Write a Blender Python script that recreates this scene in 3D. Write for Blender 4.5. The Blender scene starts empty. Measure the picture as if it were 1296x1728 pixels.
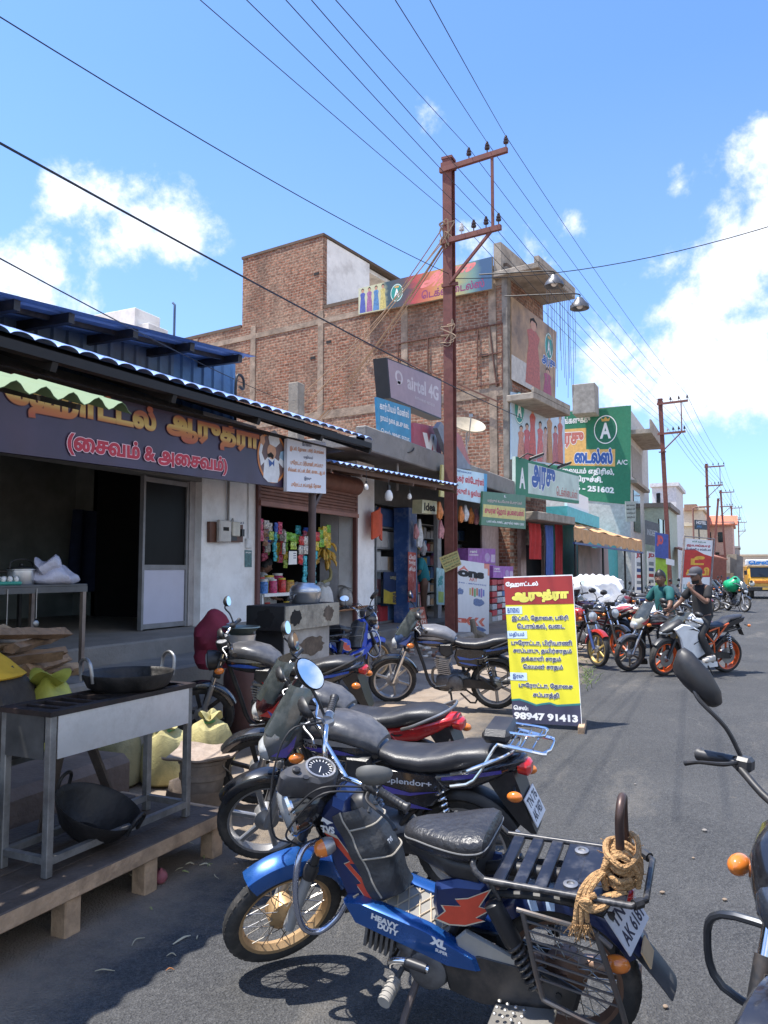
import bpy, math, random
from math import sin, cos, pi, radians as R_, sqrt, atan2
from mathutils import Vector as V, Matrix, Quaternion
from mathutils.geometry import delaunay_2d_cdt
S=bpy.context.scene
C=S.collection
random.seed(11)
YAW, FOC, HOR, CAMH=R_(25.2), 1300.0, 960.0, 1.6
PITCH=math.atan((HOR-864)/FOC)
cam_d=bpy.data.cameras.new('camera')
cam=bpy.data.objects.new('camera',cam_d)
C.objects.link(cam)
cam.location=(0,0,CAMH)
cam.rotation_euler=(pi/2+PITCH,0,YAW)
cam_d.sensor_fit='VERTICAL'
cam_d.sensor_height=24.0
cam_d.lens=24.0*FOC/1728
cam_d.clip_start=0.05
cam_d.clip_end=3000
S.camera=cam
SUN_EL, SUN_PHI=R_(70), R_(24)
SUN=V((-cos(SUN_EL)*cos(SUN_PHI),-cos(SUN_EL)*sin(SUN_PHI),sin(SUN_EL)))
sun_d=bpy.data.lights.new('sun','SUN')
sun_d.energy=4.7
sun_d.angle=R_(0.53)
sun_d.color=(1.0,0.95,0.87)
sun=bpy.data.objects.new('sun',sun_d)
C.objects.link(sun)
sun.rotation_euler=(-SUN).to_track_quat('-Z','Y').to_euler()
S.view_settings.view_transform='Standard'
S.view_settings.look='None'
S.view_settings.exposure=0.86
S.view_settings.gamma=1.0
FW=V((-sin(YAW)*cos(PITCH),cos(YAW)*cos(PITCH),sin(PITCH)))
RT=V((cos(YAW),sin(YAW),0))
UP=RT.cross(FW)
FH=V((-sin(YAW),cos(YAW),0))
EYE=V((0,0,CAMH))
def ray(px,py):
 return FW+RT*((px-648)/FOC)+UP*((864-py)/FOC)
def onx(px,py,x):
 d=ray(px,py); return EYE+d*(x/d.x)
def ony(px,py,y):
 d=ray(px,py); return EYE+d*(y/d.y)
def onz(px,py,z=0.0):
 d=ray(px,py); return EYE+d*((z-CAMH)/d.z)
def dep(px,py,t):
 d=ray(px,py); return EYE+d*(t/d.dot(FH))
world=bpy.data.worlds.new('World')
S.world=world
world.use_nodes=True
def build_world():
 nt=world.node_tree; N=nt.nodes; L=nt.links
 bg=N['Background']; bg.inputs['Strength'].default_value=0.146
 sky=N.new('ShaderNodeTexSky'); sky.sky_type='NISHITA'; sky.sun_disc=False
 sky.sun_elevation=SUN_EL; sky.sun_rotation=atan2(SUN.x,SUN.y)
 sky.altitude=0; sky.air_density=1.15; sky.dust_density=0.6; sky.ozone_density=2.6
 tc=N.new('ShaderNodeTexCoord')
 def math_(op,a,b=None,cl=False):
  n=N.new('ShaderNodeMath'); n.operation=op; n.use_clamp=cl
  for i, q in enumerate((a,b)):
   if q is None: continue
   if isinstance(q,(int,float)): n.inputs[i].default_value=q
   else: L.new(q,n.inputs[i])
  return n.outputs[0]
 def noise(scale,detail,rough,dist=0.0,off=(0,0,0),sc=(1,1,1)):
  mp=N.new('ShaderNodeMapping'); mp.inputs['Location'].default_value=off; mp.inputs['Scale'].default_value=sc
  L.new(tc.outputs['Generated'],mp.inputs['Vector'])
  n=N.new('ShaderNodeTexNoise'); n.inputs['Scale'].default_value=scale; n.inputs['Detail'].default_value=detail
  n.inputs['Roughness'].default_value=rough; n.inputs['Distortion'].default_value=dist
  L.new(mp.outputs[0],n.inputs['Vector']); return n.outputs[0]
 banks=[(225,392,.11,.95),(110,345,.055,.8),(310,400,.06,.8),(70,470,.08,.5),(60,520,.16,.95),(190,515,.05,.6),(735,185,.035,.62),(1285,280,.075,.75),(1290,400,.12,.9),(1235,470,.12,.9),(1150,520,.08,.8),(1300,600,.16,.95),(1140,610,.11,.7),(1010,590,.10,.9),(1090,640,.12,.75),(1210,690,.15,.7),(960,380,.05,.8),(900,420,.06,.8),(820,430,.08,.7),(1000,345,.03,.6),(1145,315,.035,.55),(1080,165,.03,.35),(1110,260,.03,.4),(880,180,.08,.25),(1230,830,.1,.45)]
 tot=None
 nv=N.new('ShaderNodeVectorMath'); nv.operation='NORMALIZE'; L.new(tc.outputs['Generated'],nv.inputs[0])
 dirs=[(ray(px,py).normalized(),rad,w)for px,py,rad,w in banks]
 dirs+=[(V(d).normalized(),rad,w)for d,rad,w in(((.9,-.25,.42),.62,1.2),((.35,-.9,.38),.55,1.1),((.95,.45,.35),.42,1.1),((-.5,-.85,.3),.4,1.0),((.5,-.3,.85),.38,.9))]  # off-frame cloud banks, added to brighten and neutralise the shade
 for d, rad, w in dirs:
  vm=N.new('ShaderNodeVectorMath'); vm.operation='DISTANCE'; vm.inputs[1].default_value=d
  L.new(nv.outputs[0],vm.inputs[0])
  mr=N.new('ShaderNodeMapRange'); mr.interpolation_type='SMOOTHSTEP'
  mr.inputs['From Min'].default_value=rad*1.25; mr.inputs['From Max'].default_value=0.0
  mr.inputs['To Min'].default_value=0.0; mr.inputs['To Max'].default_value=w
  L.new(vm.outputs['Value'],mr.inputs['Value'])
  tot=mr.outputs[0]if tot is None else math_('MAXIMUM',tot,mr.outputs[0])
 n1=noise(7.5,9,.60,.25); n2=noise(22,8,.62,.1,(3,1,2)); n3=noise(4,4,.5,0,(9,4,1))
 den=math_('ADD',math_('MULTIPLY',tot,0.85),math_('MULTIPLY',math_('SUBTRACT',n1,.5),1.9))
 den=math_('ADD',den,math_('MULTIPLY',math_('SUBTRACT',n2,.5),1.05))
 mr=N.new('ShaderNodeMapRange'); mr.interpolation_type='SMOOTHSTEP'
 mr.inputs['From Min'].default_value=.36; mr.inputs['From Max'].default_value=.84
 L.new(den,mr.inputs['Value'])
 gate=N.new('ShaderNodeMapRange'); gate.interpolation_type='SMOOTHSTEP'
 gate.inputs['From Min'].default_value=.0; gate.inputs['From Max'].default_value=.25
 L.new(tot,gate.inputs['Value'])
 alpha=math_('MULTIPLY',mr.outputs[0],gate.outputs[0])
 sep=N.new('ShaderNodeSeparateXYZ'); L.new(tc.outputs['Generated'],sep.inputs[0])
 low=N.new('ShaderNodeMapRange'); low.inputs['From Min'].default_value=.55; low.inputs['From Max'].default_value=.0
 low.inputs['To Min'].default_value=0.0; low.inputs['To Max'].default_value=.42; L.new(sep.outputs['Z'],low.inputs['Value'])
 veil=math_('MULTIPLY',low.outputs[0],math_('ADD',n3,.35))
 cr=N.new('ShaderNodeMapRange'); cr.inputs['From Min'].default_value=.45; cr.inputs['From Max'].default_value=1.3
 cr.inputs['To Min'].default_value=0; cr.inputs['To Max'].default_value=1; L.new(den,cr.inputs['Value'])
 ccol=N.new('ShaderNodeMix'); ccol.data_type='RGBA'
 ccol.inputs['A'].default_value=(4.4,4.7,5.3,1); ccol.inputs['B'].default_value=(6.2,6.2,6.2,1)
 L.new(cr.outputs[0],ccol.inputs['Factor'])
 m1=N.new('ShaderNodeMix'); m1.data_type='RGBA'; L.new(veil,m1.inputs['Factor'])
 tint=N.new('ShaderNodeMix'); tint.data_type='RGBA'; tint.blend_type='MULTIPLY'; tint.inputs['Factor'].default_value=1; tint.inputs['B'].default_value=(.645,.835,1.12,1); L.new(sky.outputs[0],tint.inputs['A']); L.new(tint.outputs['Result'],m1.inputs['A']); m1.inputs['B'].default_value=(2.3,3.0,4.2,1)
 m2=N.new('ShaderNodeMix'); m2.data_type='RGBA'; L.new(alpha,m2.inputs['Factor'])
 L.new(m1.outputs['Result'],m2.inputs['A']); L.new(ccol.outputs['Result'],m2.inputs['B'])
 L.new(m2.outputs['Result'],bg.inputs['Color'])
build_world()
MATS={}
def mat(name,col,rough=.6,metal=0.0,var=.18,scale=6.0,bump=0.0,bscale=40.0,dirt=None,dirt_amt=.5,dirt_scale=2.5,spec=.5,coat=0.0,trans=0.0,emit=None,detail=5):
 if name in MATS: return MATS[name]
 m=bpy.data.materials.new(name); m.use_nodes=True
 nt=m.node_tree; N=nt.nodes; L=nt.links; b=N['Principled BSDF']
 b.inputs['Roughness'].default_value=rough; b.inputs['Metallic'].default_value=metal
 b.inputs['Specular IOR Level'].default_value=spec
 if coat: b.inputs['Coat Weight'].default_value=coat; b.inputs['Coat Roughness'].default_value=.08
 if trans: b.inputs['Transmission Weight'].default_value=trans
 if emit: b.inputs['Emission Color'].default_value=(*emit[0],1); b.inputs['Emission Strength'].default_value=emit[1]
 tc=N.new('ShaderNodeTexCoord')
 n=N.new('ShaderNodeTexNoise'); n.inputs['Scale'].default_value=scale; n.inputs['Detail'].default_value=detail; n.inputs['Roughness'].default_value=.62
 L.new(tc.outputs['Object'],n.inputs['Vector'])
 mx=N.new('ShaderNodeMix'); mx.data_type='RGBA'
 lo=[max(0,c*(1-var))for c in col]; hi=[min(1,c*(1+var))for c in col]
 mx.inputs['A'].default_value=(*lo,1); mx.inputs['B'].default_value=(*hi,1)
 r=N.new('ShaderNodeMapRange'); r.inputs['From Min'].default_value=.3; r.inputs['From Max'].default_value=.7
 L.new(n.outputs[0],r.inputs['Value']); L.new(r.outputs[0],mx.inputs['Factor'])
 out=mx.outputs['Result']
 if dirt:
  n2=N.new('ShaderNodeTexNoise'); n2.inputs['Scale'].default_value=dirt_scale; n2.inputs['Detail'].default_value=8; n2.inputs['Roughness'].default_value=.7
  L.new(tc.outputs['Object'],n2.inputs['Vector'])
  r2=N.new('ShaderNodeMapRange'); r2.inputs['From Min'].default_value=.48; r2.inputs['From Max'].default_value=.72
  r2.inputs['To Max'].default_value=dirt_amt; L.new(n2.outputs[0],r2.inputs['Value'])
  m2=N.new('ShaderNodeMix'); m2.data_type='RGBA'; m2.inputs['B'].default_value=(*dirt,1)
  L.new(r2.outputs[0],m2.inputs['Factor']); L.new(out,m2.inputs['A']); out=m2.outputs['Result']
  rr=N.new('ShaderNodeMapRange'); rr.inputs['To Min'].default_value=rough; rr.inputs['To Max'].default_value=min(1,rough+.35)
  L.new(r2.outputs[0],rr.inputs['Value']); L.new(rr.outputs[0],b.inputs['Roughness'])
 L.new(out,b.inputs['Base Color'])
 if bump:
  n3=N.new('ShaderNodeTexNoise'); n3.inputs['Scale'].default_value=bscale; n3.inputs['Detail'].default_value=4
  L.new(tc.outputs['Object'],n3.inputs['Vector'])
  bp=N.new('ShaderNodeBump'); bp.inputs['Strength'].default_value=bump; bp.inputs['Distance'].default_value=.02
  L.new(n3.outputs[0],bp.inputs['Height']); L.new(bp.outputs[0],b.inputs['Normal'])
 MATS[name]=m
 return m
class MB:
 def __init__(s): s.v=[]; s.f=[]; s.M=None; s.mi=[]; s.cur=0; s.warp=False
 def add(s,vs,fs):
  o=len(s.v)
  if s.warp: vs=[(p[0]*.74 if p[0]<0 else p[0],p[1],p[2])for p in vs]
  if s.M is None: s.v+=[tuple(p)for p in vs]
  else: s.v+=[tuple(s.M@V(p))for p in vs]
  s.f+=[tuple(i+o for i in f)for f in fs]; s.mi+=[s.cur]*len(fs)
  return s
 def box(s,c,d,rot=None,ch=0.0):
  hx, hy, hz=d[0]/2, d[1]/2, d[2]/2
  if ch<=0:
   vs=[(x,y,z)for x in(-hx,hx)for y in(-hy,hy)for z in(-hz,hz)]
   fs=[(0,1,3,2),(4,6,7,5),(0,4,5,1),(2,3,7,6),(0,2,6,4),(1,5,7,3)]
  else:
   ch=min(ch,hx*.9,hy*.9,hz*.9)
   vs=[]; idx={}
   for sx in(-1,1):
    for sy in(-1,1):
     for sz in(-1,1):
      for k, (a,b2,c2)in enumerate(((0,ch,ch),(ch,0,ch),(ch,ch,0))):
       idx[(sx,sy,sz,k)]=len(vs)
       vs.append((sx*(hx-a),sy*(hy-b2),sz*(hz-c2)))
   fs=[]
   for sg in(-1,1):
    q=[(-1,-1),(1,-1),(1,1),(-1,1)]
    fs.append([idx[(sg,a,b2,0)]for a,b2 in q][::sg]); fs.append([idx[(a,sg,b2,1)]for a,b2 in q][::-sg]); fs.append([idx[(a,b2,sg,2)]for a,b2 in q][::sg])
   for a in(-1,1):
    for b2 in(-1,1):
     fs.append([idx[(a,b2,-1,0)],idx[(a,b2,1,0)],idx[(a,b2,1,1)],idx[(a,b2,-1,1)]][::a*b2])
     fs.append([idx[(a,-1,b2,0)],idx[(a,1,b2,0)],idx[(a,1,b2,2)],idx[(a,-1,b2,2)]][::-a*b2])
     fs.append([idx[(-1,a,b2,1)],idx[(1,a,b2,1)],idx[(1,a,b2,2)],idx[(-1,a,b2,2)]][::a*b2])
     for c2 in(-1,1): fs.append([idx[(a,b2,c2,0)],idx[(a,b2,c2,1)],idx[(a,b2,c2,2)]][::a*b2*c2])
  if rot is not None:
   q=rot if isinstance(rot,(Matrix,Quaternion))else Matrix.Rotation(rot,3,'Z')
   vs=[q@V(p)for p in vs]
  c=V(c)
  return s.add([V(p)+c for p in vs],fs)
 def bb(s,a,b,ch=0.0):
  a, b=V(a), V(b)
  return s.box((a+b)/2,[abs(q)for q in(b-a)],None,ch)
 def bar(s,p,q,w,h,ch=0.0,up=V((0,0,1))):
  p, q=V(p), V(q); d=q-p; L=d.length; x=d/L
  y=up.cross(x)
  if y.length<1e-4: y=V((0,1,0)).cross(x)
  y.normalize(); z=x.cross(y)
  m=Matrix((x,y,z)).transposed()
  return s.box((p+q)/2,(L,w,h),m,ch)
 def tube(s,pts,r,n=10,cap=True,smooth=0,flat=1.0):
  pts=[V(p)for p in pts]
  rs=list(r)if isinstance(r,(list,tuple))else[r]*len(pts)
  if smooth and len(pts)>2:
   P=[pts[0]*2-pts[1]]+pts+[pts[-1]*2-pts[-2]]; o=[]; ro=[]
   for i in range(len(pts)-1):
    a, b, c, d=P[i:i+4]
    for k in range(smooth):
     t=k/smooth
     o.append(.5*((2*b)+(c-a)*t+(2*a-5*b+4*c-d)*t*t+(3*b-a-3*c+d)*t**3)); ro.append(rs[i]*(1-t)+rs[i+1]*t)
   o.append(pts[-1]); ro.append(rs[-1]); pts, rs=o, ro
  vs=[]; fs=[]; m=len(pts)
  t0=(pts[1]-pts[0]).normalized()
  u=t0.orthogonal().normalized()
  for i, p in enumerate(pts):
   t=(pts[min(i+1,m-1)]-pts[max(i-1,0)])
   t=t.normalized()if t.length>1e-9 else t0
   u=(u-t*u.dot(t)); u=u.normalized()if u.length>1e-6 else t.orthogonal().normalized()
   w=t.cross(u)
   for k in range(n):
    a=2*pi*k/n
    vs.append(p+u*(rs[i]*cos(a))+w*(rs[i]*sin(a)*flat))
  for i in range(m-1):
   for k in range(n):
    k2=(k+1)%n
    fs.append((i*n+k,i*n+k2,(i+1)*n+k2,(i+1)*n+k))
  if cap: fs+=[tuple(range(n))[::-1],tuple((m-1)*n+k for k in range(n))]
  return s.add(vs,fs)
 def cyl(s,p,q,r,n=16,r2=None): return s.tube([p,q],[r,r if r2 is None else r2],n)
 def lathe(s,prof,c=(0,0,0),ax='Z',n=24,a0=0.0,a1=2*pi):
  full=abs(a1-a0-2*pi)<1e-6; k=n if full else n+1
  vs=[]; fs=[]; c=V(c)
  for i in range(k):
   a=a0+(a1-a0)*i/n
   for r, h in prof:
    if ax=='Z': p=V((r*cos(a),r*sin(a),h))
    elif ax=='Y': p=V((r*cos(a),h,r*sin(a)))
    else: p=V((h,r*cos(a),r*sin(a)))
    vs.append(c+p)
  m=len(prof)
  for i in range(n):
   j=(i+1)%k
   for t in range(m-1): fs.append((i*m+t,j*m+t,j*m+t+1,i*m+t+1)if ax!='Y' else(i*m+t,i*m+t+1,j*m+t+1,j*m+t))
  return s.add(vs,fs)
 def loft(s,st,n=16,cap=True):
  vs=[]; fs=[]
  for q in st:
   x, zc, hw, hu, hd=q[:5]; e=q[5]if len(q)>5 else 2.4; yc=q[6]if len(q)>6 else 0
   for k in range(n):
    a=2*pi*(k+.5)/n; ca, sa=cos(a), sin(a)
    y=math.copysign(abs(ca)**(2/e),ca)*hw; z=math.copysign(abs(sa)**(2/e),sa)
    vs.append((x,yc+y,zc+z*(hu if z>0 else hd)))
  for i in range(len(st)-1):
   for k in range(n):
    k2=(k+1)%n
    fs.append((i*n+k,i*n+k2,(i+1)*n+k2,(i+1)*n+k))
  if cap: fs+=[tuple(range(n))[::-1],tuple((len(st)-1)*n+k for k in range(n))]
  return s.add(vs,fs)
 def prism(s,poly,y0,y1,ch=0.0,ax='Y'):
  n=len(poly); cx=sum(p[0]for p in poly)/n; cz=sum(p[1]for p in poly)/n
  if y0>y1: y0, y1=y1, y0
  def mk(p,h):
   return{'Y':(p[0],h,p[1]),'Z':(p[0],p[1],h),'X':(h,p[0],p[1])}[ax]
  def ins(p):
   d=V((p[0]-cx,p[1]-cz)); L=d.length
   k=max(.3,(L-ch)/L)if L>1e-9 else 1
   return(cx+d.x*k,cz+d.y*k)
  rings=[(poly,y0),(poly,y1)]if ch<=0 else[([ins(p)for p in poly],y0),(poly,y0+ch),(poly,y1-ch),([ins(p)for p in poly],y1)]
  vs=[]; fs=[]
  for pl, h in rings: vs+=[mk(p,h)for p in pl]
  for i in range(len(rings)-1):
   for k in range(n): fs.append((i*n+k,i*n+(k+1)%n,(i+1)*n+(k+1)%n,(i+1)*n+k))
  fs+=[tuple(range(n))[::-1],tuple((len(rings)-1)*n+k for k in range(n))]
  return s.add(vs,fs)
 def grid(s,fn,nu,nv,thick=None):
  vs=[fn(i/nu,j/nv)for i in range(nu+1)for j in range(nv+1)]
  w=nv+1
  fs=[(i*w+j,(i+1)*w+j,(i+1)*w+j+1,i*w+j+1)for i in range(nu)for j in range(nv)]
  if thick is not None:
   o=len(vs); vs+=[V(p)+V(thick)for p in vs]
   fs+=[tuple(o+q for q in f)[::-1]for f in list(fs)]
   rim=[i*w for i in range(nu+1)]+[nu*w+j for j in range(1,nv+1)]+[i*w+nv for i in range(nu-1,-1,-1)]+[j for j in range(nv-1,0,-1)]
   for a, b in zip(rim,rim[1:]+rim[:1]): fs.append((a,o+a,o+b,b))
  return s.add(vs,fs)
 def ball(s,c,r,n=14,m=9):
  r=r if isinstance(r,(tuple,list))else(r,r,r); c=V(c)
  vs=[c+V((0,0,-r[2]))]; fs=[]
  for j in range(1,m):
   t=-pi/2+pi*j/m
   for k in range(n):
    a=2*pi*k/n; vs.append(c+V((r[0]*cos(t)*cos(a),r[1]*cos(t)*sin(a),r[2]*sin(t))))
  vs.append(c+V((0,0,r[2]))); e=len(vs)-1
  for k in range(n):
   k2=(k+1)%n
   fs.append((0,1+k2,1+k)); fs.append((e,1+(m-2)*n+k,1+(m-2)*n+k2))
   for j in range(m-2): fs.append((1+j*n+k,1+j*n+k2,1+(j+1)*n+k2,1+(j+1)*n+k))
  return s.add(vs,fs)
WROOT={}
def part(name,mb,m,parent=None,smooth=True,ang=38,label=None):
 me=bpy.data.meshes.new(name)
 top=parent
 while top is not None and top.parent is not None: top=top.parent
 inv=WROOT.get(top.name)if top is not None else None
 me.from_pydata([inv@V(p)for p in mb.v]if inv is not None else mb.v,[],mb.f)
 ms=m if isinstance(m,(list,tuple))else[m]
 for q in ms: me.materials.append(q)
 if len(ms)>1: me.polygons.foreach_set('material_index',mb.mi)
 me.update()
 if smooth:
  me.polygons.foreach_set('use_smooth',[True]*len(me.polygons))
  me.set_sharp_from_angle(angle=R_(ang))
 o=bpy.data.objects.new(name,me); C.objects.link(o)
 if parent is not None: o.parent=parent
 if label: o['label']=label
 return o
def tag(o,label,cat,group=None):
 o['label']=label; o['category']=cat
 if group: o['group']=group
 return o
def thing(name,label,cat,loc=(0,0,0),rot=0.0,group=None):
 o=bpy.data.objects.new(name,None); C.objects.link(o); o.empty_display_size=.2
 o.location=loc; o.rotation_euler=rot if isinstance(rot,(tuple,list))else(0,0,rot)
 return tag(o,label,cat,group)
def wthing(name,label,cat,loc=(0,0,0),rot=0.0,group=None):
 o=thing(name,label,cat,loc,rot,group)
 WROOT[o.name]=(Matrix.Translation(V(loc))@o.rotation_euler.to_matrix().to_4x4()).inverted()
 return o
def wsolo(name,mb,m,label,cat,group=None,loc=None,**k):
 if loc is None:
  n=len(mb.v); loc=(sum(p[0]for p in mb.v)/n,sum(p[1]for p in mb.v)/n,min(p[2]for p in mb.v))
 mb.v=[(p[0]-loc[0],p[1]-loc[1],p[2]-loc[2])for p in mb.v]
 return solo(name,mb,m,label,cat,group,loc,**k)
def solo(name,mb,m,label,cat,group=None,loc=(0,0,0),rot=0.0,**k):
 o=part(name,mb,m,None,**k); o.location=loc
 o.rotation_euler=rot if isinstance(rot,(tuple,list))else(0,0,rot)
 return tag(o,label,cat,group)
def struct(name,mb,m,**k):
 o=part(name,mb,m,None,**k); o['kind']='structure'; return o
def copy_tree(o,parent=None):
 c=o.copy(); C.objects.link(c); c.parent=parent
 for ch in list(o.children): copy_tree(ch,c)
 return c
def tam(s):
 out=[]
 for ch in s:
  if ch in 'ெேை' and out: out.insert(len(out)-1,ch)
  elif ch=='ொ' and out: out.insert(len(out)-1,'ெ'); out.append('ா')
  elif ch=='ோ' and out: out.insert(len(out)-1,'ே'); out.append('ா')
  else: out.append(ch)
 return ''.join(out)
GC={}
def letters(s,bold=0.0,res=3):
 key=(s,round(bold,4),res)
 if key in GC: return GC[key]
 c=bpy.data.curves.new('t','FONT'); c.body=tam(s); c.fill_mode='NONE'; c.resolution_u=res; c.size=1
 o=bpy.data.objects.new('t',c)
 me=bpy.data.meshes.new_from_object(o)
 P=[V((v.co.x,v.co.y))for v in me.vertices]
 nxt={}; adj={}
 for e in me.edges:
  a, b=e.vertices; adj.setdefault(a,[]).append(b); adj.setdefault(b,[]).append(a)
 seen=set(); loops=[]
 for st in range(len(P)):
  if st in seen or len(adj.get(st,[]))!=2: continue
  lp=[st]; seen.add(st)
  q=st+1 if st+1 in adj[st]else adj[st][0]
  while q not in seen:
   seen.add(q); lp.append(q)
   w=[k for k in adj[q]if k not in seen]
   if not w: break
   q=w[0]
  if len(lp)>2: loops.append([P[i]for i in lp])
 bpy.data.objects.remove(o); bpy.data.curves.remove(c); bpy.data.meshes.remove(me)
 def area(l): return sum(l[i-1].x*l[i].y-l[i].x*l[i-1].y for i in range(len(l)))/2
 L2=[]
 for lp in loops:
  cl=[lp[0]]
  for p in lp[1:]:
   if(p-cl[-1]).length>1e-4: cl.append(p)
  if(cl[0]-cl[-1]).length<1e-4: cl.pop()
  if len(cl)>2: L2.append(cl)
 L2.sort(key=lambda l:min(p.x for p in l)); groups=[]
 for l in L2:
  x0=min(p.x for p in l); x1=max(p.x for p in l)
  if groups and x0<=groups[-1][1]: groups[-1][0].append(l); groups[-1][1]=max(groups[-1][1],x1)
  else: groups.append([[l],x1])
 if bold:
  for g in groups:
   sg=1 if area(max(g[0],key=lambda l:abs(area(l))))<0 else-1
   for j, cl in enumerate(g[0]):
    n=len(cl); o2=[]
    for i in range(n):
     a=(cl[i]-cl[i-1]).normalized(); b=(cl[(i+1)%n]-cl[i]).normalized()
     na=V((-a.y,a.x)); nb=V((-b.y,b.x)); m=na+nb
     m=m.normalized()if m.length>.2 else na
     o2.append(cl[i]+m*(sg*bold/max(.5,m.dot(na))))
    g[0][j]=o2
 vs=[]; fs=[]
 for g, _ in groups:
  pv=[]; ed=[]
  for l in g:
   o=len(pv); n=len(l); pv+=l; ed+=[(o+i,o+(i+1)%n)for i in range(n)]
  r=delaunay_2d_cdt(pv,ed,[],0,1e-6)
  ov, of=r[0], r[2]; base=len(vs); vs+=[(p.x,p.y)for p in ov]
  for f in of:
   cx=sum(ov[i].x for i in f)/len(f); cy=sum(ov[i].y for i in f)/len(f); wn=0
   for l in g:
    for i in range(len(l)):
     a, b=l[i-1], l[i]
     if(a.y<=cy)!=(b.y<=cy):
      t=(cy-a.y)/(b.y-a.y)
      if a.x+t*(b.x-a.x)>cx: wn+=1 if b.y>a.y else-1
   if wn: fs.append(tuple(base+i for i in f))
 used=sorted({i for f in fs for i in f}); mp={k:i for i,k in enumerate(used)}
 vs=[vs[i]for i in used]; fs=[tuple(mp[i]for i in f)for f in fs]
 bb=(min(p[0]for p in vs),max(p[0]for p in vs),min(p[1]for p in vs),max(p[1]for p in vs))if vs else(0,1,0,1)
 GC[key]=(vs,fs,bb)
 return GC[key]
class Quad:
 def __init__(s,bl,br,tr,tl):
  s.c=[V(bl),V(br),V(tr),V(tl)]
  s.n=(s.c[1]-s.c[0]).cross(s.c[3]-s.c[0]).normalized()
  s.w=((s.c[1]-s.c[0]).length+(s.c[2]-s.c[3]).length)/2; s.h=((s.c[3]-s.c[0]).length+(s.c[2]-s.c[1]).length)/2
 def p(s,u,v,l=0.0):
  a=s.c[0].lerp(s.c[1],u); b=s.c[3].lerp(s.c[2],u)
  return a.lerp(b,v)+s.n*(l if l<0 else l*.45)
 def board(s,mb,t,ch=0):
  vs=[s.p(u,v,l)for l in(-t,0)for u,v in((0,0),(1,0),(1,1),(0,1))]
  return mb.add(vs,[(3,2,1,0),(4,5,6,7),(0,1,5,4),(1,2,6,5),(2,3,7,6),(3,0,4,7)])
 def rect(s,mb,u0,u1,v0,v1,l=.004):
  return mb.add([s.p(u0,v0,l),s.p(u1,v0,l),s.p(u1,v1,l),s.p(u0,v1,l)],[(0,1,2,3)])
 def poly(s,mb,pts,l=.004):
  return mb.add([s.p(u,v,l)for u,v in pts],[tuple(range(len(pts)))])
 def disc(s,mb,u,v,ru,rv,l=.004,n=24,ring=0):
  o=[(u+ru*cos(2*pi*k/n),v+rv*sin(2*pi*k/n))for k in range(n)]
  if not ring: return s.poly(mb,o,l)
  i=[(u+ru*ring*cos(2*pi*k/n),v+rv*ring*sin(2*pi*k/n))for k in range(n)]
  return mb.add([s.p(a,b,l)for a,b in o+i],[(k,(k+1)%n,n+(k+1)%n,n+k)for k in range(n)])
 def text(s,parent,t,m,u0,u1,v0,v1,l=.006,bold=.02,out=None,outm=None,outw=.06,keep=False,align='c',mb=None,shear=0.0,res=3,name='lettering'):
  def put(b,lift,mm,bb0=None):
   vs, fs, bb=letters(t,b,res)
   bb=bb0 or bb
   U0, U1=u0, u1
   if keep:
    w=(v1-v0)*s.h*(bb[1]-bb[0])/(bb[3]-bb[2])/s.w
    if w<U1-U0:
     if align=='c': c=(U0+U1)/2; U0, U1=c-w/2, c+w/2
     else: U1=U0+w
   q=mb if(mb is not None and lift==l)else MB()
   kx=(U1-U0)/(bb[1]-bb[0]); ky=(v1-v0)/(bb[3]-bb[2])
   q.add([s.p(U0+(x-bb[0])*kx+shear*(y-bb[2])*ky,v0+(y-bb[2])*ky,lift)for x,y in vs],fs)
   if q is not mb: part(name,q,mm,parent,smooth=False)
   return bb
  bb0=letters(t,bold,res)[2]
  if outm: put(bold+outw,l-.003,outm,bb0)
  put(bold,l,m)
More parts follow.
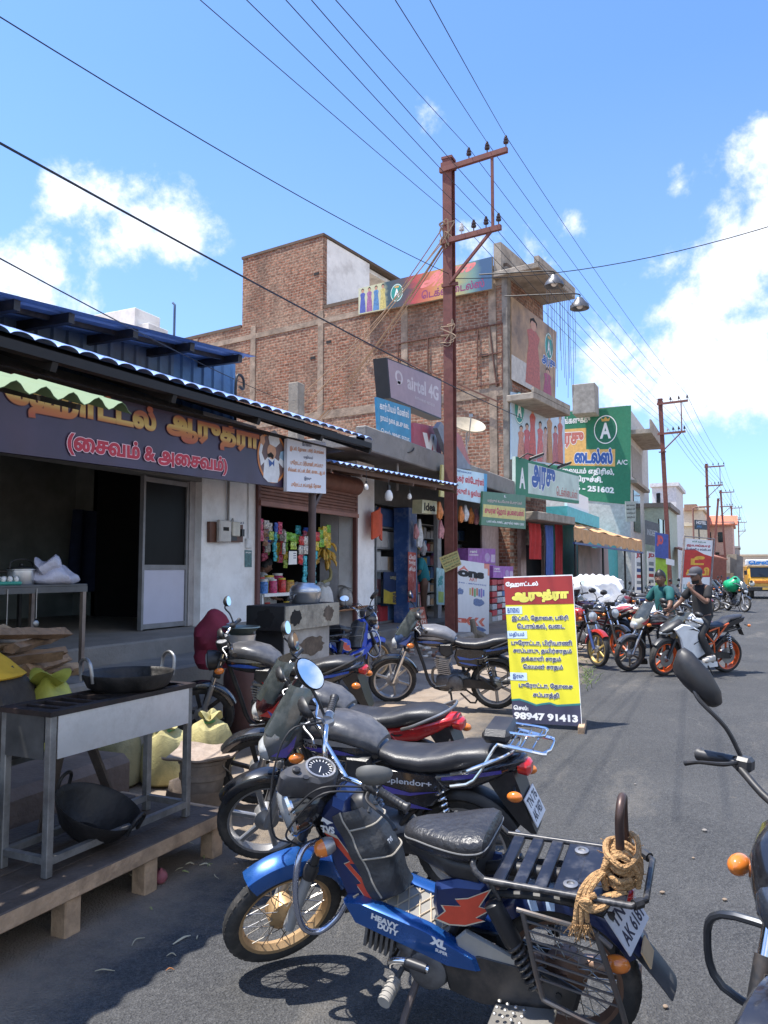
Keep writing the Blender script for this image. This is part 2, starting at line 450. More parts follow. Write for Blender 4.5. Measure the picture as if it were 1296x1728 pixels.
def brick_mat(name,ax,c1,c2,mortar,grime=.5,sx=1.0):
 m=bpy.data.materials.new(name); m.use_nodes=True
 nt=m.node_tree; N=nt.nodes; L=nt.links; b=N['Principled BSDF']; b.inputs['Roughness'].default_value=.92; b.inputs['Specular IOR Level'].default_value=.2
 tc=N.new('ShaderNodeTexCoord'); sp=N.new('ShaderNodeSeparateXYZ'); L.new(tc.outputs['Object'],sp.inputs[0])
 cb=N.new('ShaderNodeCombineXYZ'); L.new(sp.outputs[ax],cb.inputs[0]); L.new(sp.outputs['Z'],cb.inputs[1])
 wn=N.new('ShaderNodeTexNoise'); wn.inputs['Scale'].default_value=1.3; wn.inputs['Detail'].default_value=3; L.new(tc.outputs['Object'],wn.inputs['Vector'])
 ad=N.new('ShaderNodeMixRGB'); ad.blend_type='LINEAR_LIGHT'; ad.inputs['Fac'].default_value=.035; L.new(cb.outputs[0],ad.inputs['Color1']); L.new(wn.outputs['Color'],ad.inputs['Color2'])
 t=N.new('ShaderNodeTexBrick'); t.inputs['Scale'].default_value=1.0
 t.inputs['Brick Width'].default_value=.25*sx; t.inputs['Row Height'].default_value=.105*sx; t.inputs['Mortar Size'].default_value=.016; t.inputs['Mortar Smooth'].default_value=.4
 t.inputs['Color1'].default_value=(*c1,1); t.inputs['Color2'].default_value=(*c2,1); t.inputs['Mortar'].default_value=(*mortar,1); t.inputs['Bias'].default_value=.05
 L.new(ad.outputs[0],t.inputs['Vector'])
 n=N.new('ShaderNodeTexNoise'); n.inputs['Scale'].default_value=.7; n.inputs['Detail'].default_value=9; n.inputs['Roughness'].default_value=.65; L.new(tc.outputs['Object'],n.inputs['Vector'])
 r=N.new('ShaderNodeMapRange'); r.inputs['From Min'].default_value=.42; r.inputs['From Max'].default_value=.75; r.inputs['To Max'].default_value=grime; L.new(n.outputs[0],r.inputs['Value'])
 m1=N.new('ShaderNodeMix'); m1.data_type='RGBA'; m1.inputs['B'].default_value=(.36,.27,.2,1); L.new(r.outputs[0],m1.inputs['Factor']); L.new(t.outputs['Color'],m1.inputs['A'])
 n2=N.new('ShaderNodeTexNoise'); n2.inputs['Scale'].default_value=9; n2.inputs['Detail'].default_value=6; L.new(tc.outputs['Object'],n2.inputs['Vector'])
 r2=N.new('ShaderNodeMapRange'); r2.inputs['From Min'].default_value=.28; r2.inputs['From Max'].default_value=.72; r2.inputs['To Min'].default_value=.45; r2.inputs['To Max'].default_value=1.5; L.new(n2.outputs[0],r2.inputs['Value'])
 m2=N.new('ShaderNodeMix'); m2.data_type='RGBA'; m2.blend_type='MULTIPLY'; m2.inputs['Factor'].default_value=1
 L.new(m1.outputs['Result'],m2.inputs['A']); L.new(r2.outputs[0],m2.inputs['B']); n6=N.new('ShaderNodeTexNoise'); n6.inputs['Scale'].default_value=.45; n6.inputs['Detail'].default_value=7; mp6=N.new('ShaderNodeMapping'); mp6.inputs['Scale'].default_value=(2.6,2.6,.8); mp6.inputs['Location'].default_value=(4,1,7); L.new(tc.outputs['Object'],mp6.inputs['Vector']); L.new(mp6.outputs[0],n6.inputs['Vector'])
 r6=N.new('ShaderNodeMapRange'); r6.inputs['From Min'].default_value=.5; r6.inputs['From Max'].default_value=.74; r6.inputs['To Max'].default_value=.6; L.new(n6.outputs[0],r6.inputs['Value'])
 m6=N.new('ShaderNodeMix'); m6.data_type='RGBA'; m6.inputs['B'].default_value=(.085,.06,.048,1); L.new(r6.outputs[0],m6.inputs['Factor']); L.new(m2.outputs['Result'],m6.inputs['A'])
 L.new(m6.outputs['Result'],b.inputs['Base Color'])
 ma=N.new('ShaderNodeMath'); ma.operation='MULTIPLY_ADD'; L.new(t.outputs['Fac'],ma.inputs[0]); ma.inputs[1].default_value=-1.0
 n4=N.new('ShaderNodeTexNoise'); n4.inputs['Scale'].default_value=14; n4.inputs['Detail'].default_value=4; L.new(tc.outputs['Object'],n4.inputs['Vector']); L.new(n4.outputs[0],ma.inputs[2])
 bp=N.new('ShaderNodeBump'); bp.inputs['Strength'].default_value=.8; bp.inputs['Distance'].default_value=.02; L.new(ma.outputs[0],bp.inputs['Height']); L.new(bp.outputs[0],b.inputs['Normal'])
 return m
K=dict
BRICK=brick_mat('red brick','X',(.33,.15,.095),(.18,.08,.054),(.31,.245,.19),.85)
BRICKY=brick_mat('red brick street side','Y',(.33,.15,.095),(.18,.08,.054),(.31,.245,.19),.85)
CONC=mat('concrete',(.33,.29,.24),.92,var=.25,scale=4,bump=.4,bscale=25,dirt=(.1,.085,.07),dirt_amt=.6,dirt_scale=1.5)
BANDC=mat('brick stained concrete',(.30,.235,.18),.95,var=.35,scale=3,bump=.5,bscale=20,dirt=(.10,.08,.065),dirt_amt=.8,dirt_scale=1.3)
CONCD=mat('grey cement',(.25,.235,.215),.9,var=.22,scale=5,bump=.35,bscale=30,dirt=(.09,.08,.07),dirt_amt=.55)
WHITEW=mat('whitewash',(.86,.86,.86),.85,var=.06,scale=3,bump=.12,bscale=60,dirt=(.42,.39,.36),dirt_amt=.45,dirt_scale=2)
WHITES=mat('rain streaked whitewash',(.84,.82,.78),.9,var=.1,scale=2,dirt=(.25,.22,.19),dirt_amt=.5,dirt_scale=1.2)
CREAM=mat('cream plaster',(.66,.58,.45),.85,var=.1,scale=2,dirt=(.35,.29,.22),dirt_amt=.4)
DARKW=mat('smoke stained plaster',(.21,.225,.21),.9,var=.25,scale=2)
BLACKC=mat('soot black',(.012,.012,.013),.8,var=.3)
RUSTRED=mat('red oxide steel',(.165,.055,.045),.75,var=.25,scale=9,dirt=(.22,.12,.085),dirt_amt=.5,dirt_scale=3)
BROWNP=mat('brown shutter paint',(.21,.095,.07),.6,var=.15,dirt=(.1,.06,.05),dirt_amt=.4)
STEELG=mat('grey steel',(.32,.32,.32),.42,.85,var=.25,dirt=(.16,.11,.08),dirt_amt=.5)
STAIN=mat('stainless sheet',(.74,.73,.72),.42,.75,var=.12,scale=3,dirt=(.3,.25,.2),dirt_amt=.45,dirt_scale=4)
ALUM=mat('aluminium',(.58,.59,.61),.34,.9,var=.1,dirt=(.4,.4,.4),dirt_amt=.3)
CHROME=mat('chrome',(.74,.75,.77),.1,1.0,var=.06,dirt=(.4,.37,.33),dirt_amt=.35,dirt_scale=20)
BLUER=mat('blue roof sheet',(.16,.245,.40),.45,.2,var=.14,scale=3,dirt=(.2,.25,.36),dirt_amt=.35)
BLUEL=mat('sun bleached blue tile sheet',(.22,.34,.68),.4,.1,var=.2,scale=8,dirt=(.6,.68,.85),dirt_amt=.6,dirt_scale=5)
BLUEW=mat('blue wall sheet',(.11,.18,.27),.5,.2,var=.25,scale=2.5,dirt=(.12,.12,.13),dirt_amt=.7,dirt_scale=1.2)
GREENR=mat('faded pale green sheet',(.125,.20,.095),.7,var=.16,scale=6,dirt=(.2,.21,.12),dirt_amt=.5,dirt_scale=6)
WOODD=mat('dark greasy wood',(.085,.064,.05),.6,var=.4,scale=7,bump=.3,dirt=(.11,.08,.06),dirt_amt=.5)
WOODL=mat('weathered timber',(.44,.30,.19),.85,var=.3,scale=9,bump=.35,dirt=(.13,.085,.055),dirt_amt=.6,dirt_scale=7)
IRONB=mat('blackened iron',(.022,.021,.021),.5,.35,var=.5,scale=9,bump=.2,dirt=(.06,.05,.045),dirt_amt=.6)
RUBBER=mat('tyre rubber',(.028,.027,.026),.82,var=.3,scale=12,dirt=(.15,.13,.11),dirt_amt=.55,dirt_scale=8)
BLACKP=mat('black plastic',(.022,.022,.024),.42,var=.25,dirt=(.12,.11,.1),dirt_amt=.3,dirt_scale=9)
BLACKM=mat('matt black frame paint',(.018,.018,.019),.5,var=.3,dirt=(.12,.09,.07),dirt_amt=.45,dirt_scale=9)
SEATV=mat('black seat vinyl',(.026,.026,.029),.38,var=.15,bump=.12,bscale=160,dirt=(.09,.085,.08),dirt_amt=.3,dirt_scale=6)
WHITEP=mat('white paint',(.8,.8,.79),.5,var=.04)
REDP=mat('red paint',(.52,.025,.022),.3,coat=.5,var=.1)
GLASSD=mat('dark window glass',(.012,.015,.016),.06,var=.1,spec=.6)
MIRROR=mat('mirror glass',(.85,.88,.9),.02,1.0,var=.0)
ORANGEL=mat('amber lens',(.72,.2,.03),.16,var=.1,coat=.6)
REDL=mat('red lens',(.5,.02,.02),.16,var=.1,coat=.6)
BULBW=mat('opal white bulb',(.8,.79,.76),.25,var=.04)
CABLE=mat('black cable',(.02,.02,.022),.6)
TANW=mat('tan jute cable',(.34,.24,.16),.8)
TEAL=mat('teal paint',(.05,.33,.33),.6,dirt=(.2,.25,.24),dirt_amt=.4)
YEL=mat('printed yellow',(.80,.72,.03),.5,var=.04)
NAVY=mat('printed navy',(.05,.055,.12),.5,var=.06)
LBLUE=mat('printed pale blue',(.62,.76,.86),.5,var=.03)
MAROON=mat('printed maroon',(.33,.025,.02),.45,var=.06)
GRN=mat('printed green',(.03,.2,.11),.6,var=.08,dirt=(.1,.25,.17),dirt_amt=.3)
ORNG=mat('printed orange',(.80,.42,.11),.6,var=.04)
BLUEPR=mat('printed blue',(.04,.11,.36),.55,var=.06)
GOLD=mat('printed gold',(.62,.36,.09),.5,var=.1)
PINKP=mat('printed pink outline',(.80,.55,.62),.5,var=.03)
def asphalt():
 m=bpy.data.materials.new('asphalt'); m.use_nodes=True; nt=m.node_tree; N=nt.nodes; L=nt.links; b=N['Principled BSDF']
 b.inputs['Roughness'].default_value=.85; b.inputs['Specular IOR Level'].default_value=.3
 tc=N.new('ShaderNodeTexCoord')
 def nz(s,d,r=.6,sc=None):
  n=N.new('ShaderNodeTexNoise'); n.inputs['Scale'].default_value=s; n.inputs['Detail'].default_value=d; n.inputs['Roughness'].default_value=r
  if sc:
   mp=N.new('ShaderNodeMapping'); mp.inputs['Scale'].default_value=sc; mp.inputs['Rotation'].default_value=(0,0,.5); L.new(tc.outputs['Object'],mp.inputs['Vector']); L.new(mp.outputs[0],n.inputs['Vector'])
  else: L.new(tc.outputs['Object'],n.inputs['Vector'])
  return n.outputs[0]
 def mr(o,a,b2,c=0,d=1):
  n=N.new('ShaderNodeMapRange'); n.inputs['From Min'].default_value=a; n.inputs['From Max'].default_value=b2; n.inputs['To Min'].default_value=c; n.inputs['To Max'].default_value=d; L.new(o,n.inputs['Value']); return n.outputs[0]
 def mix(f,a,b2,mode='MIX'):
  n=N.new('ShaderNodeMix'); n.data_type='RGBA'; n.blend_type=mode
  for k, q in(('Factor',f),('A',a),('B',b2)):
   if isinstance(q,tuple): n.inputs[k].default_value=(*q,1)
   elif isinstance(q,(int,float)): n.inputs[k].default_value=q
   else: L.new(q,n.inputs[k])
  return n.outputs['Result']
 vo=N.new('ShaderNodeTexVoronoi'); vo.inputs['Scale'].default_value=95; L.new(tc.outputs['Object'],vo.inputs['Vector'])
 col=mix(mr(nz(1.1,8),.35,.7),(.042,.043,.046),(.074,.074,.075))
 col=mix(mr(vo.outputs['Color'],.2,.95,0,.55),col,(.13,.13,.129))
 g=mr(nz(230,2),.35,.68,.6,1.38)
 col=mix(1.0,col,g,'MULTIPLY')
 col=mix(mr(nz(.9,9,.72,(1.6,.5,1)),.55,.78,0,.55),col,(.24,.215,.18))
 col=mix(mr(nz(2.6,7,.75),.66,.8,0,.6),col,(.30,.25,.19))
 col=mix(mr(nz(.55,5,.6),.52,.7,0,.5),col,(.04,.04,.042))
 sx=N.new('ShaderNodeSeparateXYZ'); L.new(tc.outputs['Object'],sx.inputs[0])
 ed=N.new('ShaderNodeMath'); ed.operation='MULTIPLY_ADD'; L.new(nz(1.7,8,.7),ed.inputs[0]); ed.inputs[1].default_value=-1.9; L.new(sx.outputs['X'],ed.inputs[2])
 col=mix(mr(ed.outputs[0],-3.15,-3.75,0,.85),col,(.27,.215,.16))
 wv=N.new('ShaderNodeTexVoronoi'); wv.feature='DISTANCE_TO_EDGE'; wv.inputs['Scale'].default_value=.42
 dn=N.new('ShaderNodeTexNoise'); dn.inputs['Scale'].default_value=1.1; dn.inputs['Detail'].default_value=5; L.new(tc.outputs['Object'],dn.inputs['Vector'])
 dm=N.new('ShaderNodeMixRGB'); dm.blend_type='LINEAR_LIGHT'; dm.inputs['Fac'].default_value=.9; L.new(tc.outputs['Object'],dm.inputs['Color1']); L.new(dn.outputs['Color'],dm.inputs['Color2']); L.new(dm.outputs[0],wv.inputs['Vector'])
 ln=N.new('ShaderNodeMath'); ln.operation='MULTIPLY'; L.new(mr(wv.outputs['Distance'],.006,.0,0,.14),ln.inputs[0]); L.new(mr(nz(.8,3),.46,.6),ln.inputs[1])
 col=mix(ln.outputs[0],col,(.30,.28,.25))
 L.new(col,b.inputs['Base Color'])
 h=N.new('ShaderNodeMath'); h.operation='ADD'; L.new(nz(120,3),h.inputs[0]); L.new(vo.outputs['Distance'],h.inputs[1])
 bp=N.new('ShaderNodeBump'); bp.inputs['Strength'].default_value=.75; bp.inputs['Distance'].default_value=.012; L.new(h.outputs[0],bp.inputs['Height']); L.new(bp.outputs[0],b.inputs['Normal'])
 return m
ASPH=asphalt()
SAND=mat('sandy earth',(.40,.28,.19),.95,var=.3,scale=2.5,bump=.5,bscale=18,dirt=(.2,.15,.11),dirt_amt=.6,dirt_scale=1.1)
VERGE=mat('trodden grey earth',(.25,.20,.155),.95,var=.3,scale=2.2,bump=.5,bscale=22,dirt=(.33,.24,.165),dirt_amt=.75,dirt_scale=.9)
struct('ground',MB().grid(lambda u,v:((u-.5)*3000,-200+v*2200,-.02),8,8),SAND)
def edge_x(y):
 x=-2.95+.12*sin(y*1.7)+.07*sin(y*4.1+1)+.035*sin(y*9.3)
 return x if y<40 else x+(y-40)*.02
def road_pt(u,v):
 y=-12+330*(v**2.2)
 return(edge_x(y)+(u**1.0)*(9.5-edge_x(y)),y,.006)
struct('road',MB().grid(road_pt,6,220),ASPH)
def verge_pt(u,v):
 y=-4+130*v**1.8; x0=edge_x(y)+.12; x=x0+(-7.6-x0)*u
 b=.0+.16*(u**.8)if u>0 else-.015
 return(x,y,b+.02*sin(x*3.1+y*1.3)*u*(1-u)+random.uniform(-.012,.012)*(0<u<1))
struct('verge',MB().grid(verge_pt,14,160),VERGE)
def sheet(mb,A,B,C2,D,n,amp,prof='trap',t=.004,steps=1):
 A, B, C2, D=V(A), V(B), V(C2), V(D); nm=(B-A).cross(D-A).normalized()
 if nm.z<0: nm=-nm
 us=[]
 if prof=='trap':
  for i in range(n):
   for f, h in((0,0),(.6,0),(.68,1),(.92,1)): us.append(((i+f)/n,h))
  us.append((1,0))
 elif prof=='tile':
  for i in range(n):
   for k in range(8): f=k/8; us.append(((i+f)/n,abs(sin(pi*f))**.7))
  us.append((1,0))
 else:
  for i in range(n*6+1): us.append((i/(n*6),.5-.5*cos(2*pi*i/6)))
 vs=[]; fs=[]; w=steps+1
 for u, h in us:
  for k in range(w):
   p=A.lerp(B,u).lerp(D.lerp(C2,u),k/steps); vs.append(p+nm*(h*amp+(.012*(1-(k/steps*4)%1)if prof=='tile' else 0)))
 o=len(vs); m=len(us)
 vs+=[p-nm*t for p in vs]
 for i in range(m-1):
  for k in range(steps):
   a, b, c, d=i*w+k, (i+1)*w+k, (i+1)*w+k+1, i*w+k+1
   fs.append((a,b,c,d)); fs.append((o+d,o+c,o+b,o+a))
  fs.append((i*w,o+i*w,o+(i+1)*w,(i+1)*w)); fs.append((i*w+steps,(i+1)*w+steps,o+(i+1)*w+steps,o+i*w+steps))
 return mb.add(vs,fs)
FX=-6.5
def fy(px,x=FX): return onx(px,900,x).y
Y_P1a, Y_P1b=fy(340), fy(431)
Y_P2a, Y_P2b=fy(600), fy(630)
eat=wthing('eatery_building','white pillared roadside eatery with dark open front under a long maroon signboard','building',(FX,6,0))
m=MB()
m.bb((FX-.45,Y_P1a,.1),(FX,Y_P1b,3.7)); part('pillar',m,WHITEW,eat)
m=MB(); m.bb((FX-.35,Y_P2a,0.1),(FX+.02,Y_P2b,3.6)); m.bb((FX-.36,Y_P2a+.04,.05),(FX+.09,Y_P2b+.05,.62),.02); part('pillar',m,WHITEW,eat)
m=MB()
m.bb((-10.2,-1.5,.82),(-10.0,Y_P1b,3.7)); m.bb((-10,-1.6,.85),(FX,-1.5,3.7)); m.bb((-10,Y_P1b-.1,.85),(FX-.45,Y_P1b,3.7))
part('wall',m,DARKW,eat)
m=MB(); m.bb((-10.2,-1.6,3.4),(FX-.02,Y_P1b,3.5)); m.bb((FX-.3,-1.5,2.75),(FX-.01,Y_P1a,3.7)); part('lintel',m,CONCD,eat)
m=MB(); m.bb((-10,-1.5,-.1),(-5.75,Y_P1b+.1,.85),.02); m.bb((-5.76,-1.2,-.1),(-5.02,7.6,.655),.025); m.bb((-5.03,2.2,-.1),(-4.66,6.9,.36),.03); part('step',m,CONCD,eat)
Yd0, Yd1=fy(240,FX-.15), fy(313,FX-.15)
m=MB(); X=FX-.15
for y in(Yd0,Yd1): m.bb((X-.03,y-.018,.86),(X+.03,y+.018,2.74))
for z in(.9,1.62,2.7): m.bb((X-.028,Yd0,z-.03),(X+.028,Yd1,z+.03))
fr=part('door_frame',m,mat('dull door aluminium',(.24,.24,.25),.6,.3,dirt=(.25,.24,.23)),eat)
m=MB(); m.bb((X-.008,Yd0+.02,1.65),(X+.008,Yd1-.02,2.68)); part('pane',m,mat('tinted door film',(.006,.007,.008),.35,spec=.12),fr)
m=MB(); m.bb((X-.01,Yd0+.02,.92),(X+.012,Yd1-.02,1.6)); part('lower_panel',m,mat('pale lilac laminate',(.50,.50,.60),.5,var=.03),fr)
m=MB(); m.bb((X-.06,Yd1+.03,.86),(X+.04,Y_P1a+.01,2.75)); part('jamb',m,mat('grey jamb plaster',(.38,.36,.36),.85,dirt=(.2,.18,.17)),eat)
m=MB(); y=fy(157,-9.9); m.cyl((-9.9,y,.9),(-9.9,y,3.4),.05,8); part('drain_pipe',m,BLACKP,eat)
SX=-5.5
b0, b1=onx(-90,751,SX), onx(484,823,SX); t0, t1=onx(-90,592,SX), onx(484,736,SX)
sg=wthing('signboard','long dark plum shop signboard with gold and crimson lettering above the eatery front','signboard',(SX,6,2.6))
PLUM=mat('dark plum flex print',(.050,.030,.064),.38,var=.25,scale=1.2)
q=Quad(b0,b1,t1,t0); m=MB()
m.grid(lambda u,v:q.p(u,v,.004*sin(u*90)*(1-v)**3+.004*sin(u*37+v*5)),60,6,thick=q.n*-.06); part('panel',m,PLUM,sg)
def qpx(q,px,py):
 d=ray(px,py); t=(q.c[0]-EYE).dot(q.n)/d.dot(q.n); p=EYE+d*t
 u, v=.5, .5
 for _ in range(12):
  r=p-q.p(u,v); du=q.p(u+1e-3,v)-q.p(u,v); dv=q.p(u,v+1e-3)-q.p(u,v)
  u+=r.dot(du)/du.length_squared*1e-3; v+=r.dot(dv)/dv.length_squared*1e-3
 return u, v
def qbox(q,x0,y0,x1,y1):
 a=qpx(q,x0,y0); b=qpx(q,x1,y1); return a[0], b[0], a[1], b[1]
GOLDL=bpy.data.materials.new('gold graded lettering'); GOLDL.use_nodes=True
def _g():
 nt=GOLDL.node_tree; N=nt.nodes; L=nt.links; b=N['Principled BSDF']; b.inputs['Roughness'].default_value=.5
 tc=N.new('ShaderNodeTexCoord'); sp=N.new('ShaderNodeSeparateXYZ'); L.new(tc.outputs['Generated'],sp.inputs[0]); cr=N.new('ShaderNodeValToRGB')
 e=cr.color_ramp.elements; e[0].position=0.05; e[0].color=(.42,.09,.04,1); e[1].position=.95; e[1].color=(.45,.11,.06,1)
 for p, c in((.3,(.55,.2,.05)),(.42,(.68,.48,.14)),(.6,(.55,.35,.08)),(.72,(.42,.12,.05))): x=e.new(p); x.color=(*c,1)
 L.new(sp.outputs['Z'],cr.inputs[0]); L.new(cr.outputs[0],b.inputs['Base Color'])
_g()
CRIM=mat('printed crimson',(.46,.02,.045),.5)
LOUT=mat('bronze letter outline',(.23,.07,.035),.5)
def qt(q,root,s,px0,py0,px1,py1,m,**k):
 u0, u1, v0, v1=qbox(q,px0,py0,px1,py1); q.text(root,s,m,u0,u1,v0,v1,**k)
def qt2(q,root,s,xl,yl0,yl1,xr,yr0,yr1,m,**k):
 a, b, c, d=qpx(q,xl,yl0), qpx(q,xl,yl1), qpx(q,xr,yr0), qpx(q,xr,yr1)
 q.text(root,s,m,a[0],c[0],(a[1]+c[1])/2,(b[1]+d[1])/2,**k)
qt2(q,sg,'ஹோட்டல்',5,702,630,262,738,683,GOLDL,bold=.055,outm=LOUT,outw=.02,l=.03)
qt2(q,sg,'ஆருத்ரா',280,745,692,436,768,720,GOLDL,bold=.055,outm=LOUT,outw=.02,l=.03)
qt2(q,sg,'(சைவம் & அசைவம்)',112,768,728,382,802,770,CRIM,bold=.045,outm=PINKP,outw=.035,l=.03)
def emblem(q,root,px,py,r):
 u, v=qpx(q,px,py); ru=qpx(q,px+r,py)[0]-u; rv=ru*q.w/q.h
 def sh(pts,m,l,nm='emblem_shape'):
  mb=MB(); q.poly(mb,[(u+a*ru,v+b2*rv)for a,b2 in pts],l); part(nm,mb,m,em,smooth=False)
 mb=MB(); q.disc(mb,u,v,ru,rv,.016,40,ring=.9); em=part('emblem',mb,mat('printed orange ring',(.62,.22,.06),.5),root,smooth=False)
 mb=MB(); q.disc(mb,u,v,ru*.9,rv*.9,.012,40); part('disc',mb,mat('emblem ground',(.16,.10,.10),.5),em,smooth=False)
 W_=mat('emblem white',(.72,.75,.8),.5); SK=mat('emblem skin',(.62,.33,.2),.5); BL=mat('emblem blue',(.3,.48,.66),.5)
 sh([(-.62,-.82),(-.3,-.98),(.35,-.96),(.5,-.6),(.42,-.1),(.1,.02),(-.3,.0),(-.55,-.2)],W_,.018,'coat')
 sh([(-.5,-.2),(-.72,.1),(-.62,.42),(-.78,.5),(-.9,.1),(-.78,-.4)],W_,.019,'arm')
 sh([(-.62,.38),(-.5,.55),(-.55,.75),(-.68,.8),(-.82,.7),(-.82,.48)],SK,.021,'hand')
 sh([(.4,-.15),(.75,-.35),(.95,-.1),(.8,.0),(.5,.05)],W_,.0195,'arm')
 sh([(.45,.05),(.55,.28),(.8,.36),(1.02,.22),(1.06,.0),(.8,-.06)],BL,.022,'tray')
 mb=MB(); q.disc(mb,u-.06*ru,v+.22*rv,ru*.3,rv*.3,.0205,20); part('face',mb,SK,em,smooth=False)
 sh([(-.32,.1),(-.1,.2),(.08,.08),(.02,-.08),(-.14,.0),(-.3,-.04)],BLACKC,.023,'moustache')
 sh([(-.2,.5),(.22,.42),(.5,.62),(.42,.95),(.15,1.1),(-.15,.98),(-.28,.75)],W_,.022,'hat')
 sh([(-.3,-.08),(-.02,-.2),(.12,-.05),(.1,-.36),(-.02,-.26),(-.22,-.4)],BLUEPR,.0235,'bow')
emblem(q,sg,459,772,24)
SX2=SX+.075
q=Quad(onx(484,829,SX2),onx(550,833,SX2),onx(550,747,SX2),onx(485,737,SX2))
mn=wthing('menu_board','white menu board with orange and blue lines of text beside the plum signboard','signboard',q.c[0])
m=MB(); q.board(m,.05); part('panel',m,mat('white flex',(.72,.75,.84),.45,var=.03),mn)
OT=mat('orange lettering',(.62,.22,.04),.5)
for s, a, b2, v0, v1, mm in(('காலை',.36,.6,.87,.95,NAVY),('இட்லி, தோசை, பூரி, பொங்கல்',.06,.94,.74,.84,OT),('மதியம்',.4,.64,.62,.7,NAVY),('புரோட்டா, பிரியாணி, சாப்பாடு',.08,.92,.48,.59,OT),('சிக்கன், மட்டன், மீன், காடை, ஆடல்',.02,.97,.34,.45,OT),('இரவு',.42,.6,.22,.3,NAVY),('புரோட்டா, சப்பாத்தி, தோசை',.1,.86,.07,.18,OT)):
 q.text(mn,s,mm,a,b2,v0,v1,bold=.02,res=2)
p=onx(527,840,SX-.05)
m=MB(); m.cyl((p.x,p.y,.15),(p.x,p.y,2.75),.055,14); m.bar((p.x,p.y,2.45),(p.x+.02,p.y+.28,2.78),.05,.05); m.bb((p.x-.1,p.y-.1,.14),(p.x+.1,p.y+.1,.17))
wsolo('support_post',m,mat('dark brown post paint',(.085,.055,.055),.55,dirt=(.16,.12,.1)),'dark brown round steel post holding up the end of the signboard','post')
RX0=-4.95
A, B=onx(-160,512,RX0), onx(628,744,RX0); A=A+(A-B).normalized()*4.5
zr=.66
rf=wthing('eaves_roof','pale blue tile profile roof sheet sloping out over the eatery signboard','roof',(-4.75,6,3.2))
up_=V((-1.85,0,zr))
m=MB(); sheet(m,A,B,B+up_,A+up_,52,.035,'tile',steps=8); part('sheet',m,BLUEL,rf)
m=MB()
for k in range(4):
 o=up_*(k/3.2)-V((0,0,.07))+V((-.05,0,0)); m.bar(A+o,B+o,.09,.08)
for k in range(9):
 a=A.lerp(B,k/8)-V((.03,0,.15)); m.bar(a,a+up_,.06,.08)
part('rafter',m,mat('black painted rafters',(.012,.011,.011),.7),rf)
m=MB(); c0=A-V((.25,0,.02)); c1=B-V((.25,.05,.02)); c0+=up_*.1; c1+=up_*.1
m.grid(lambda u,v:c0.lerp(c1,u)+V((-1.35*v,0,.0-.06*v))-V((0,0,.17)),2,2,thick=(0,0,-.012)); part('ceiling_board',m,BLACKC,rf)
a, b2=onx(-130,630,-2.95), onx(222,698,-2.95); a=a+(a-b2).normalized()*1.6
aw=wthing('awning','faded pale green corrugated awning jutting out in front of the plum signboard','awning',(-2.95,3,2.4))
a1, b1_=a+V((-.62,0,.19)), b2+V((-.62,0,.19))
m=MB(); sheet(m,a,b2,b1_,a1,17,.05,'wave',steps=6); sheet(m,a1,b1_+V((0,.5,0)),b1_+V((-1.5,.7,.40)),a1+V((-1.5,0,.40)),17,.05,'wave',steps=2)
part('sheet',m,GREENR,aw)
m=MB()
for f in(.1,.5,.97):
 s=a.lerp(b2,f); m.bar(s+V((-.3,0,.05)),s+V((-1.72,0,.42)),.03,.03)
m.bar(a+V((-1.0,0,.24)),b2+V((-1.0,0,.24)),.03,.03)
part('frame',m,BLACKM,aw)
sh=wthing('rooftop_shed','blue corrugated metal shed on top of the eatery with overhanging roof','shed',(-6.9,6,3.6))
WX=-6.9
_w0, _w1=onx(0,535,WX), onx(390,614,WX)
def wz(y): return _w0.z+(_w1.z-_w0.z)*(y-_w0.y)/(_w1.y-_w0.y)
for nm, pa, pb, mm in(('wall_sheet',-160,190,BLUEW),('wall_sheet',191,292,BLUEW),('wall_sheet',293,396,mat('brighter blue wall sheet',(.09,.20,.37),.5,.2,var=.15,dirt=(.1,.13,.18),dirt_amt=.4))):
 ya, yb=onx(pa,600,WX).y, onx(pb,600,WX).y
 m=MB(); sheet(m,(WX,ya,3.7),(WX,yb,3.7),(WX,yb,wz(yb)),(WX,ya,wz(ya)),max(4,int((yb-ya)/.2)),.03); part(nm,m,mm,sh)
e0, e1=onx(-170,449,-6.0), onx(432,601,-6.0); e0=e0+(e0-e1).normalized()*2; g0, g1=V((-7.6,e0.y-.2,wz(e0.y)+.03)), V((-7.6,e1.y+.3,wz(e1.y)+.03))
m=MB(); sheet(m,e0,g0,g1,e1,7,.025); part('roof_sheet',m,BLUER,sh)
m=MB()
for px in(40,132,240,335,415):
 f=(onx(px,540,-6.0).y-e0.y)/(e1.y-e0.y); a=e0.lerp(e1,f); b2=g0.lerp(g1,f); m.bar(a.lerp(b2,.06)-V((0,0,.06)),b2-V((0,0,.06)),.07,.1)
m.bar(e0.lerp(g0,.25)-V((0,0,.03)),e1.lerp(g1,.25)-V((0,0,.03)),.05,.05)
part('rafter',m,BLACKM,sh)
m=MB(); m.bb((-9.5,-2,3.6),(WX-.03,e1.y-.6,3.7)); part('floor_slab',m,CONC,sh)
hk=onx(402,655,-6.7)
m=MB(); m.tube([hk+V((0,-.06,-.6)),hk+V((0,-.06,.05)),hk+V((0,0,.2)),hk+V((0,.12,.17)),hk+V((0,.13,.02)),hk+V((0,.03,.03))],.02,8,smooth=4)
wsolo('bent_rod',m,BLACKM,'bent black reinforcing rod sticking up beside the blue shed','rod')
mp=onx(384,897,FX+.02)
mt=wthing('meter_board','brown wooden electric meter board on the white pillar','meter board',(FX,mp.y,mp.z))
qa=Quad(onx(354,915,FX+.05),onx(410,915,FX+.05),onx(410,884,FX+.05),onx(354,880,FX+.05))
m=MB(); qa.board(m,.045); part('board',m,mat('varnished brown wood',(.13,.055,.035),.5),mt)
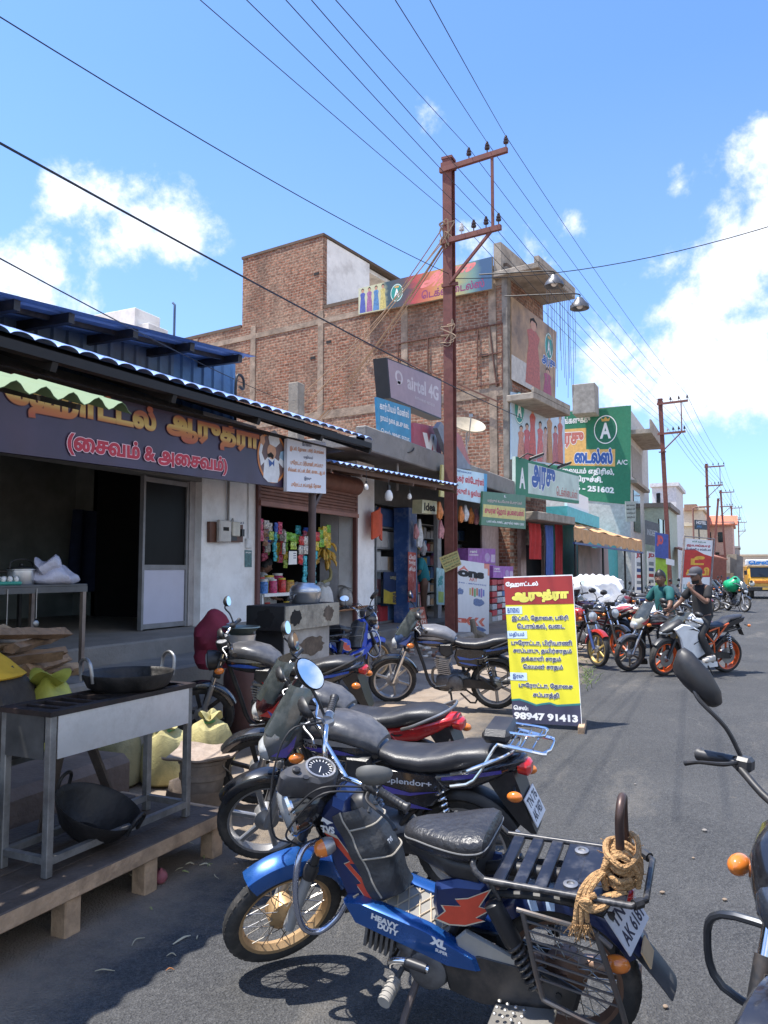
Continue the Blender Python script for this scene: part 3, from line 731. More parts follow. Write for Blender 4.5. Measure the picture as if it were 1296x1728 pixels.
m=MB(); c=qa.p(.34,.55); m.box(c+V((.04,0,0)),(.07,.26,.3),None,.015); o=part('meter',m,mat('grey beige plastic',(.55,.53,.5),.5),mt)
m=MB(); m.box(c+V((.078,.0,.03)),(.006,.12,.05)); part('dial',m,BLACKC,o)
m=MB(); c=qa.p(.66,.68); m.box(c+V((.04,0,0)),(.08,.17,.2),None,.01); part('fuse_box',m,mat('cream plastic',(.6,.58,.5),.5),mt)
m=MB(); c=qa.p(.9,.5); m.box(c+V((.03,0,0)),(.06,.06,.1)); part('cutout',m,BLACKP,mt)
m=MB(); c=qa.p(.62,.3); m.box(c+V((.03,0,0)),(.05,.14,.12)); part('fuse_holder',m,BLACKP,mt)
m=MB(); c=qa.p(.57,1); m.cyl(c+V((-.02,0,0)),V((FX+.03,c.y,2.9)),.018,8); m.tube([qa.p(.6,1.0),qa.p(.68,1.25),qa.p(.66,.9,.03)],.007,6,smooth=5); part('conduit',m,mat('grey conduit',(.25,.24,.24),.6),mt)
m=MB(); c=onx(419,917,FX+.02); m.box(c,(.05,.12,.14),None,.01); c2=onx(420,820,FX+.01); m.cyl(c,(FX+.01,c.y,2.9),.01,6)
wsolo('switch_box',m,mat('white switch plastic',(.68,.68,.68),.4),'small white switch box with thin conduit at the right edge of the white pillar','switch')
q=Quad(onx(413,957,FX+.006),onx(425,957,FX+.006),onx(425,929,FX+.006),onx(413,928,FX+.006))
st=wthing('sticker','small dark teal notice sticker on the white pillar below the switch','sticker',q.c[0]); m=MB(); q.board(m,.003); part('paper',m,mat('dark teal print',(.07,.16,.17),.5,var=.5,scale=30),st)
q.text(st,'அழைக்க',WHITEP,.1,.9,.8,.93,res=2,l=.002)
q=Quad(onx(400,886,FX+.06),onx(414,885,FX+.06),onx(414,879,FX+.06),onx(400,880,FX+.06)); m=MB(); q.board(m,.004)
st=part('number_tag',m,WHITEP,mt); q.text(st,'282',NAVY,.15,.85,.2,.8,res=2,l=.002)
a, b2=dep(178,530,19), dep(280,562,19); c=dep(207,528,19)
pw=wthing('rooftop_block','pale weathered white building showing above the blue shed roof','building',(c.x,c.y,3))
d_=dep(250,545,19); f_=dep(276,556,19)
m=MB(); m.bb((a.x-.5,a.y,3),(d_.x,a.y+.9,c.z),.01); part('wall',m,WHITES,pw)
m=MB(); m.bb((d_.x+.003,a.y+.1,3),(f_.x,a.y+.8,f_.z+.02),.01); part('parapet',m,WHITES,pw)
m=MB(); p=dep(294,556,18.6); m.tube([p-V((0,0,.8)),p+V((0,0,.5)),p+V((0,0,.62)),p+V((-.06,0,.68))],.03,8); wsolo('vent_pipe',m,mat('blue grey pipe',(.07,.12,.22),.6),'thin blue grey bent pipe standing on the roof before the brick building','pipe')
p0, p1=dep(486,700,15), dep(508,646,15); m=MB(); m.bb((p0.x,p0.y,2.5),(p1.x,p0.y+.25,p1.z),.01); wsolo('column_stub',m,CONC,'bare grey concrete column stub rising behind the eatery roof edge','column')
ROOMD=mat('painted interior shade',(.010,.010,.011),.95)  # near-black colour stands in for the shade deep inside the shops
def Y(px,x): return onx(px,900,x).y
kx=FX
ks=wthing('snack_shop','small snack shop with a half raised brown rolling shutter between white pillars','shop',(kx,11,0))
ya, yb=Y_P1b, Y_P2a
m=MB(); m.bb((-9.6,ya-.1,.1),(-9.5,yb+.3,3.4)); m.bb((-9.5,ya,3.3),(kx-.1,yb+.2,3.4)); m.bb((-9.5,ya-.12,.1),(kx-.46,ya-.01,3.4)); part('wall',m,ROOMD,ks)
m=MB(); m.bb((-9.5,yb+.02,.1),(kx-.75,yb+.28,3.4)); part('wall',m,ROOMD,ks)  # deeper part of the side wall, its shade painted near-black
m=MB(); m.bb((kx-.75,yb+.0,.1),(kx-.36,yb+.28,3.4)); part('side_wall',m,mat('grey lilac inner wall',(.55,.55,.58),.9,dirt=(.3,.28,.27)),ks)
m=MB(); m.bb((-9.5,ya,-.1),(kx+.1,yb+.2,.32),.02); part('floor',m,CONCD,ks)
sz0=onx(600,868,kx).z; sz1=onx(600,826,kx).z
m=MB()
for i in range(9):
 z=sz0+(sz1-sz0)*i/9; m.loft([(0,0,.02,.02,.02)],4)if False else m.bb((kx-.02-.03*(i%2),ya+.02,z),(kx+.06-.02*(i%2),yb-.02,z+(sz1-sz0)/9-.004),.008)
m.cyl((kx+.0,ya,sz1+.05),(kx+.0,yb,sz1+.05),.17,16)
o=part('shutter',m,BROWNP,ks)
m=MB(); m.bb((kx-.01,ya+.02,sz0-.07),(kx+.08,yb-.02,sz0)); part('bottom_bar',m,mat('brown bar',(.27,.12,.09),.5),o)
m=MB()
for y in(ya+.03,yb-.04):
 m=MB(); m.bb((kx-.02,y-.035,.3),(kx+.05,y+.035,sz1)); part('guide_rail',m,mat('maroon rail',(.13,.05,.045),.6),ks)
cy0, cy1=Y(434,-6.9), Y(487,-6.9)
sh1=onx(450,1003,-6.9).z
ct=wthing('display_counter','white two tier snack counter with jars on its top inside the shutter shop','counter',(-6.9,cy0,.32))
m=MB(); m.bb((-7.3,cy0,sh1-.03),(-6.75,cy1+.25,sh1+.02)); m.bb((-7.28,cy0,.32),(-7.25,cy1+.2,sh1)); m.bb((-7.3,cy0,.8),(-6.78,cy1+.2,.84)); m.bb((-7.3,cy0-.02,.3),(-6.78,cy0+.02,sh1)); part('frame',m,WHITEP,ct)
random.seed(5)
JC=[(.1,.25,.6),(.55,.12,.05),(.5,.03,.03),(.35,.4,.08),(.6,.5,.12),(.6,.6,.58),(.5,.05,.15),(.65,.45,.05),(.5,.3,.1),(.08,.3,.15)]
def jar(x,y,z,r,h,col,lab):
 t=thing('jar',lab,'jar',(x,y,z),random.uniform(0,3),'jars and cans on the snack counter')
 k=JC.index(col)
 m=MB(); m.lathe([(0,0),(r*.95,0),(r,.01),(r,h*.8),(r*.8,h*.88),(0,h*.88)],n=14); part('body',m,mat('jar %s'%['blue','orange','red','green','straw','white','magenta','yellow','brown','dark green'][k],col,.25,var=.6,scale=35),t)
 m=MB(); m.lathe([(0,h*.88),(r*.85,h*.88),(r*.85,h),(0,h)],n=14); part('lid',m,mat(['white lid','red lid','yellow lid'][k%3],[(.7,.7,.68),(.5,.04,.03),(.65,.5,.05)][k%3],.4),t)
for i in range(7):
 y=cy0+.12+i*(cy1-cy0)/7; jar(-6.85-.08*(i%2),y,sh1+.02,.07,random.uniform(.16,.24),JC[(i*3)%10],'small lidded snack jar standing in the row on the white counter')
for i in range(3): jar(-7.05,cy0+.3+i*.26,sh1+.02,.1,.25+.03*i,JC[4+i],'taller snack jar at the back of the white counter')
for i in range(8):
 y=cy0+.1+i*.14; jar(-6.86,y,.84 if sh1>1.0 else .5,.055,random.uniform(.16,.24),JC[(i*7)%10],'can or carton on the lower tier of the white counter')
random.seed(8)
def strip(px,y0,y1,x,w,cols,lab):
 a=onx(px,y0,x); b=onx(px,y1,x); m=MB(); n=max(2,int((a.z-b.z)/.13)); m.cur=0
 for i in range(n):
  z0=a.z+(b.z-a.z)*i/n; z1=a.z+(b.z-a.z)*(i+1)/n+.008; m.cur=random.randrange(len(cols)); o=random.uniform(-.02,.02)
  ww=w*random.uniform(.8,1.05)
  m.grid(lambda u,v:(x+.03*sin(pi*u)*sin(pi*v)+o,a.y-ww/2+ww*u+.012*sin(v*9+i),z0+(z1-z0)*v),4,4,thick=(-.02,0,0))
 return solo_w(m,[PK[c]for c in cols],lab)
PK={k:mat('packet '+k,c,.28,var=.7,scale=38,detail=1)for k,c in dict(pink=(.55,.1,.18),green=(.18,.42,.06),teal=(.05,.38,.45),blue=(.05,.12,.5),red=(.5,.04,.04),silver=(.5,.48,.45),yellow=(.6,.45,.05),lime=(.4,.55,.1),brown=(.2,.1,.06)).items()}
def solo_w(m,mats,lab): return wsolo('snack_packet_strip',m,mats,lab,'snack packets','packet strips hanging in the shutter shop')
for px, y0, y1, w, cols, lab in((441,875,914,.16,('pink','silver','red'),'pink and silver packet strip hanging leftmost in the shutter shop'),(449,878,922,.17,('silver','brown'),'silver and brown packet strip hanging second from the left'),(458,882,912,.15,('lime','silver','green'),'pale lime packet strip beside the long blue strip'),(465,882,948,.10,('teal','blue'),'long thin turquoise sachet strip hanging above the shopkeeper'),(473,881,902,.15,('pink','silver'),'short pink and silver packet strip right of the long turquoise strip'),(481,896,936,.08,('silver',),'narrow white sachet strip left of the white calendar'),(487,898,912,.22,('lime','green'),'green crisp packet hanging above the calendar on the left'),(496,900,928,.24,('lime','green','silver'),'green and silver packet strip directly above the white calendar'),(508,905,952,.18,('blue','red','silver'),'blue and red packet strip left of the dark post'),(517,905,936,.22,('silver','red','silver'),'silver packet strip with red patch just left of the dark post'),(516,938,990,.15,('teal',),'long turquoise sachet strip left of the dark post above the steamer'),(532,930,990,.12,('teal',),'long turquoise sachet strip right of the dark post above the steamer'),(535,898,930,.22,('pink','red','yellow'),'pink packet strip just right of the dark post'),(543,894,924,.20,('green','lime'),'light green packet strip left of the yellow green packets'),(550,888,922,.18,('lime','yellow'),'yellow green packet strip above the bananas on the left'),(556,886,926,.16,('green','yellow'),'green and yellow packet strip hanging rightmost above the bananas')):
 strip(px,y0,y1,kx-.12,w*.8,cols,lab)
random.seed(91)
for i in range(22):
 px=random.uniform(440,566); ya_=random.uniform(880,905); cs=random.sample(sorted(PK),3)
 strip(px,ya_,ya_+random.uniform(15,60),kx-.5-.3*random.random(),random.uniform(.1,.2),cs,'packet strip hanging in the dim second row behind the front packets of the shutter shop')
q=Quad(onx(487,953,kx-.1),onx(501,952,kx-.1),onx(501,930,kx-.1),onx(488,930,kx-.1))
t=wthing('wall_calendar','white paper calendar sheet hanging below green packets in the shutter shop','calendar',q.c[0]); m=MB(); q.board(m,.006); part('paper',m,WHITEP,t)
m=MB()
for v in(.45,.62,.8): q.rect(m,.55,.9,v,v+.06,.003)
part('print',m,NAVY,t)
bn=wthing('banana_bunch','bunch of small yellow bananas hanging on a curved stalk in the shutter shop','bananas',onx(546,985,kx-.3))
random.seed(3)
c=onx(547,931,kx-.25)
m=MB()
for i in range(34):
 a=random.uniform(0,2*pi); h=random.uniform(-.2,.22); r=.1; d=V((cos(a),sin(a),0)); p=c+d*r+V((0,0,h))
 m.tube([p,p+d*.08+V((0,0,-.03)),p+d*.12+V((0,0,-.09)),p+d*.13+V((0,0,-.15))],[.02,.028,.028,.01],6)
part('fruit',m,mat('ripe banana',(.55,.33,.05),.5,var=.3,scale=15,dirt=(.2,.1,.03),dirt_amt=.5,dirt_scale=12),bn)
m=MB(); m.tube([onx(549,905,kx-.25),c,onx(552,950,kx-.25),onx(558,965,kx-.25),onx(556,978,kx-.25),onx(544,983,kx-.25)],[.02,.03,.03,.03,.03,.035],8,smooth=5); part('stalk',m,mat('banana stalk',(.24,.22,.1),.7),bn)
for y0, y1, lab, cc in((916,937,'colourful small product poster on the grey inner wall',(.5,.35,.25)),(940,977,'pale notice sheet with dark red foot on the grey inner wall',(.52,.5,.52))):
 yy=yb+.015
 q=Quad(ony(578,y1,yy),ony(592,y1+1,yy),ony(592,y0,yy),ony(578,y0,yy)); t=wthing('wall_poster',lab,'poster',q.c[0]); m=MB(); q.board(m,.004); part('paper',m,mat('poster paper '+str(y0),cc,.5,var=.5 if y0<930 else .08,scale=26),t)
 m=MB(); q.rect(m,.1,.9,.02,.18,.003)if y0>930 else[q.rect(m,a,a+.3,b2,b2+.2,.003)for a in(.12,.56)for b2 in(.12,.42)]
 part('print',m,mat('poster maroon',(.3,.04,.05),.5),t)
def sack(name,x,y,z,rx,ry,h,m_,lab,tie=.3,g=None,seed=0,slump=.12):
 random.seed(seed); ph=[random.uniform(0,6)for _ in range(6)]
 m=MB(); n=28; prof=[(0,.0),(.75,.0),(.95,.05),(1.05,.2),(1.0,.45),(.93,.65),(.75,.8),(tie,.88),(tie*.8,.92),(tie*1.5,1.0),(tie*1.1,1.0),(0,.93)]
 vs=[]; fs=[]
 for i in range(n):
  a=2*pi*i/n
  for r, hh in prof:
   k=1+slump*(sin(2*a+ph[0]+hh*2)*.5+sin(5*a+ph[1]+hh*4)*.25+sin(9*a+ph[2])*.3*hh)
   vs.append((r*rx*k*cos(a),r*ry*k*sin(a),hh*h*(1+.08*sin(3*a+ph[3])*hh)))
 w=len(prof)
 for i in range(n):
  for t in range(w-1): j=(i+1)%n; fs.append((i*w+t,j*w+t,j*w+t+1,i*w+t+1))
 m.add(vs,fs)
 return solo(name,m,m_,lab,'sack',g,(x,y,z),ph[4])
WSACK=mat('white woven sack',(.6,.6,.6),.7,var=.12,scale=8,bump=.3,bscale=60,dirt=(.3,.28,.26))
CLEARP=mat('clear plastic bag',(.6,.61,.64),.25,var=.3,scale=9,bump=.6,bscale=18)
p=onx(563,1030,-6.6); sack('grocery_sack',-6.75,p.y-.1,.92,.16,.16,.42,WSACK,'white printed grocery sack on the bench in the shutter shop',.5,seed=4)
sack('plastic_bag',-6.95,p.y-.45,.92,.32,.34,.42,CLEARP,'bulging clear plastic bag of snacks behind the steamer',.4,seed=9,slump=.25)
sack('plastic_bag',-6.7,p.y+.75,.92,.22,.22,.36,WSACK,'white translucent sack at the right end of the wooden bench',.6,seed=12,slump=.25)
bx=wthing('wooden_bench','low orange brown wooden bench holding sacks in the shutter shop','bench',(-6.7,p.y+.2,.32))
BW=mat('orange brown wood',(.30,.14,.06),.6,var=.25,scale=9)
m=MB(); m.bb((-6.95,p.y-.55,.86),(-6.45,p.y+1.1,.92),.006); part('top',m,BW,bx)
m=MB(); m.bb((-6.9,p.y-.5,.45),(-6.5,p.y+1.0,.49)); part('shelf',m,BW,bx)
for dx in(-6.9,-6.5):
 for dy in(-.48,.98): m=MB(); m.bb((dx-.03,p.y+dy-.03,.32),(dx+.03,p.y+dy+.03,.86)); part('leg',m,BW,bx)
A, B=onx(505,772,-5.72), onx(772,821,-4.95)
m=MB(); aw=wthing('awning','rusty tin awning with blue white edge in front of the shutter shop','awning',(-5,11,3))
up2=V((-1.05,0,.24)); sheet(m,A,B,B+up2,A+up2,30,.03,'wave',steps=2); part('sheet',m,mat('rusty tin underside',(.19,.115,.085),.75,var=.3,scale=4,dirt=(.09,.07,.06),dirt_amt=.6),aw)
m=MB(); sheet(m,A+V((.03,0,.012)),B+V((.03,0,.012)),B+V((-.12,0,.045)),A+V((-.12,0,.045)),30,.035,'wave'); part('edge_strip',m,BLUEL,aw)
m=MB()
for k in(0.1,.4,.75,1): o=up2*k-V((0,0,.06)); m.bar(A+o,B+o,.05,.07)
for k in range(7): a=A.lerp(B,k/6)-V((.02,0,.11)); m.bar(a,a+up2,.05,.05)
part('rafter',m,mat('rusty rafters',(.12,.07,.05),.8),aw)
for px, py, k, lab in((618,820,.75,'small bare bulb hanging under the left end of the tin awning'),(656,833,1.4,'large opal light bulb hanging in the middle under the tin awning'),(691,836,.8,'small bulb hanging under the right end of the tin awning')):
 pt=onx(px,py,-5.35); t=thing('light_bulb',lab,'light bulb',pt,0,'bulbs under the tin awning')
 m=MB(); m.lathe([(0,-.09*k),(.035*k,-.085*k),(.05*k,-.05*k),(.045*k,.0),(.022*k,.04*k),(0,.04*k)],n=16); part('bulb',m,BULBW,t)
 m=MB(); m.cyl((0,0,.04*k),(0,0,.1*k),.02*k,10); m.cyl((0,0,.1*k),(0,0,.26),.005,6); part('holder',m,BLACKP,t)
BO, BA=V((-6.5,22.8,0)), R_(-7.8)
bm=Matrix.Translation(BO)@Matrix.Rotation(BA,4,'Z'); bi=bm.inverted()
def bl(px,py,ax,val):
 d=bi.to_3x3()@ray(px,py); e=bi@EYE
 return e+d*((val-e[ax])/d[ax])
bk=thing('brick_building','tall unplastered red brick building with concrete bands beside the steel pole','building',BO,BA)
ZT=11.0
BL_=bl(972,548,0,1.15).y
m=MB()
m.bb((-15.6,0,0),(0,.3,ZT)); m.bb((-15.6,.3,0),(-15.3,BL_,ZT)); m.bb((-15.3,BL_-.3,0),(0,BL_,ZT)); part('wall',m,BRICK,bk)
m=MB(); m.bb((-.3,.3,0),(0,BL_-.3,ZT)); part('street_wall',m,BRICKY,bk)
m=MB(); m.bb((-15.4,.2,ZT-.6),(-.2,BL_-.2,ZT-.5)); part('roof_slab',m,CONC,bk)
p410, p545=bl(410,437,1,0), bl(545,398,1,0)
m=MB(); m.bb((p410.x,.004,ZT),(p545.x,.25,p545.z)); m.bb((p410.x,.25,ZT),(p410.x+.25,6,p545.z)); st=part('stair_block',m,BRICK,bk)
m=MB(); m.bb((p545.x-.25,.25,ZT-.3),(p545.x+.003,min(6.6,BL_),p545.z-.02)); m.bb((p410.x+.25,.25,p545.z-.2),(p545.x-.25,6.5,p545.z-.04)); part('white_side',m,WHITES,st)
m=MB(); m.bb((p410.x-.05,-.03,p545.z),(p545.x+.05,6.6,p545.z+.1)); part('coping',m,mat('dark weathered coping',(.11,.08,.06),.95),st)
q1=bl(640,463,0,p545.x); m=MB(); m.bb((p545.x-.02,4.6,ZT+.2),(p545.x+.05,5.5,ZT+1.0)); part('vent_opening',m,BLACKC,st)
m=MB(); m.bb((-15.65,-.02,ZT),(p410.x-.06,.36,ZT+.12)); part('coping',m,mat('dark weathered coping',(.11,.08,.06),.95),bk); m=MB(); m.bb((p545.x+.06,-.02,ZT),(.02,.36,ZT+.12)); part('coping',m,mat('dark weathered coping',(.11,.08,.06),.95),bk)
for z in(3.35,6.95,10.45):
 m=MB(); m.bb((-15.62,-.025,z),(-.02,.04,z+(.28 if z<10 else .2))); part('concrete_band',m,BANDC,bk)
for px in(832,683,541,427,330):
 x=bl(px,620,1,0).x; m=MB(); m.bb((x-.13,-.03,3.3),(x+.13,.03,ZT-.05),.01); part('column',m,BANDC,bk)
m=MB(); x=bl(849,600,1,0).x; m.bb((-.16,-.06,3.3),(.03,.25,ZT),.01); part('column',m,mat('rain darkened concrete',(.2,.18,.155),.92,var=.4,scale=4,dirt=(.08,.07,.06)),bk)
m=MB()
for a, b2 in(((672,655),(672,580)),((722,650),(722,570)),((672,580),(848,545)),((806,640),(806,556)),((806,652),(848,645)),((848,655),(848,545)),((806,602),(848,594)),((825,548),(838,652))):
 A_, B_=bl(*a,1,-.05), bl(*b2,1,-.05); m.bar(A_,B_,.035,.035)
part('iron_frame',m,mat('rusted iron',(.12,.055,.04),.85,var=.4),bk)
m=MB(); A_, B_=bl(602,573,1,-.2), bl(845,680,1,-.2); m.bar(A_,B_,.05,.05); part('rusty_angle',m,mat('rusted iron',(.1,.05,.04)),bk)
m=MB()
for px, py in((534,462),(528,604),(818,600),(555,577)):
 c=bl(px,py,1,0); m.box((c.x,-.0,c.z),(.22,.03,.1))
part('putlog_hole',m,BLACKC,bk)
m=MB(); ov=bl(972,548,0,1.15)
m.bb((-.4,-.25,ZT-.35),(1.15,BL_,ZT-.17),.02); m.bb((1.0,-.25,ZT-.17),(1.15,BL_,ZT+.02)); m.bb((-.35,-.2,ZT-.17),(-.1,BL_,ZT+.75)); part('eaves_slab',m,CONC,bk)
m=MB(); m.bb((0,-.15,6.7),(.9,BL_,6.9),.02); m.bb((.82,-.15,6.9),(.9,BL_,7.05)); part('balcony_slab',m,CONC,bk)
m=MB(); m.bb((0,-.2,3.05),(1.0,BL_,3.3),.02); part('balcony_slab',m,CONC,bk)
SAREE=[(.5,.08,.06),(.55,.3,.1),(.16,.12,.42),(.5,.42,.3),(.35,.05,.05),(.45,.2,.3)]
def figure(q,root,u,v0,w,h,col,hair=True):
 def sh(pts,m_,l,nm):
  mb=MB(); q.poly(mb,[(u+a*w,v0+b2*h)for a,b2 in pts],l); part(nm,mb,m_,root,smooth=False)
 c=mat('print cloth %d %d %d'%tuple(int(k*100)for k in col),col,.5,var=.35,scale=14)
 sh([(-.5,0),(.5,0),(.42,.4),(.3,.62),(.42,.78),(.18,.84),(-.18,.84),(-.42,.78),(-.3,.62),(-.4,.4)],c,.008,'printed_figure')
 sh([(-.16,.85),(-.2,.92),(-.12,.985),(.12,.985),(.2,.92),(.16,.85),(0,.83)],mat('print skin',(.5,.27,.17),.5),.010,'printed_face')
 if hair: sh([(-.23,.9),(-.22,.98),(0,1.03),(.22,.98),(.23,.9),(.12,.97),(-.12,.97)],BLACKC,.011,'printed_hair')
def wq(a,b2,c,d,ax,val): return Quad(*[bm@bl(*k,ax,val)for k in(a,b2,c,d)])
EM=mat('printed emerald',(.02,.26,.22),.5)
def roundel(q,root,u,v,ru,m_bg=None,m_a=None,crown=True,l=.008):
 rv=ru*q.w/q.h*1.25
 mb=MB(); q.disc(mb,u,v,ru,rv,l,32); o=part('roundel',mb,m_bg or EM,root,smooth=False)
 mb=MB(); q.disc(mb,u,v,ru*.95,rv*.95,l+.002,32,ring=.93); part('ring',mb,m_a or WHITEP,o,smooth=False)
 q.text(o,'A',m_a or WHITEP,u-ru*.45,u+ru*.45,v-rv*.6,v+rv*.45,l=l+.003,bold=.03)
 if crown:
  mb=MB(); q.poly(mb,[(u+a*ru,v+b2*rv)for a,b2 in((-.3,.55),(.3,.55),(.38,.8),(.18,.68),(0,.86),(-.18,.68),(-.38,.8))],l+.003); part('crown',mb,GOLD,o,smooth=False)
q=wq((605,531),(830,487),(830,433),(605,487),1,-.28)
tb=wthing('textile_banner','long colourful textile shop banner along the top of the brick side wall','signboard',q.c[0])
m=MB(); q.board(m,.1); part('panel',m,mat('banner frame',(.3,.27,.22),.6),tb)
BAN=bpy.data.materials.new('banner print'); BAN.use_nodes=True
def _b():
 nt=BAN.node_tree; N=nt.nodes; L=nt.links; b_=N['Principled BSDF']; b_.inputs['Roughness'].default_value=.5
 tc=N.new('ShaderNodeTexCoord'); sp=N.new('ShaderNodeSeparateXYZ'); L.new(tc.outputs['Generated'],sp.inputs[0]); n=N.new('ShaderNodeTexNoise'); n.inputs['Scale'].default_value=3; L.new(tc.outputs['Generated'],n.inputs['Vector'])
 ad=N.new('ShaderNodeMath'); ad.operation='MULTIPLY_ADD'; ad.inputs[1].default_value=.16; L.new(n.outputs[0],ad.inputs[0]); L.new(sp.outputs['X'],ad.inputs[2])
 cr=N.new('ShaderNodeValToRGB'); e=cr.color_ramp.elements; e[0].position=.0; e[0].color=(.5,.52,.38,1); e[1].position=1; e[1].color=(.04,.1,.2,1)
 for p_, c in((.27,(.5,.5,.3)),(.33,(.03,.07,.09)),(.45,(.08,.06,.07)),(.52,(.42,.06,.06)),(.64,(.55,.2,.08)),(.80,(.48,.38,.12)),(.93,(.16,.28,.24))): x=e.new(p_); x.color=(*c,1)
 L.new(ad.outputs[0],cr.inputs[0]); L.new(cr.outputs[0],b_.inputs['Base Color'])
_b()
m=MB(); q.rect(m,0,1,0,1); part('printed_field',m,BAN,tb,smooth=False)
for i, (u,c)in enumerate(((.035,(.07,.1,.35)),(.09,(.3,.12,.25)),(.145,(.08,.2,.4)),(.2,(.5,.42,.14)))): figure(q,tb,u,.04,.05,.9,c)
roundel(q,tb,.31,.52,.05)
q.text(tb,'அரசு',mat('pink script',(.72,.22,.2),.5),.46,.8,.42,.96,bold=.05,outm=WHITEP,outw=.03,shear=.2)
q.text(tb,'டெக்ஸ்டைல்ஸ்',mat('violet script',(.22,.04,.12),.5),.5,.95,.1,.4,bold=.03,outm=WHITEP,outw=.03)
q=wq((863,640),(937,680),(939,560),(863,500),0,.06)
up_p=wthing('wall_poster','tall dark brown poster of a woman in a red dress on the upper street wall','poster',q.c[0])
m=MB(); q.board(m,.05); part('panel',m,mat('poster brown',(.36,.23,.12),.5,var=.6,scale=.9),up_p)
m=MB(); q.rect(m,0,.62,0,.3); part('pale_floor',m,mat('poster pale floor',(.5,.47,.42),.5,var=.2),up_p,smooth=False)
figure(q,up_p,.46,.06,.34,.86,(.40,.10,.055)); figure(q,up_p,.8,.0,.22,.4,(.32,.05,.1),True)
q.text(up_p,'அரசு',BLUEPR,.66,.98,.42,.56,bold=.05,outm=WHITEP,outw=.04); roundel(q,up_p,.82,.72,.1)
q=wq((863,775),(953,787),(953,684),(863,661),0,.09)
lp=wthing('wall_poster','wide pale blue poster of a family in red and gold on the street wall','poster',q.c[0])
m=MB(); q.board(m,.05); part('panel',m,mat('poster pale blue',(.47,.58,.66),.5,var=.2,scale=1),lp)
for u, h, c in((.16,.5,(.5,.2,.12)),(.26,.55,(.45,.08,.08)),(.36,.86,(.5,.08,.05)),(.5,.62,(.55,.12,.1)),(.6,.55,(.5,.3,.25)),(.68,.82,(.42,.2,.05)),(.8,.6,(.4,.1,.1)),(.9,.8,(.45,.1,.05))): figure(q,lp,u,.02,.13,h,c)
roundel(q,lp,.13,.78,.09)
q=wq((870,836),(977,850),(977,800),(870,770),0,1.08)
ar=wthing('shop_signboard','green and white shop name board with blue letters on the balcony front','signboard',q.c[0])
m=MB(); q.board(m,.1); part('panel',m,mat('sign pale green white',(.5,.6,.52),.5,var=.2,scale=1.5),ar)
m=MB(); q.rect(m,0,.17,0,1); part('green_end',m,GRN,ar,smooth=False); m=MB(); q.rect(m,.17,1,.0,.1); q.rect(m,.17,1,.92,1); part('green_band',m,GRN,ar,smooth=False)
q.text(ar,'A',WHITEP,.05,.13,.2,.75,bold=.04)
q.text(ar,'அரசு',BLUEPR,.22,.58,.2,.92,bold=.05,outm=WHITEP,outw=.03); q.text(ar,'டெக்ஸ்டைல்ஸ்',mat('small red print',(.45,.12,.1),.5),.6,.97,.15,.45,bold=.02)
for px, py, lab in((905,771,'black floodlight on a bracket above the shop name board, left one'),(952,785,'black floodlight on a bracket above the shop name board, right one')):
 c=bm@bl(px,py,0,1.5); t=thing('floodlight',lab,'floodlight',c,BA+.5,'floodlights above the shop name board')
 m=MB(); m.box((0,0,0),(.42,.34,.07),Matrix.Rotation(-.35,3,'Y'),.015); o=part('housing',m,BLACKP,t)
 m=MB(); m.box((.01,0,-.043),(.36,.28,.01),Matrix.Rotation(-.35,3,'Y')); part('lamp_glass',m,mat('floodlight glass',(.5,.5,.48),.2),o)
 m=MB(); m.tube([(0,0,.02),(-.25,0,.1),(-.6,0,-.12)],.02,6); part('bracket',m,BLACKM,t)
m=MB(); random.seed(21)
ls=MB()
for i in range(15):
 y=.3+i*(BL_-.5)/14; x=1.16; z1=7.2+random.uniform(-.3,1.3); ls.tube([bm@V((x,y,ZT-.3)),bm@V((x+random.uniform(-.04,.04),y+.03,(ZT+z1)/2)),bm@V((x,y+random.uniform(-.08,.08),z1))],.008,4)
 for k in range(6): ls.box(bm@V((x,y+.01,ZT-.5-(ZT-.5-z1)*k/6)),(.008,.008,.02))
wsolo('light_strings',ls,mat('light string wire',(.16,.13,.11),.6),'curtain of thin decorative light strings hanging from the roof slab','light strings')
for px, py, lab in((935,476,'bell shaped metal street lamp hanging from the roof corner, upper one'),(978,514,'bell shaped metal street lamp hanging out beyond the roof slab, lower one')):
 c=bm@bl(px,py,0,1.9 if px<950 else 2.4); t=thing('hanging_lamp',lab,'lamp',c,0,'lamps hung from the brick building')
 m=MB(); m.lathe([(.05,.2),(.1,.19),(.16,.1),(.26,-.02),(.28,-.12),(.26,-.12),(.1,.08),(0,.12)],n=18); part('shade',m,mat('lamp grey',(.14,.14,.145),.4,.6),t)
 m=MB(); m.ball((0,0,-.03),.1); part('bulb',m,BULBW,t)
 m=MB(); m.tube([(0,0,.2),(0,0,.3),(-.3,-.1,.34),(-1.0,-.1,.42),(-2.2,-.1,.55)],.02,6,smooth=4); part('arm',m,BLACKM,t)
def brect(m,x0,x1,y0,y1,z0,z1,ch=0): m.bb((x0,y0,z0),(x1,y1,z1),ch)
m=MB(); brect(m,.002,.03,1.0,BL_-.6,.3,2.9); o=part('shop_opening',m,ROOMD,bk)  # thin near-black sheet paints the shade behind the shop front
m=MB()
for i in range(7): brect(m,.03,.1+.02*(i%2),.9,BL_-.5,2.35+i*.1,2.44+i*.1)
part('rolled_shutter',m,mat('old shutter slats',(.3,.25,.2),.8,dirt=(.15,.1,.08)),bk)
m=MB(); brect(m,0,.12,.55,.95,.2,3.05); part('pillar',m,mat('dusty pink plaster',(.4,.3,.27),.9,dirt=(.2,.15,.13)),bk); m=MB(); brect(m,0,.12,BL_-.55,BL_-.1,.2,3.05); part('pillar',m,mat('dusty pink plaster',(.4,.3,.27),.9,dirt=(.2,.15,.13)),bk)
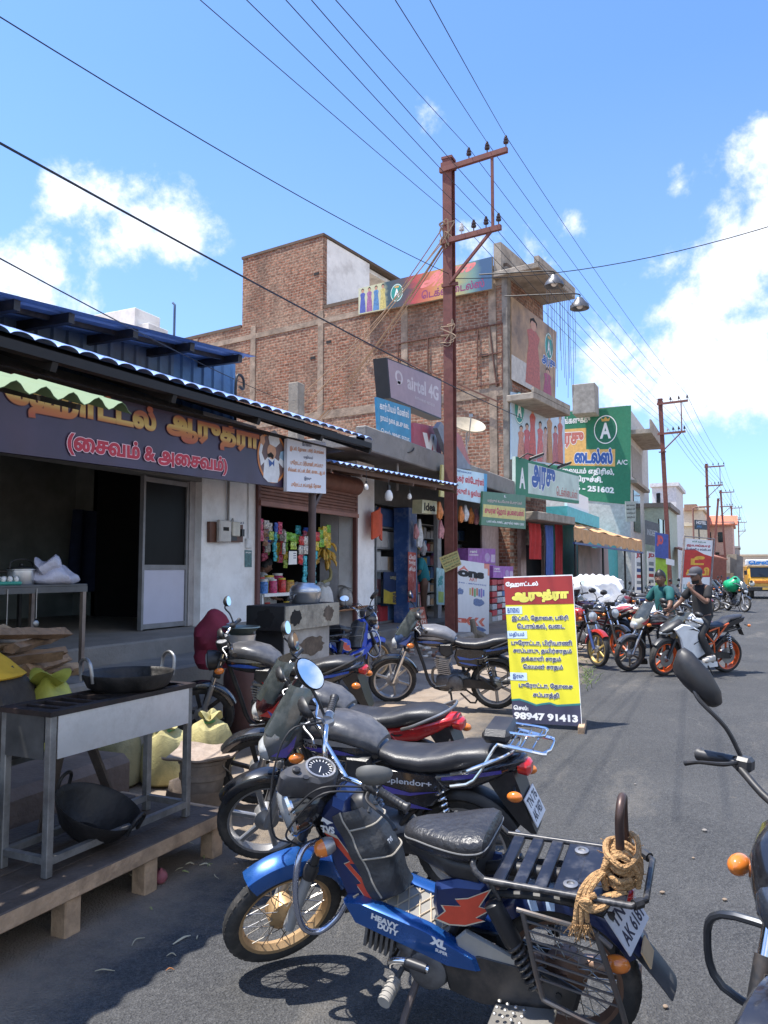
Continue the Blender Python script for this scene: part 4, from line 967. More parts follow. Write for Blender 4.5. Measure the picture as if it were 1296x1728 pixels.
m=MB(); brect(m,-.3,1.2,-.2,BL_,-.1,.3,.03); part('plinth',m,CONC,bk)
def cloth(px0,px1,y0,y1,m_,lab,x=.5):
 a, b2=bl(px0,y0,0,x), bl(px1,y1,0,x); n=5; m=MB()
 m.grid(lambda u,v:bm@V((x+.05*sin(u*18+v)+.02*sin(v*5),a.y+(b2.y-a.y)*u,a.z+(b2.z-a.z)*v)),24,6,thick=(.01,0,0))
 return wsolo('hanging_cloth',m,m_,lab,'cloth','cloths hanging in the textile shop front')
cloth(891,914,882,944,mat('red cotton',(.42,.03,.03),.85),'red cloth hanging in the textile shop front, left of the blue one')
cloth(919,934,886,976,mat('blue cotton',(.08,.14,.4),.85),'long blue cloth hanging between two red cloths in the textile shop front')
cloth(935,950,880,972,mat('dark red cotton',(.35,.03,.035),.85),'long red cloth hanging right of the blue cloth in the textile shop front')
def qx(x,a,b2,c,d): return Quad(onx(*a,x),onx(*b2,x),onx(*c,x),onx(*d,x))
def qd(t,a,b2,c,d): return Quad(*[dep(*k,t)for k in(a,b2,c,d)])
def sign(name,lab,cat,q,t,m_,group=None,part_name='panel'):
 r=wthing(name,lab,cat,q.c[0],0,group); mb=MB(); q.board(mb,t); part(part_name,mb,m_,r); return r
RX=-6.9
y0r, y1r=Y_P2b, 22.4
rw=wthing('shop_row','low row of small open shops under one weathered concrete canopy','building',(RX,17,0))
m=MB(); a, b2=onx(566,800,-5.9), onx(892,836,-5.9)
m.bb((-9.5,11.5,3.66),(-5.75,y1r,3.86),.02); m.bb((-5.95,11.5,3.6),(-5.74,y1r,4.02),.02); part('canopy',m,CONCD,rw)
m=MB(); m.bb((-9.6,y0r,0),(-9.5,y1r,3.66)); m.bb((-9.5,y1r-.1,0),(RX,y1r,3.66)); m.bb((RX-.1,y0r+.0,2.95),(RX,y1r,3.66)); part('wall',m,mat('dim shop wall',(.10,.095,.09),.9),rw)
m=MB(); m.bb((-9.5,y0r,-.1),(-6.35,y1r,.42),.03); part('plinth',m,CONCD,rw)
m=MB(); m.bb((-6.35,Y(640,-6.2),-.1),(-5.95,Y(700,-6.2),.25),.02); part('step',m,CONC,rw)
yb0, yb1=Y(690,RX+.21), Y(704,RX+.21)
m=MB(); m.bb((RX-.16,yb0,.42),(RX+.2,yb1,2.95),.01); o=part('pillar',m,mat('blue painted pillar',(.035,.10,.31),.7,dirt=(.35,.38,.45),dirt_amt=.75,dirt_scale=3),rw)
m=MB(); m.bb((RX+.2,yb0+.02,.43),(RX+.212,yb1-.02,2.94)); part('chalky_face',m,mat('chalky blue pillar',(.12,.18,.33),.8,dirt=(.5,.5,.52),dirt_amt=.8,dirt_scale=5),o)
q=qx(RX+.235,(689,1016),(702,1016),(702,933),(689,931)); t=sign('painted_notice','narrow red and white painted notice on the chalky blue pillar','notice',q,.01,mat('white lettered red',(.45,.08,.06),.7,dirt=(.6,.55,.52),dirt_amt=.7,dirt_scale=6))
for k, s in enumerate(('டிவி','ரீசார்ஜ்','சிம்')): q.text(t,s,WHITEP,.08,.92,.86-k*.12,.95-k*.12,bold=.02,res=2)
SHF=mat('shelf steel',(.35,.36,.37),.5,.4)
gs=wthing('display_shelves','glazed display shelves with boxes beside the blue pillar','shelves',(RX-.3,Y(645,RX),.42))
ga, gb=Y(630,RX-.3), Y(673,RX-.3)
m=MB()
for z in(.45,1.0,1.55,2.05,2.5): m.bb((RX-.75,ga,z-.02),(RX-.25,gb,z+.02))
m.bb((RX-.27,ga,.42),(RX-.23,ga+.04,2.95)); m.bb((RX-.27,gb-.04,.42),(RX-.23,gb,2.95)); m.bb((RX-.8,ga,.42),(RX-.76,gb,2.95)); part('frame',m,SHF,gs)
m=MB(); m.bb((RX-.7,ga,2.52),(RX-.2,gb,2.92),.02); part('top_locker',m,mat('dark blue locker',(.03,.07,.2),.5),gs)
random.seed(14)
BXM=[mat('carton white',(.6,.6,.6),.6,var=.1),mat('carton grey',(.4,.42,.45),.6),mat('carton pink',(.5,.22,.24),.6),mat('carton tan',(.4,.28,.18),.7),mat('carton blue',(.1,.2,.4),.6),mat('carton red',(.45,.05,.06),.5),mat('carton yellow',(.55,.42,.08),.6),mat('carton purple',(.3,.12,.4),.5)]
BXL=['white','grey','pink','tan','blue','red','yellow','purple']
for z, ks_ in((2.07,(0,0,1)),(1.57,(0,0,3)),(1.02,(2,1,3)),(.47,(5,5,4))):
 for i, k in enumerate(ks_):
  y=ga+.18+i*(gb-ga-.25)/3; h=random.uniform(.26,.4)
  tag(solo('carton',MB().box((0,0,h/2),(.26,(gb-ga)/3-.1,h),None,.006),BXM[k],'%s carton on the %s shelf beside the blue pillar'%(BXL[k],{2.07:'top',1.57:'second',1.02:'third',.47:'bottom'}[z]),'carton','cartons on the glazed shelves',(RX-.42,y,z)),'%s carton on the %s shelf beside the blue pillar'%(BXL[k],{2.07:'top',1.57:'second',1.02:'third',.47:'bottom'}[z]),'carton','cartons on the glazed shelves')
q=qx(RX-.1,(647,1018),(671,1020),(671,966),(648,965)); t=sign('advert_board','navy and yellow upright telecom advert board on the shop threshold','advert board',q,.02,mat('advert navy',(.03,.05,.12),.5))
m=MB(); q.poly(m,[(0,0),(1,0),(1,.42),(.5,.36),(0,.45)]); part('yellow_field',m,mat('advert yellow',(.55,.42,.06),.5),t,smooth=False)
q2=Quad(q.p(.95,.03),q.p(.95,.42),q.p(.6,.42),q.p(.6,.03)); q2.n=q.n; q2.text(t,'BSNL',NAVY,.05,.95,.1,.9,bold=.04,l=.008)
q.text(t,'பாரத்',mat('advert pale',(.6,.55,.3),.5),.45,.9,.75,.9,bold=.02,l=.006)
m=MB(); c=onx(637,878,-6.3); m.grid(lambda u,v:c+V((.06*sin(u*5),(u-.5)*.55,(v-.5)*.5-.25*abs(u-.5))),8,8,thick=(.03,0,0)); wsolo('red_banner',m,mat('orange red cloth',(.55,.08,.03),.7),'small orange red cloth flag hanging beside the white pillar top','flag')
random.seed(31)
HG=[('netted white bag',(.55,.57,.6)),('pink pouch',(.55,.25,.28)),('pale blue pouch',(.4,.5,.6)),('black bag',(.03,.03,.035)),('orange flag',(.6,.2,.05)),('grey pouch',(.3,.3,.32))]
def hang(px,py,w,h,k,x,lab):
 c=onx(px,py,x); m=MB(); ph=random.uniform(0,6)
 m.grid(lambda u,v:c+V((.07*sin(pi*u)*sin(pi*min(1,v*1.2)),(u-.5)*w*(1-.75*v**3),(v-.5)*h+.02*sin(u*8+ph))),8,8,thick=(-.04,0,0))
 wsolo('hanging_bag',m,mat(HG[k][0],HG[k][1],.5,var=.35,scale=14),lab,'hanging goods','goods hung at the shop fronts')
hang(709,900,.26,.6,0,-6.5,'large white netted bag hanging above the teal shirted customer'); hang(703,897,.16,.3,1,-6.45,'pink pouch hanging in front of the white netted bag')
hang(716,925,.14,.3,5,-6.5,'grey pouch hanging low right of the white netted bag'); hang(745,893,.24,.4,1,-6.3,'pale pink pouch hanging just left of the steel pole')
for i, (px,py,k)in enumerate(((743,862,4),(779,868,4),(787,866,0),(796,870,4),(805,872,1),(812,868,3))):
 hang(px,py,.22,.35,k,-5.85,('orange pennant hanging left of the steel pole under the shop sign','orange pennant hanging first right of the steel pole','white pennant hanging between two orange ones right of the pole','orange pennant hanging third right of the steel pole','pink pouch hanging at the right end of the pennant row','black bag hanging behind the right end of the pennant row')[i])
m=MB(); m.bb((RX+.05,Y(735,RX+.1),.42),(RX+.15,Y(741,RX+.1),2.95)); part('pillar',m,mat('perforated grey upright',(.3,.3,.31),.6,dirt=(.1,.1,.1)),rw)
q=qx(RX+.3,(737,1020),(750,1021),(750,960),(737,958)); t=sign('poster_board','narrow turquoise and white poster beside the steel pole','poster',q,.015,mat('poster turquoise',(.35,.58,.62),.5,var=.3,scale=7)); q.text(t,'தீ',TEAL,.15,.8,.5,.8,bold=.06)
m=MB(); q.rect(m,.2,.9,.06,.36,.003); part('green_field',m,mat('lime print',(.4,.55,.1),.5),t,smooth=False)
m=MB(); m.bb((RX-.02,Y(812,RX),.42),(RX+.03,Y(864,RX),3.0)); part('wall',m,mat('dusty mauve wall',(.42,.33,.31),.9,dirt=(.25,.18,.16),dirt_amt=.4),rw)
m=MB(); c=onx(857,930,RX+.1); m.cyl((c.x,c.y,.4),(c.x,c.y,3.6),.05,8); part('drain_pipe',m,mat('chipped white pipe',(.55,.54,.52),.7,dirt=(.2,.17,.15),dirt_amt=.8),rw)
fridge=[(790,845,925,955,'purple'),(795,833,955,962,'purple')]
PUR=mat('purple carton print',(.36,.13,.47),.5,var=.25,scale=6)
def pcart(px0,px1,yt,yb_,x,lab):
 q=qx(x,(px0,yb_),(px1,yb_+1),(px1,yt+1),(px0,yt)); t=sign('fan_carton',lab,'carton',q,.4,PUR,'purple cartons at the appliance shop','box')
 m=MB(); q.rect(m,.03,.35,.5,.6); q.rect(m,.82,.98,.08,.6); part('print',m,mat('carton print white',(.62,.5,.66),.5),t,smooth=False)
 m=MB(); q.disc(m,.68,.4,.1,.3,.004,16); part('fan_picture',m,mat('carton print lilac',(.5,.36,.62),.5),t,smooth=False)
 q.text(t,'remi',WHITEP,.06,.3,.68,.88,bold=.03,res=2)
pcart(790,836,925,950,RX+.3,'purple fan carton on the upper row of the appliance shop'); pcart(832,866,955,975,RX+.5,'purple fan carton on the lower row, right of the white banner')
pcart(800,836,952,964,RX+.28,'flat purple carton lying beneath the upper fan carton')
random.seed(62)
def stock(name,lab,ya,yb,x,z0,z1,rows,n,g,il):
 r_=wthing(name,lab,'shelves',(x,(ya+yb)/2,.42)); mb=MB()
 for k in range(rows+1): z=z0+(z1-z0)*k/rows; mb.bb((x-.32,ya,z-.012),(x,yb,z+.012))
 for y in(ya,yb): mb.bb((x-.32,y-.015,.42),(x,y+.015,z1))
 part('frame',mb,SHF,r_)
 for k in range(rows):
  for j in range(n):
   w=(yb-ya)/n; h=(z1-z0)/rows*random.uniform(.45,.88); c=random.choice((0,0,1,1,2,3,4,5,6,7))
   solo('stock_item',MB().box((0,0,h/2),(.2,w*random.uniform(.6,.9),h),None,.012),BXM[c],il,'stock',g,(x-.14,ya+(j+.5)*w,z0+(z1-z0)*k/rows+.013),random.uniform(-.1,.1))
stock('stock_shelves','crowded shelves in the shop bay behind the turquoise shirted customer',Y(705,RX-1.0),Y(745,RX-1.0),RX-1.0,.6,2.8,6,7,'stock behind the turquoise shirted customer','small boxed ware on the shelves behind the turquoise shirted customer')
stock('stock_shelves','crowded shelves in the shop bay right of the steel pole',Y(772,RX-.8),Y(811,RX-.8),RX-.8,.6,2.8,6,8,'stock right of the steel pole','small boxed ware on the shelves right of the steel pole')
rk=wthing('packet_rack','tall wire rack behind the yellow board','rack',onx(845,1060,RX+.55))
ra, rb=onx(827,1062,RX+.5), onx(868,1062,RX+.5)
zt=onx(845,978,RX+.5).z; zb=onx(845,1058,RX+.5).z
m=MB(); m.bb((RX+.3,ra.y,zb),(RX+.45,rb.y,zt)); part('back_panel',m,mat('rack back',(.2,.05,.07),.6),rk)
random.seed(4)
for r in range(8):
 for c in range(5):
  y=ra.y+(c+.5)*(rb.y-ra.y)/5; z=zb+(r+.1)*(zt-zb)/8; k=random.choice((5,5,5,4,0,2,1)); w=(rb.y-ra.y)/5*.86
  solo('packet',MB().box((0,0,.0),(.1,w,(zt-zb)/8*random.uniform(.7,.92)),None,.01),BXM[k],'%s packet in row %s of the wire rack behind the yellow board'%(BXL[k],('one','two','three','four','five','six','seven','eight')[7-r]),'packet','packets on the rack behind the yellow board',(RX+.52,y,z+(zt-zb)/16))
q=qx(-5.5,(770,1072),(825,1076),(826,952),(771,944)); wb=sign('standing_banner','tall white service banner with red arrows standing right of the steel pole','banner',q,.02,mat('white flex banner',(.62,.64,.67),.5,var=.05))
q.text(wb,'ons',BLACKC,.02,.82,.78,.87,bold=.07,l=.006); q.text(wb,'ART',REDP,.35,.6,.735,.78,bold=.02,l=.006); q.text(wb,'544 - 8870097395',BLUEPR,.05,.9,.69,.71,res=1,l=.006)
m=MB(); q.rect(m,.82,1,.93,1); q.rect(m,.94,1,.84,.93); part('red_corner',m,REDP,wb,smooth=False); m=MB(); q.poly(m,[(.02,.85),(.2,.93),(.36,.85),(.2,.885)])
part('red_marks',m,REDP,wb,smooth=False); m=MB()
for k in range(3): q.poly(m,[(.25+k*.2,.2),(.36+k*.2,.255),(.46+k*.2,.255),(.36+k*.2,.2),(.46+k*.2,.145),(.36+k*.2,.145)])
q.rect(m,.0,.28,.17,.23); part('red_arrows',m,REDP,wb,smooth=False); q.text(wb,'OE',WHITEP,.02,.14,.185,.215,l=.006)
for i, c in enumerate(((.45,.4,.12),(.5,.12,.05),(.1,.35,.12),(.5,.2,.1),(.1,.15,.4),(.25,.15,.42),(.12,.2,.5))):
 m=MB(); u=.36+i*.07; q.rect(m,u,u+.055,.55-.01*(i%3),.64+.012*(i%2)); part('printed_bottle',m,mat('banner bottle %d'%i,c,.5),wb,smooth=False)
for u, v, ru, rv, nm in((.64,.46,.22,.055,'printed_engine'),(.1,.58,.1,.05,'printed_engine'),(.62,.09,.26,.05,'printed_engine')):
 m=MB(); random.seed(int(u*100)); q.poly(m,[(u+ru*cos(a)*random.uniform(.7,1.1),v+rv*sin(a)*random.uniform(.7,1.1))for a in[k*pi/9 for k in range(18)]]); part(nm,m,mat('banner photo blue',(.1,.16,.32),.5,var=.8,scale=30),wb,smooth=False)
q=qx(-5.6,(706,1066),(724,1064),(716,1024),(692,1026)); t=sign('small_signboard','small brick red board with white letters leaning low against the shop step','signboard',q,.02,mat('brick red board',(.32,.09,.06),.7))
for k, s in enumerate(('அனைத்து','மொபைல்','DTH','& சர்வீஸ்')): q.text(t,s,mat('cream lettering',(.62,.55,.48),.6),.12,.88,.76-k*.22,.92-k*.22,bold=.03,res=2)
q=qx(-6.0,(712,866),(738,868),(737,846),(713,843)); t=sign('box_sign','small pale yellow box sign with black letters hanging by the netted bag','signboard',q,.22,mat('pale yellow acrylic',(.52,.5,.3),.4)); q.text(t,'Idea',BLACKC,.12,.88,.2,.8,bold=.04)
q=qx(-6.0,(658,672),(745,708),(745,640),(652,603)); ai=sign('telecom_signboard','large faded mauve box sign with pale lettering standing on the canopy','signboard',q,.28,mat('sign box black',(.02,.02,.022),.5))
m=MB(); q.rect(m,.015,.985,.03,.97,.008); part('face',m,mat('faded mauve face',(.37,.27,.30),.5,var=.08),ai,smooth=False)
q.text(ai,'airtel 4G',mat('faded grey letters',(.58,.52,.54),.5),.32,.93,.42,.78,bold=.03,l=.012)
m=MB(); q.disc(m,.18,.62,.065,.17,.012,20,ring=.6); q.poly(m,[(.14,.42),(.2,.44),(.2,.56),(.16,.54)],.012); part('swirl_logo',m,MATS['faded grey letters'],ai,smooth=False)
q.text(ai,'AUTHORISED RETAILER',MATS['faded grey letters'],.45,.85,.24,.31,l=.012,res=1)
q=qx(-5.85,(640,738),(694,757),(693,688),(636,670)); t=sign('signboard','small blue signboard with three lines of white text below the mauve box sign','signboard',q,.05,mat('sign sky blue',(.05,.27,.45),.55,dirt=(.2,.4,.5),dirt_amt=.3))
for s, v0, v1 in(('கார்பியம் மேன்ஸ்',.68,.92),('நாமம் நகை அடகு கடை',.4,.6),('செல்: 98945 55765',.12,.26)): q.text(t,s,WHITEP,.06,.94,v0,v1,bold=.03,res=2)
m=MB()
for px, py in((650,735),(683,748)): c=onx(px,py,-5.9); m.bar(c,(c.x,c.y,4.0),.04,.04)
part('support',m,BLACKM,t)
q=qx(-5.95,(698,776),(745,787),(745,722),(698,713)); t=sign('signboard','faded crimson signboard with bold white letters and exclamation mark','signboard',q,.08,mat('faded crimson',(.40,.07,.10),.5,dirt=(.45,.2,.2),dirt_amt=.3)); q.text(t,'V!',WHITEP,.3,.82,.2,.8,bold=.1)
m=MB(); a, b2, c, d=onx(738,722,-5.7), onx(745,712,-5.7), onx(797,792,-5.7), onx(765,790,-5.7); m.add([a,b2,c,d]+[p-V((.1,.02,0))for p in(a,b2,c,d)],[(0,3,2,1),(4,5,6,7),(0,1,5,4),(1,2,6,5),(2,3,7,6),(3,0,4,7)])
wsolo('leaning_panel',m,mat('grey blue panel back',(.2,.22,.26),.6),'grey blue sign panel leaning behind the steel pole','sign panel',smooth=False)
m=MB(); a, b2, c, d=onx(764,790,-5.95), onx(797,792,-5.95), onx(779,737,-5.95), onx(764,722,-5.95); m.add([a,b2,c,d]+[p-V((.08,.02,0))for p in(a,b2,c,d)],[(0,1,2,3),(7,6,5,4),(0,4,5,1),(1,5,6,2),(2,6,7,3),(3,7,4,0)])
wsolo('leaning_panel',m,mat('faded rose panel',(.42,.16,.15),.6),'faded rose triangular sign panel leaning right of the steel pole','sign panel',smooth=False)
def dish(px,py,x,r,m_,lab,nrm):
 c=onx(px,py,x); n=V(nrm).normalized(); qn=n.to_track_quat('Z','Y').to_matrix().to_4x4()
 t=wthing('satellite_dish',lab,'satellite dish',V((c.x,c.y,4.0 if c.z>4 else c.z-.4)))
 m=MB(); m.M=Matrix.Translation(c)@qn; pr=[(r*k/6,.35*r*(k/6)**2)for k in range(7)]; m.lathe(pr+[(a,b2-.02)for a,b2 in pr[::-1]],n=28); part('reflector',m,m_,t)
 m=MB(); e=c+n*r*.9; m.tube([c-V((0,0,r*.9))+n*.2*r,e-V((0,0,.08)),e],.018,6); m.box(e,(.07,.07,.07)); part('feed_arm',m,STEELG,t)
 m=MB(); m.tube([c-n*.03,c-n*.12-V((0,0,.1)),V((c.x-n.x*.12,c.y-n.y*.12,c.z-.75))],.025,8); part('mast',m,STEELG,t)
dish(789,725,-6.1,.42,mat('cream dish',(.42,.36,.26),.5),'cream satellite dish above the steel pole signs, tilted up',(.35,-.4,.75))
dish(672,762,-6.0,.3,mat('dark dish',(.05,.05,.05),.6),'small black satellite dish under the blue signboard',(.3,-.35,.8))
q=qx(-5.62,(743,838),(764,841),(764,788),(746,784)); t=sign('shop_signboard','yellow end panel of shop sign left of the steel pole','signboard',q,.04,mat('sign lemon',(.6,.52,.18),.5)); q.text(t,'ந',CRIM,.2,.7,.5,.8,bold=.05)
q=qx(-5.6,(765,841),(821,851),(822,800),(765,789)); t=sign('shop_signboard','pale blue shop sign with red lettering right of the steel pole','signboard',q,.05,mat('sign ice blue',(.48,.64,.72),.5,var=.2,scale=1))
q.text(t,'நகர் ஸ்டோர்ஸ்',CRIM,.04,.9,.5,.82,bold=.05,outm=WHITEP,outw=.04); q.text(t,'ஜவுளி & ஓவியம்',CRIM,.04,.85,.12,.4,bold=.04,outm=WHITEP,outw=.04); q.text(t,'ஸ்ரீ மகாலட்சுமி',BLUEPR,.1,.5,.88,.96,res=1)
m=MB(); q.rect(m,.9,1,0,1,.002); part('blue_end',m,mat('sign azure',(.05,.3,.55),.5),t,smooth=False)
q=qx(-5.55,(812,886),(887,893),(887,836),(815,829)); t=sign('shop_signboard','green shop sign with yellow band and crimson lettering under the canopy','signboard',q,.05,mat('sign bottle green',(.06,.17,.09),.5,var=.15))
m=MB(); q.rect(m,.02,.98,.25,.62,.003); part('yellow_band',m,mat('sign yellow band',(.58,.5,.14),.5),t,smooth=False)
q.text(t,'குமரன் ஹோம் அப்ளையன்ஸ்',CRIM,.05,.95,.3,.56,bold=.045,res=2); q.text(t,'மற்றும் உபயோக பொருட்கள்',mat('sign pale pink',(.6,.45,.4),.5),.1,.9,.68,.8,bold=.02,res=2); q.text(t,'பஸ் ஸ்டாண்ட் அருகில் 94890 12005',WHITEP,.1,.95,.08,.18,bold=.02,res=2); q.text(t,'உ',WHITEP,.45,.5,.88,.95,res=1)
PB=V((-5.2,14.2,0)); PB=onz(762,1087,.12); PX, PY=dep(762,1060,15.1).x, dep(762,1060,15.1).y
def ibeam(mb,a,b2,w,d,t=.02):
 a, b2=V(a), V(b2); z=(b2-a)
 for s in(-1,1): mb.bar(a+V((0,s*d/2,0)),b2+V((0,s*d/2,0)),t if abs(z.z)>1 else t,w,0,V((0,1,0)))if False else mb.add([V((a if k<4 else b2))+V((sx*w/2,s*d/2+sy*t/2,0))for k,(sx,sy)in enumerate([(-1,-1),(1,-1),(1,1),(-1,1)]*2)],[(3,2,1,0),(4,5,6,7),(0,1,5,4),(1,2,6,5),(2,3,7,6),(3,0,4,7)])
 mb.add([V((a if k<4 else b2))+V((sx*t/2,sy*(d/2-t/2),0))for k,(sx,sy)in enumerate([(-1,-1),(1,-1),(1,1),(-1,1)]*2)],[(3,2,1,0),(4,5,6,7),(0,1,5,4),(1,2,6,5),(2,3,7,6),(3,0,4,7)])
 return mb
INSUL=mat('brown porcelain',(.05,.03,.03),.25); INSW=mat('white porcelain',(.6,.6,.6),.25)
def insulator(p,root,white=False):
 m=MB(); m.lathe([(0,0),(.012,0),(.012,.08),(.05,.09),(.055,.12),(.03,.135),(.045,.15),(.045,.18),(.02,.2),(.03,.21),(.02,.24),(0,.24)],p,n=12); part('insulator',m,INSW if white else INSUL,root)
 return V(p)+V((0,0,.23))
def steel_pole(x,y,z0,H,lab,dx=(0,0),detail=True,sc=1.0,rot=0.0,arms=True):
 r=wthing('utility_pole',lab,'utility pole',(x,y,z0),0,'red oxide steel poles along the street')
 A, B=V((x,y,z0)), V((x+dx[0],y+dx[1],z0+H)); m=MB()
 ibeam(m,A,B,.19,.2); part('post',m,RUSTRED,r)
 m=MB(); m.box(B+V((0,0,.03)),(.23,.24,.05)); m.box(B-V((0,-.0,.12)),(.25,.26,.1)); part('cap',m,RUSTRED,r)
 tops=[]
 if not arms: return tops
 d=V((cos(-.13+rot),sin(-.13+rot),0))
 for k, (dz,L0,L,n,b2)in enumerate(((-.22,0,1.32,3,0),(-1.72,0,1.17,4,1))):
  a=B+V((0,-.12,dz)); e=a+d*L; m=MB(); m.bar(a-d*.15,e,.08,.1); part('cross_arm',m,RUSTRED,r)
  for i in range(n):
   f=.38+.6*i/(n-1)if n==3 else .28+.68*i/(n-1)
   tops.append(insulator(a+d*L*f+V((0,0,.05)),r,k==1 and i==0))
 m=MB(); a=B+V((0,-.12,-.22))+d*1.0; m.bar(a,V((a.x,a.y,B.z-1.7)),.05,.05,0,V((0,1,0))); part('arm_strut',m,RUSTRED,r)
 m=MB(); m.bar(B+V((0,-.12,-1.72))+d*1.0,B+V((.05,-.13,-2.6)),.05,.05); part('arm_brace',m,RUSTRED,r)
 m=MB(); m.bar(B+V((-.12,-.11,-2.62)),B+V((.22,-.11,-2.62)),.05,.06); part('collar',m,RUSTRED,r)
 return tops
z0=.34
H1=dep(762,272,15.1).z-z0
T1=steel_pole(PX,PY,z0,H1,'tall dark red steel pole rising in front of the shop row, nearest one')
m=MB(); m.bb((PX-.3,PY-.45,-.1),(PX+.35,PY+.4,.36),.05); wsolo('pole_footing',m,CONC,'rough concrete footing block at the base of the nearest steel pole','footing')
q=Quad(*[dep(*k,14.85)for k in((751,966),(779,953),(772,929),(741,941))]); t=sign('tilted_placard','small yellow printed placard tied tilted to the nearest steel pole','placard',q,.008,mat('placard yellow',(.46,.4,.16),.6,dirt=(.2,.25,.12),dirt_amt=.4))
for k in range(5): q.text(t,('கடன் உடனடியாக','வீடு கட்ட நிலம்','தனிநபர் கடன்','தொழில் கடன்','செல்: 94863 57214')[k],BLACKC if k%2==0 else GRN,.08,.92,.8-k*.18,.93-k*.18,bold=.02,res=1)
def pole_at(px,ytop,t_,lab,lean_px=0,ybase=1000,arms=True,zt=H1+z0):
 d=(zt-1.6)*1300/(960-ytop); d=d if t_ is None else t_
 a, b2=dep(px+lean_px,960,d), dep(px,ytop,d)
 return steel_pole(a.x,a.y,0,b2.z,lab,(b2.x-a.x,b2.y-a.y),arms=arms,rot=-.05)
T2=pole_at(1114,675,None,'second red steel pole, leaning slightly, behind the two riders',17)
T3=pole_at(1192,784,None,'third red steel pole, in front of the pink building',6)
T4=pole_at(1216,828,None,'fourth red steel pole, leaning, with a lamp bracket',10)
pole_at(1212,842,74,'bare slanting red steel pole without arms between third and fourth',-12,arms=False)
T5=pole_at(1234,855,None,'fifth red steel pole far down the street',4)
T6=pole_at(1246,880,None,'sixth and farthest red steel pole down the street',2)
def wire(a,b2,sag,r=.007,m_=CABLE,lab='thin overhead power wire strung between the steel poles',g='power wires between the poles',n=14,name='overhead_wire'):
 a, b2=V(a), V(b2)
 return wsolo(name,MB().tube([a.lerp(b2,k/n)-V((0,0,4*sag*(k/n)*(1-k/n)))for k in range(n+1)],r,5),m_,lab,'wire',g,loc=a)
WL=['left','middle','right','left lower','left-middle lower','right-middle lower','right lower']
for i in range(7):
 px0=(568,668,726,340,418,484,527)[i]
 d=(T2[i]-T1[i]); e=dep(px0,-2,7.5)
 e=T1[i]+(e-T1[i])*1.35
 wire(T1[i],e,.03,r=.0055,lab='overhead power wire from the nearest pole\'s %s insulator to the upper left'%(WL[i]+(' upper' if i<3 else '')))
 wire(T1[i],T2[i],.25,lab='overhead power wire from the nearest pole to the second pole, %s insulator'%(WL[i]+(' upper' if i<3 else '')),r=.006)
 for a, b2, w in((T2,T3,'second pole to the third'),(T3,T4,'third pole to the fourth'),(T4,T5,'fourth pole to the fifth'),(T5,T6,'fifth pole to the sixth')):
  wire(a[i],b2[i],.25,r=.009,n=6,lab='overhead power wire from the %s, %s insulator'%(w,WL[i]+(' upper' if i<3 else '')))
wire(dep(-30,225,5),dep(880,705,20),.1,.010,lab='thick black cable slanting down from upper left to the brick wall',g='loose cables')
wire(dep(-30,10,6.5),dep(757,462,15),.12,.007,lab='twin cable from the top left corner to the nearest pole',g='loose cables')
wire(dep(-30,420,5),dep(520,690,18),.1,.006,lab='thin cable passing over the blue shed to the brick wall',g='loose cables')
wire(dep(1330,372,12),dep(765,470,15),.25,.008,lab='cable from the right edge to the nearest pole',g='loose cables')
random.seed(6)
pt=V((PX-.05,PY-.12,dep(762,395,15.1).z))
for k in range(7):
 e=bm@bl(random.uniform(360,560),random.uniform(690,740),1,-.06); wire(pt+V((random.uniform(-.1,.1),0,random.uniform(-.4,.3))),e,random.uniform(.2,.8),.012,TANW,'pale tan service cable sagging from the nearest pole to the brick wall, strand '+('one','two','three','four','five','six','seven')[k],'tan service cables')
for k in range(2):
 m=MB(); random.seed(40+k); c=V((PX,PY-.14,dep(762,400,15.1).z-k*2.0))
 m.tube([c+V((random.uniform(-.2,.2),random.uniform(-.05,.02),random.uniform(-.3,.3)))for _ in range(16)],.012,5,smooth=4); wsolo('cable_tangle',m,TANW,('tangle of tan cable tied to the nearest pole below the lower arm','smaller tangle of tan cable lower on the nearest pole')[k],'cable')
gx=ony(1064,900,47).x
gb_=wthing('tile_shop_building','two storey building with large green painted advert on its side wall','building',(gx,47,0))
q=Quad(ony(930,838,47),ony(1064,852,47),ony(1065,684,47),ony(930,698,47))
zt=q.c[2].z
m=MB(); m.bb((gx-14,47.02,0),(gx,47.3,zt+.02)); m.bb((gx-.3,47.3,0),(gx,57,zt)); part('wall',m,mat('pale grey plaster',(.5,.49,.47),.9,dirt=(.25,.23,.2)),gb_)
m=MB(); q.rect(m,0,1,0,1,.01); gad=part('painted_advert',m,mat('advert bottle green',(.025,.185,.10),.7,var=.12,dirt=(.08,.25,.15),dirt_amt=.35),gb_,smooth=False)
YO=mat('advert ochre',(.72,.42,.13),.6); m=MB(); q.rect(m,0,.81,.38,.56,.016); q.rect(m,0,.45,.5,.8,.018); part('ochre_panel',m,YO,gad,smooth=False)
q.text(gad,'டைல்ஸ்',BLUEPR,.3,.78,.40,.57,bold=.06,outm=WHITEP,outw=.04,l=.03); q.text(gad,'அரசு',mat('advert rose',(.5,.16,.13),.6),.02,.42,.58,.76,bold=.06,outm=WHITEP,outw=.04,l=.03)
q.text(gad,'நிலையம் எதிரில்,',WHITEP,.05,.8,.27,.36,bold=.04,l=.03); q.text(gad,'திருச்சி.',WHITEP,.3,.66,.18,.27,bold=.05,l=.03); q.text(gad,'04636 - 251602',WHITEP,.1,.8,.1,.165,bold=.05,l=.03)
q.text(gad,'உங்களுக்கு',WHITEP,.1,.5,.86,.94,bold=.03,l=.03); q.text(gad,'A/C',WHITEP,.83,.96,.4,.45,bold=.02,l=.03); roundel(q,gad,.69,.77,.15,mat('advert bottle green deep',(.02,.15,.085),.7),None,True,.02)
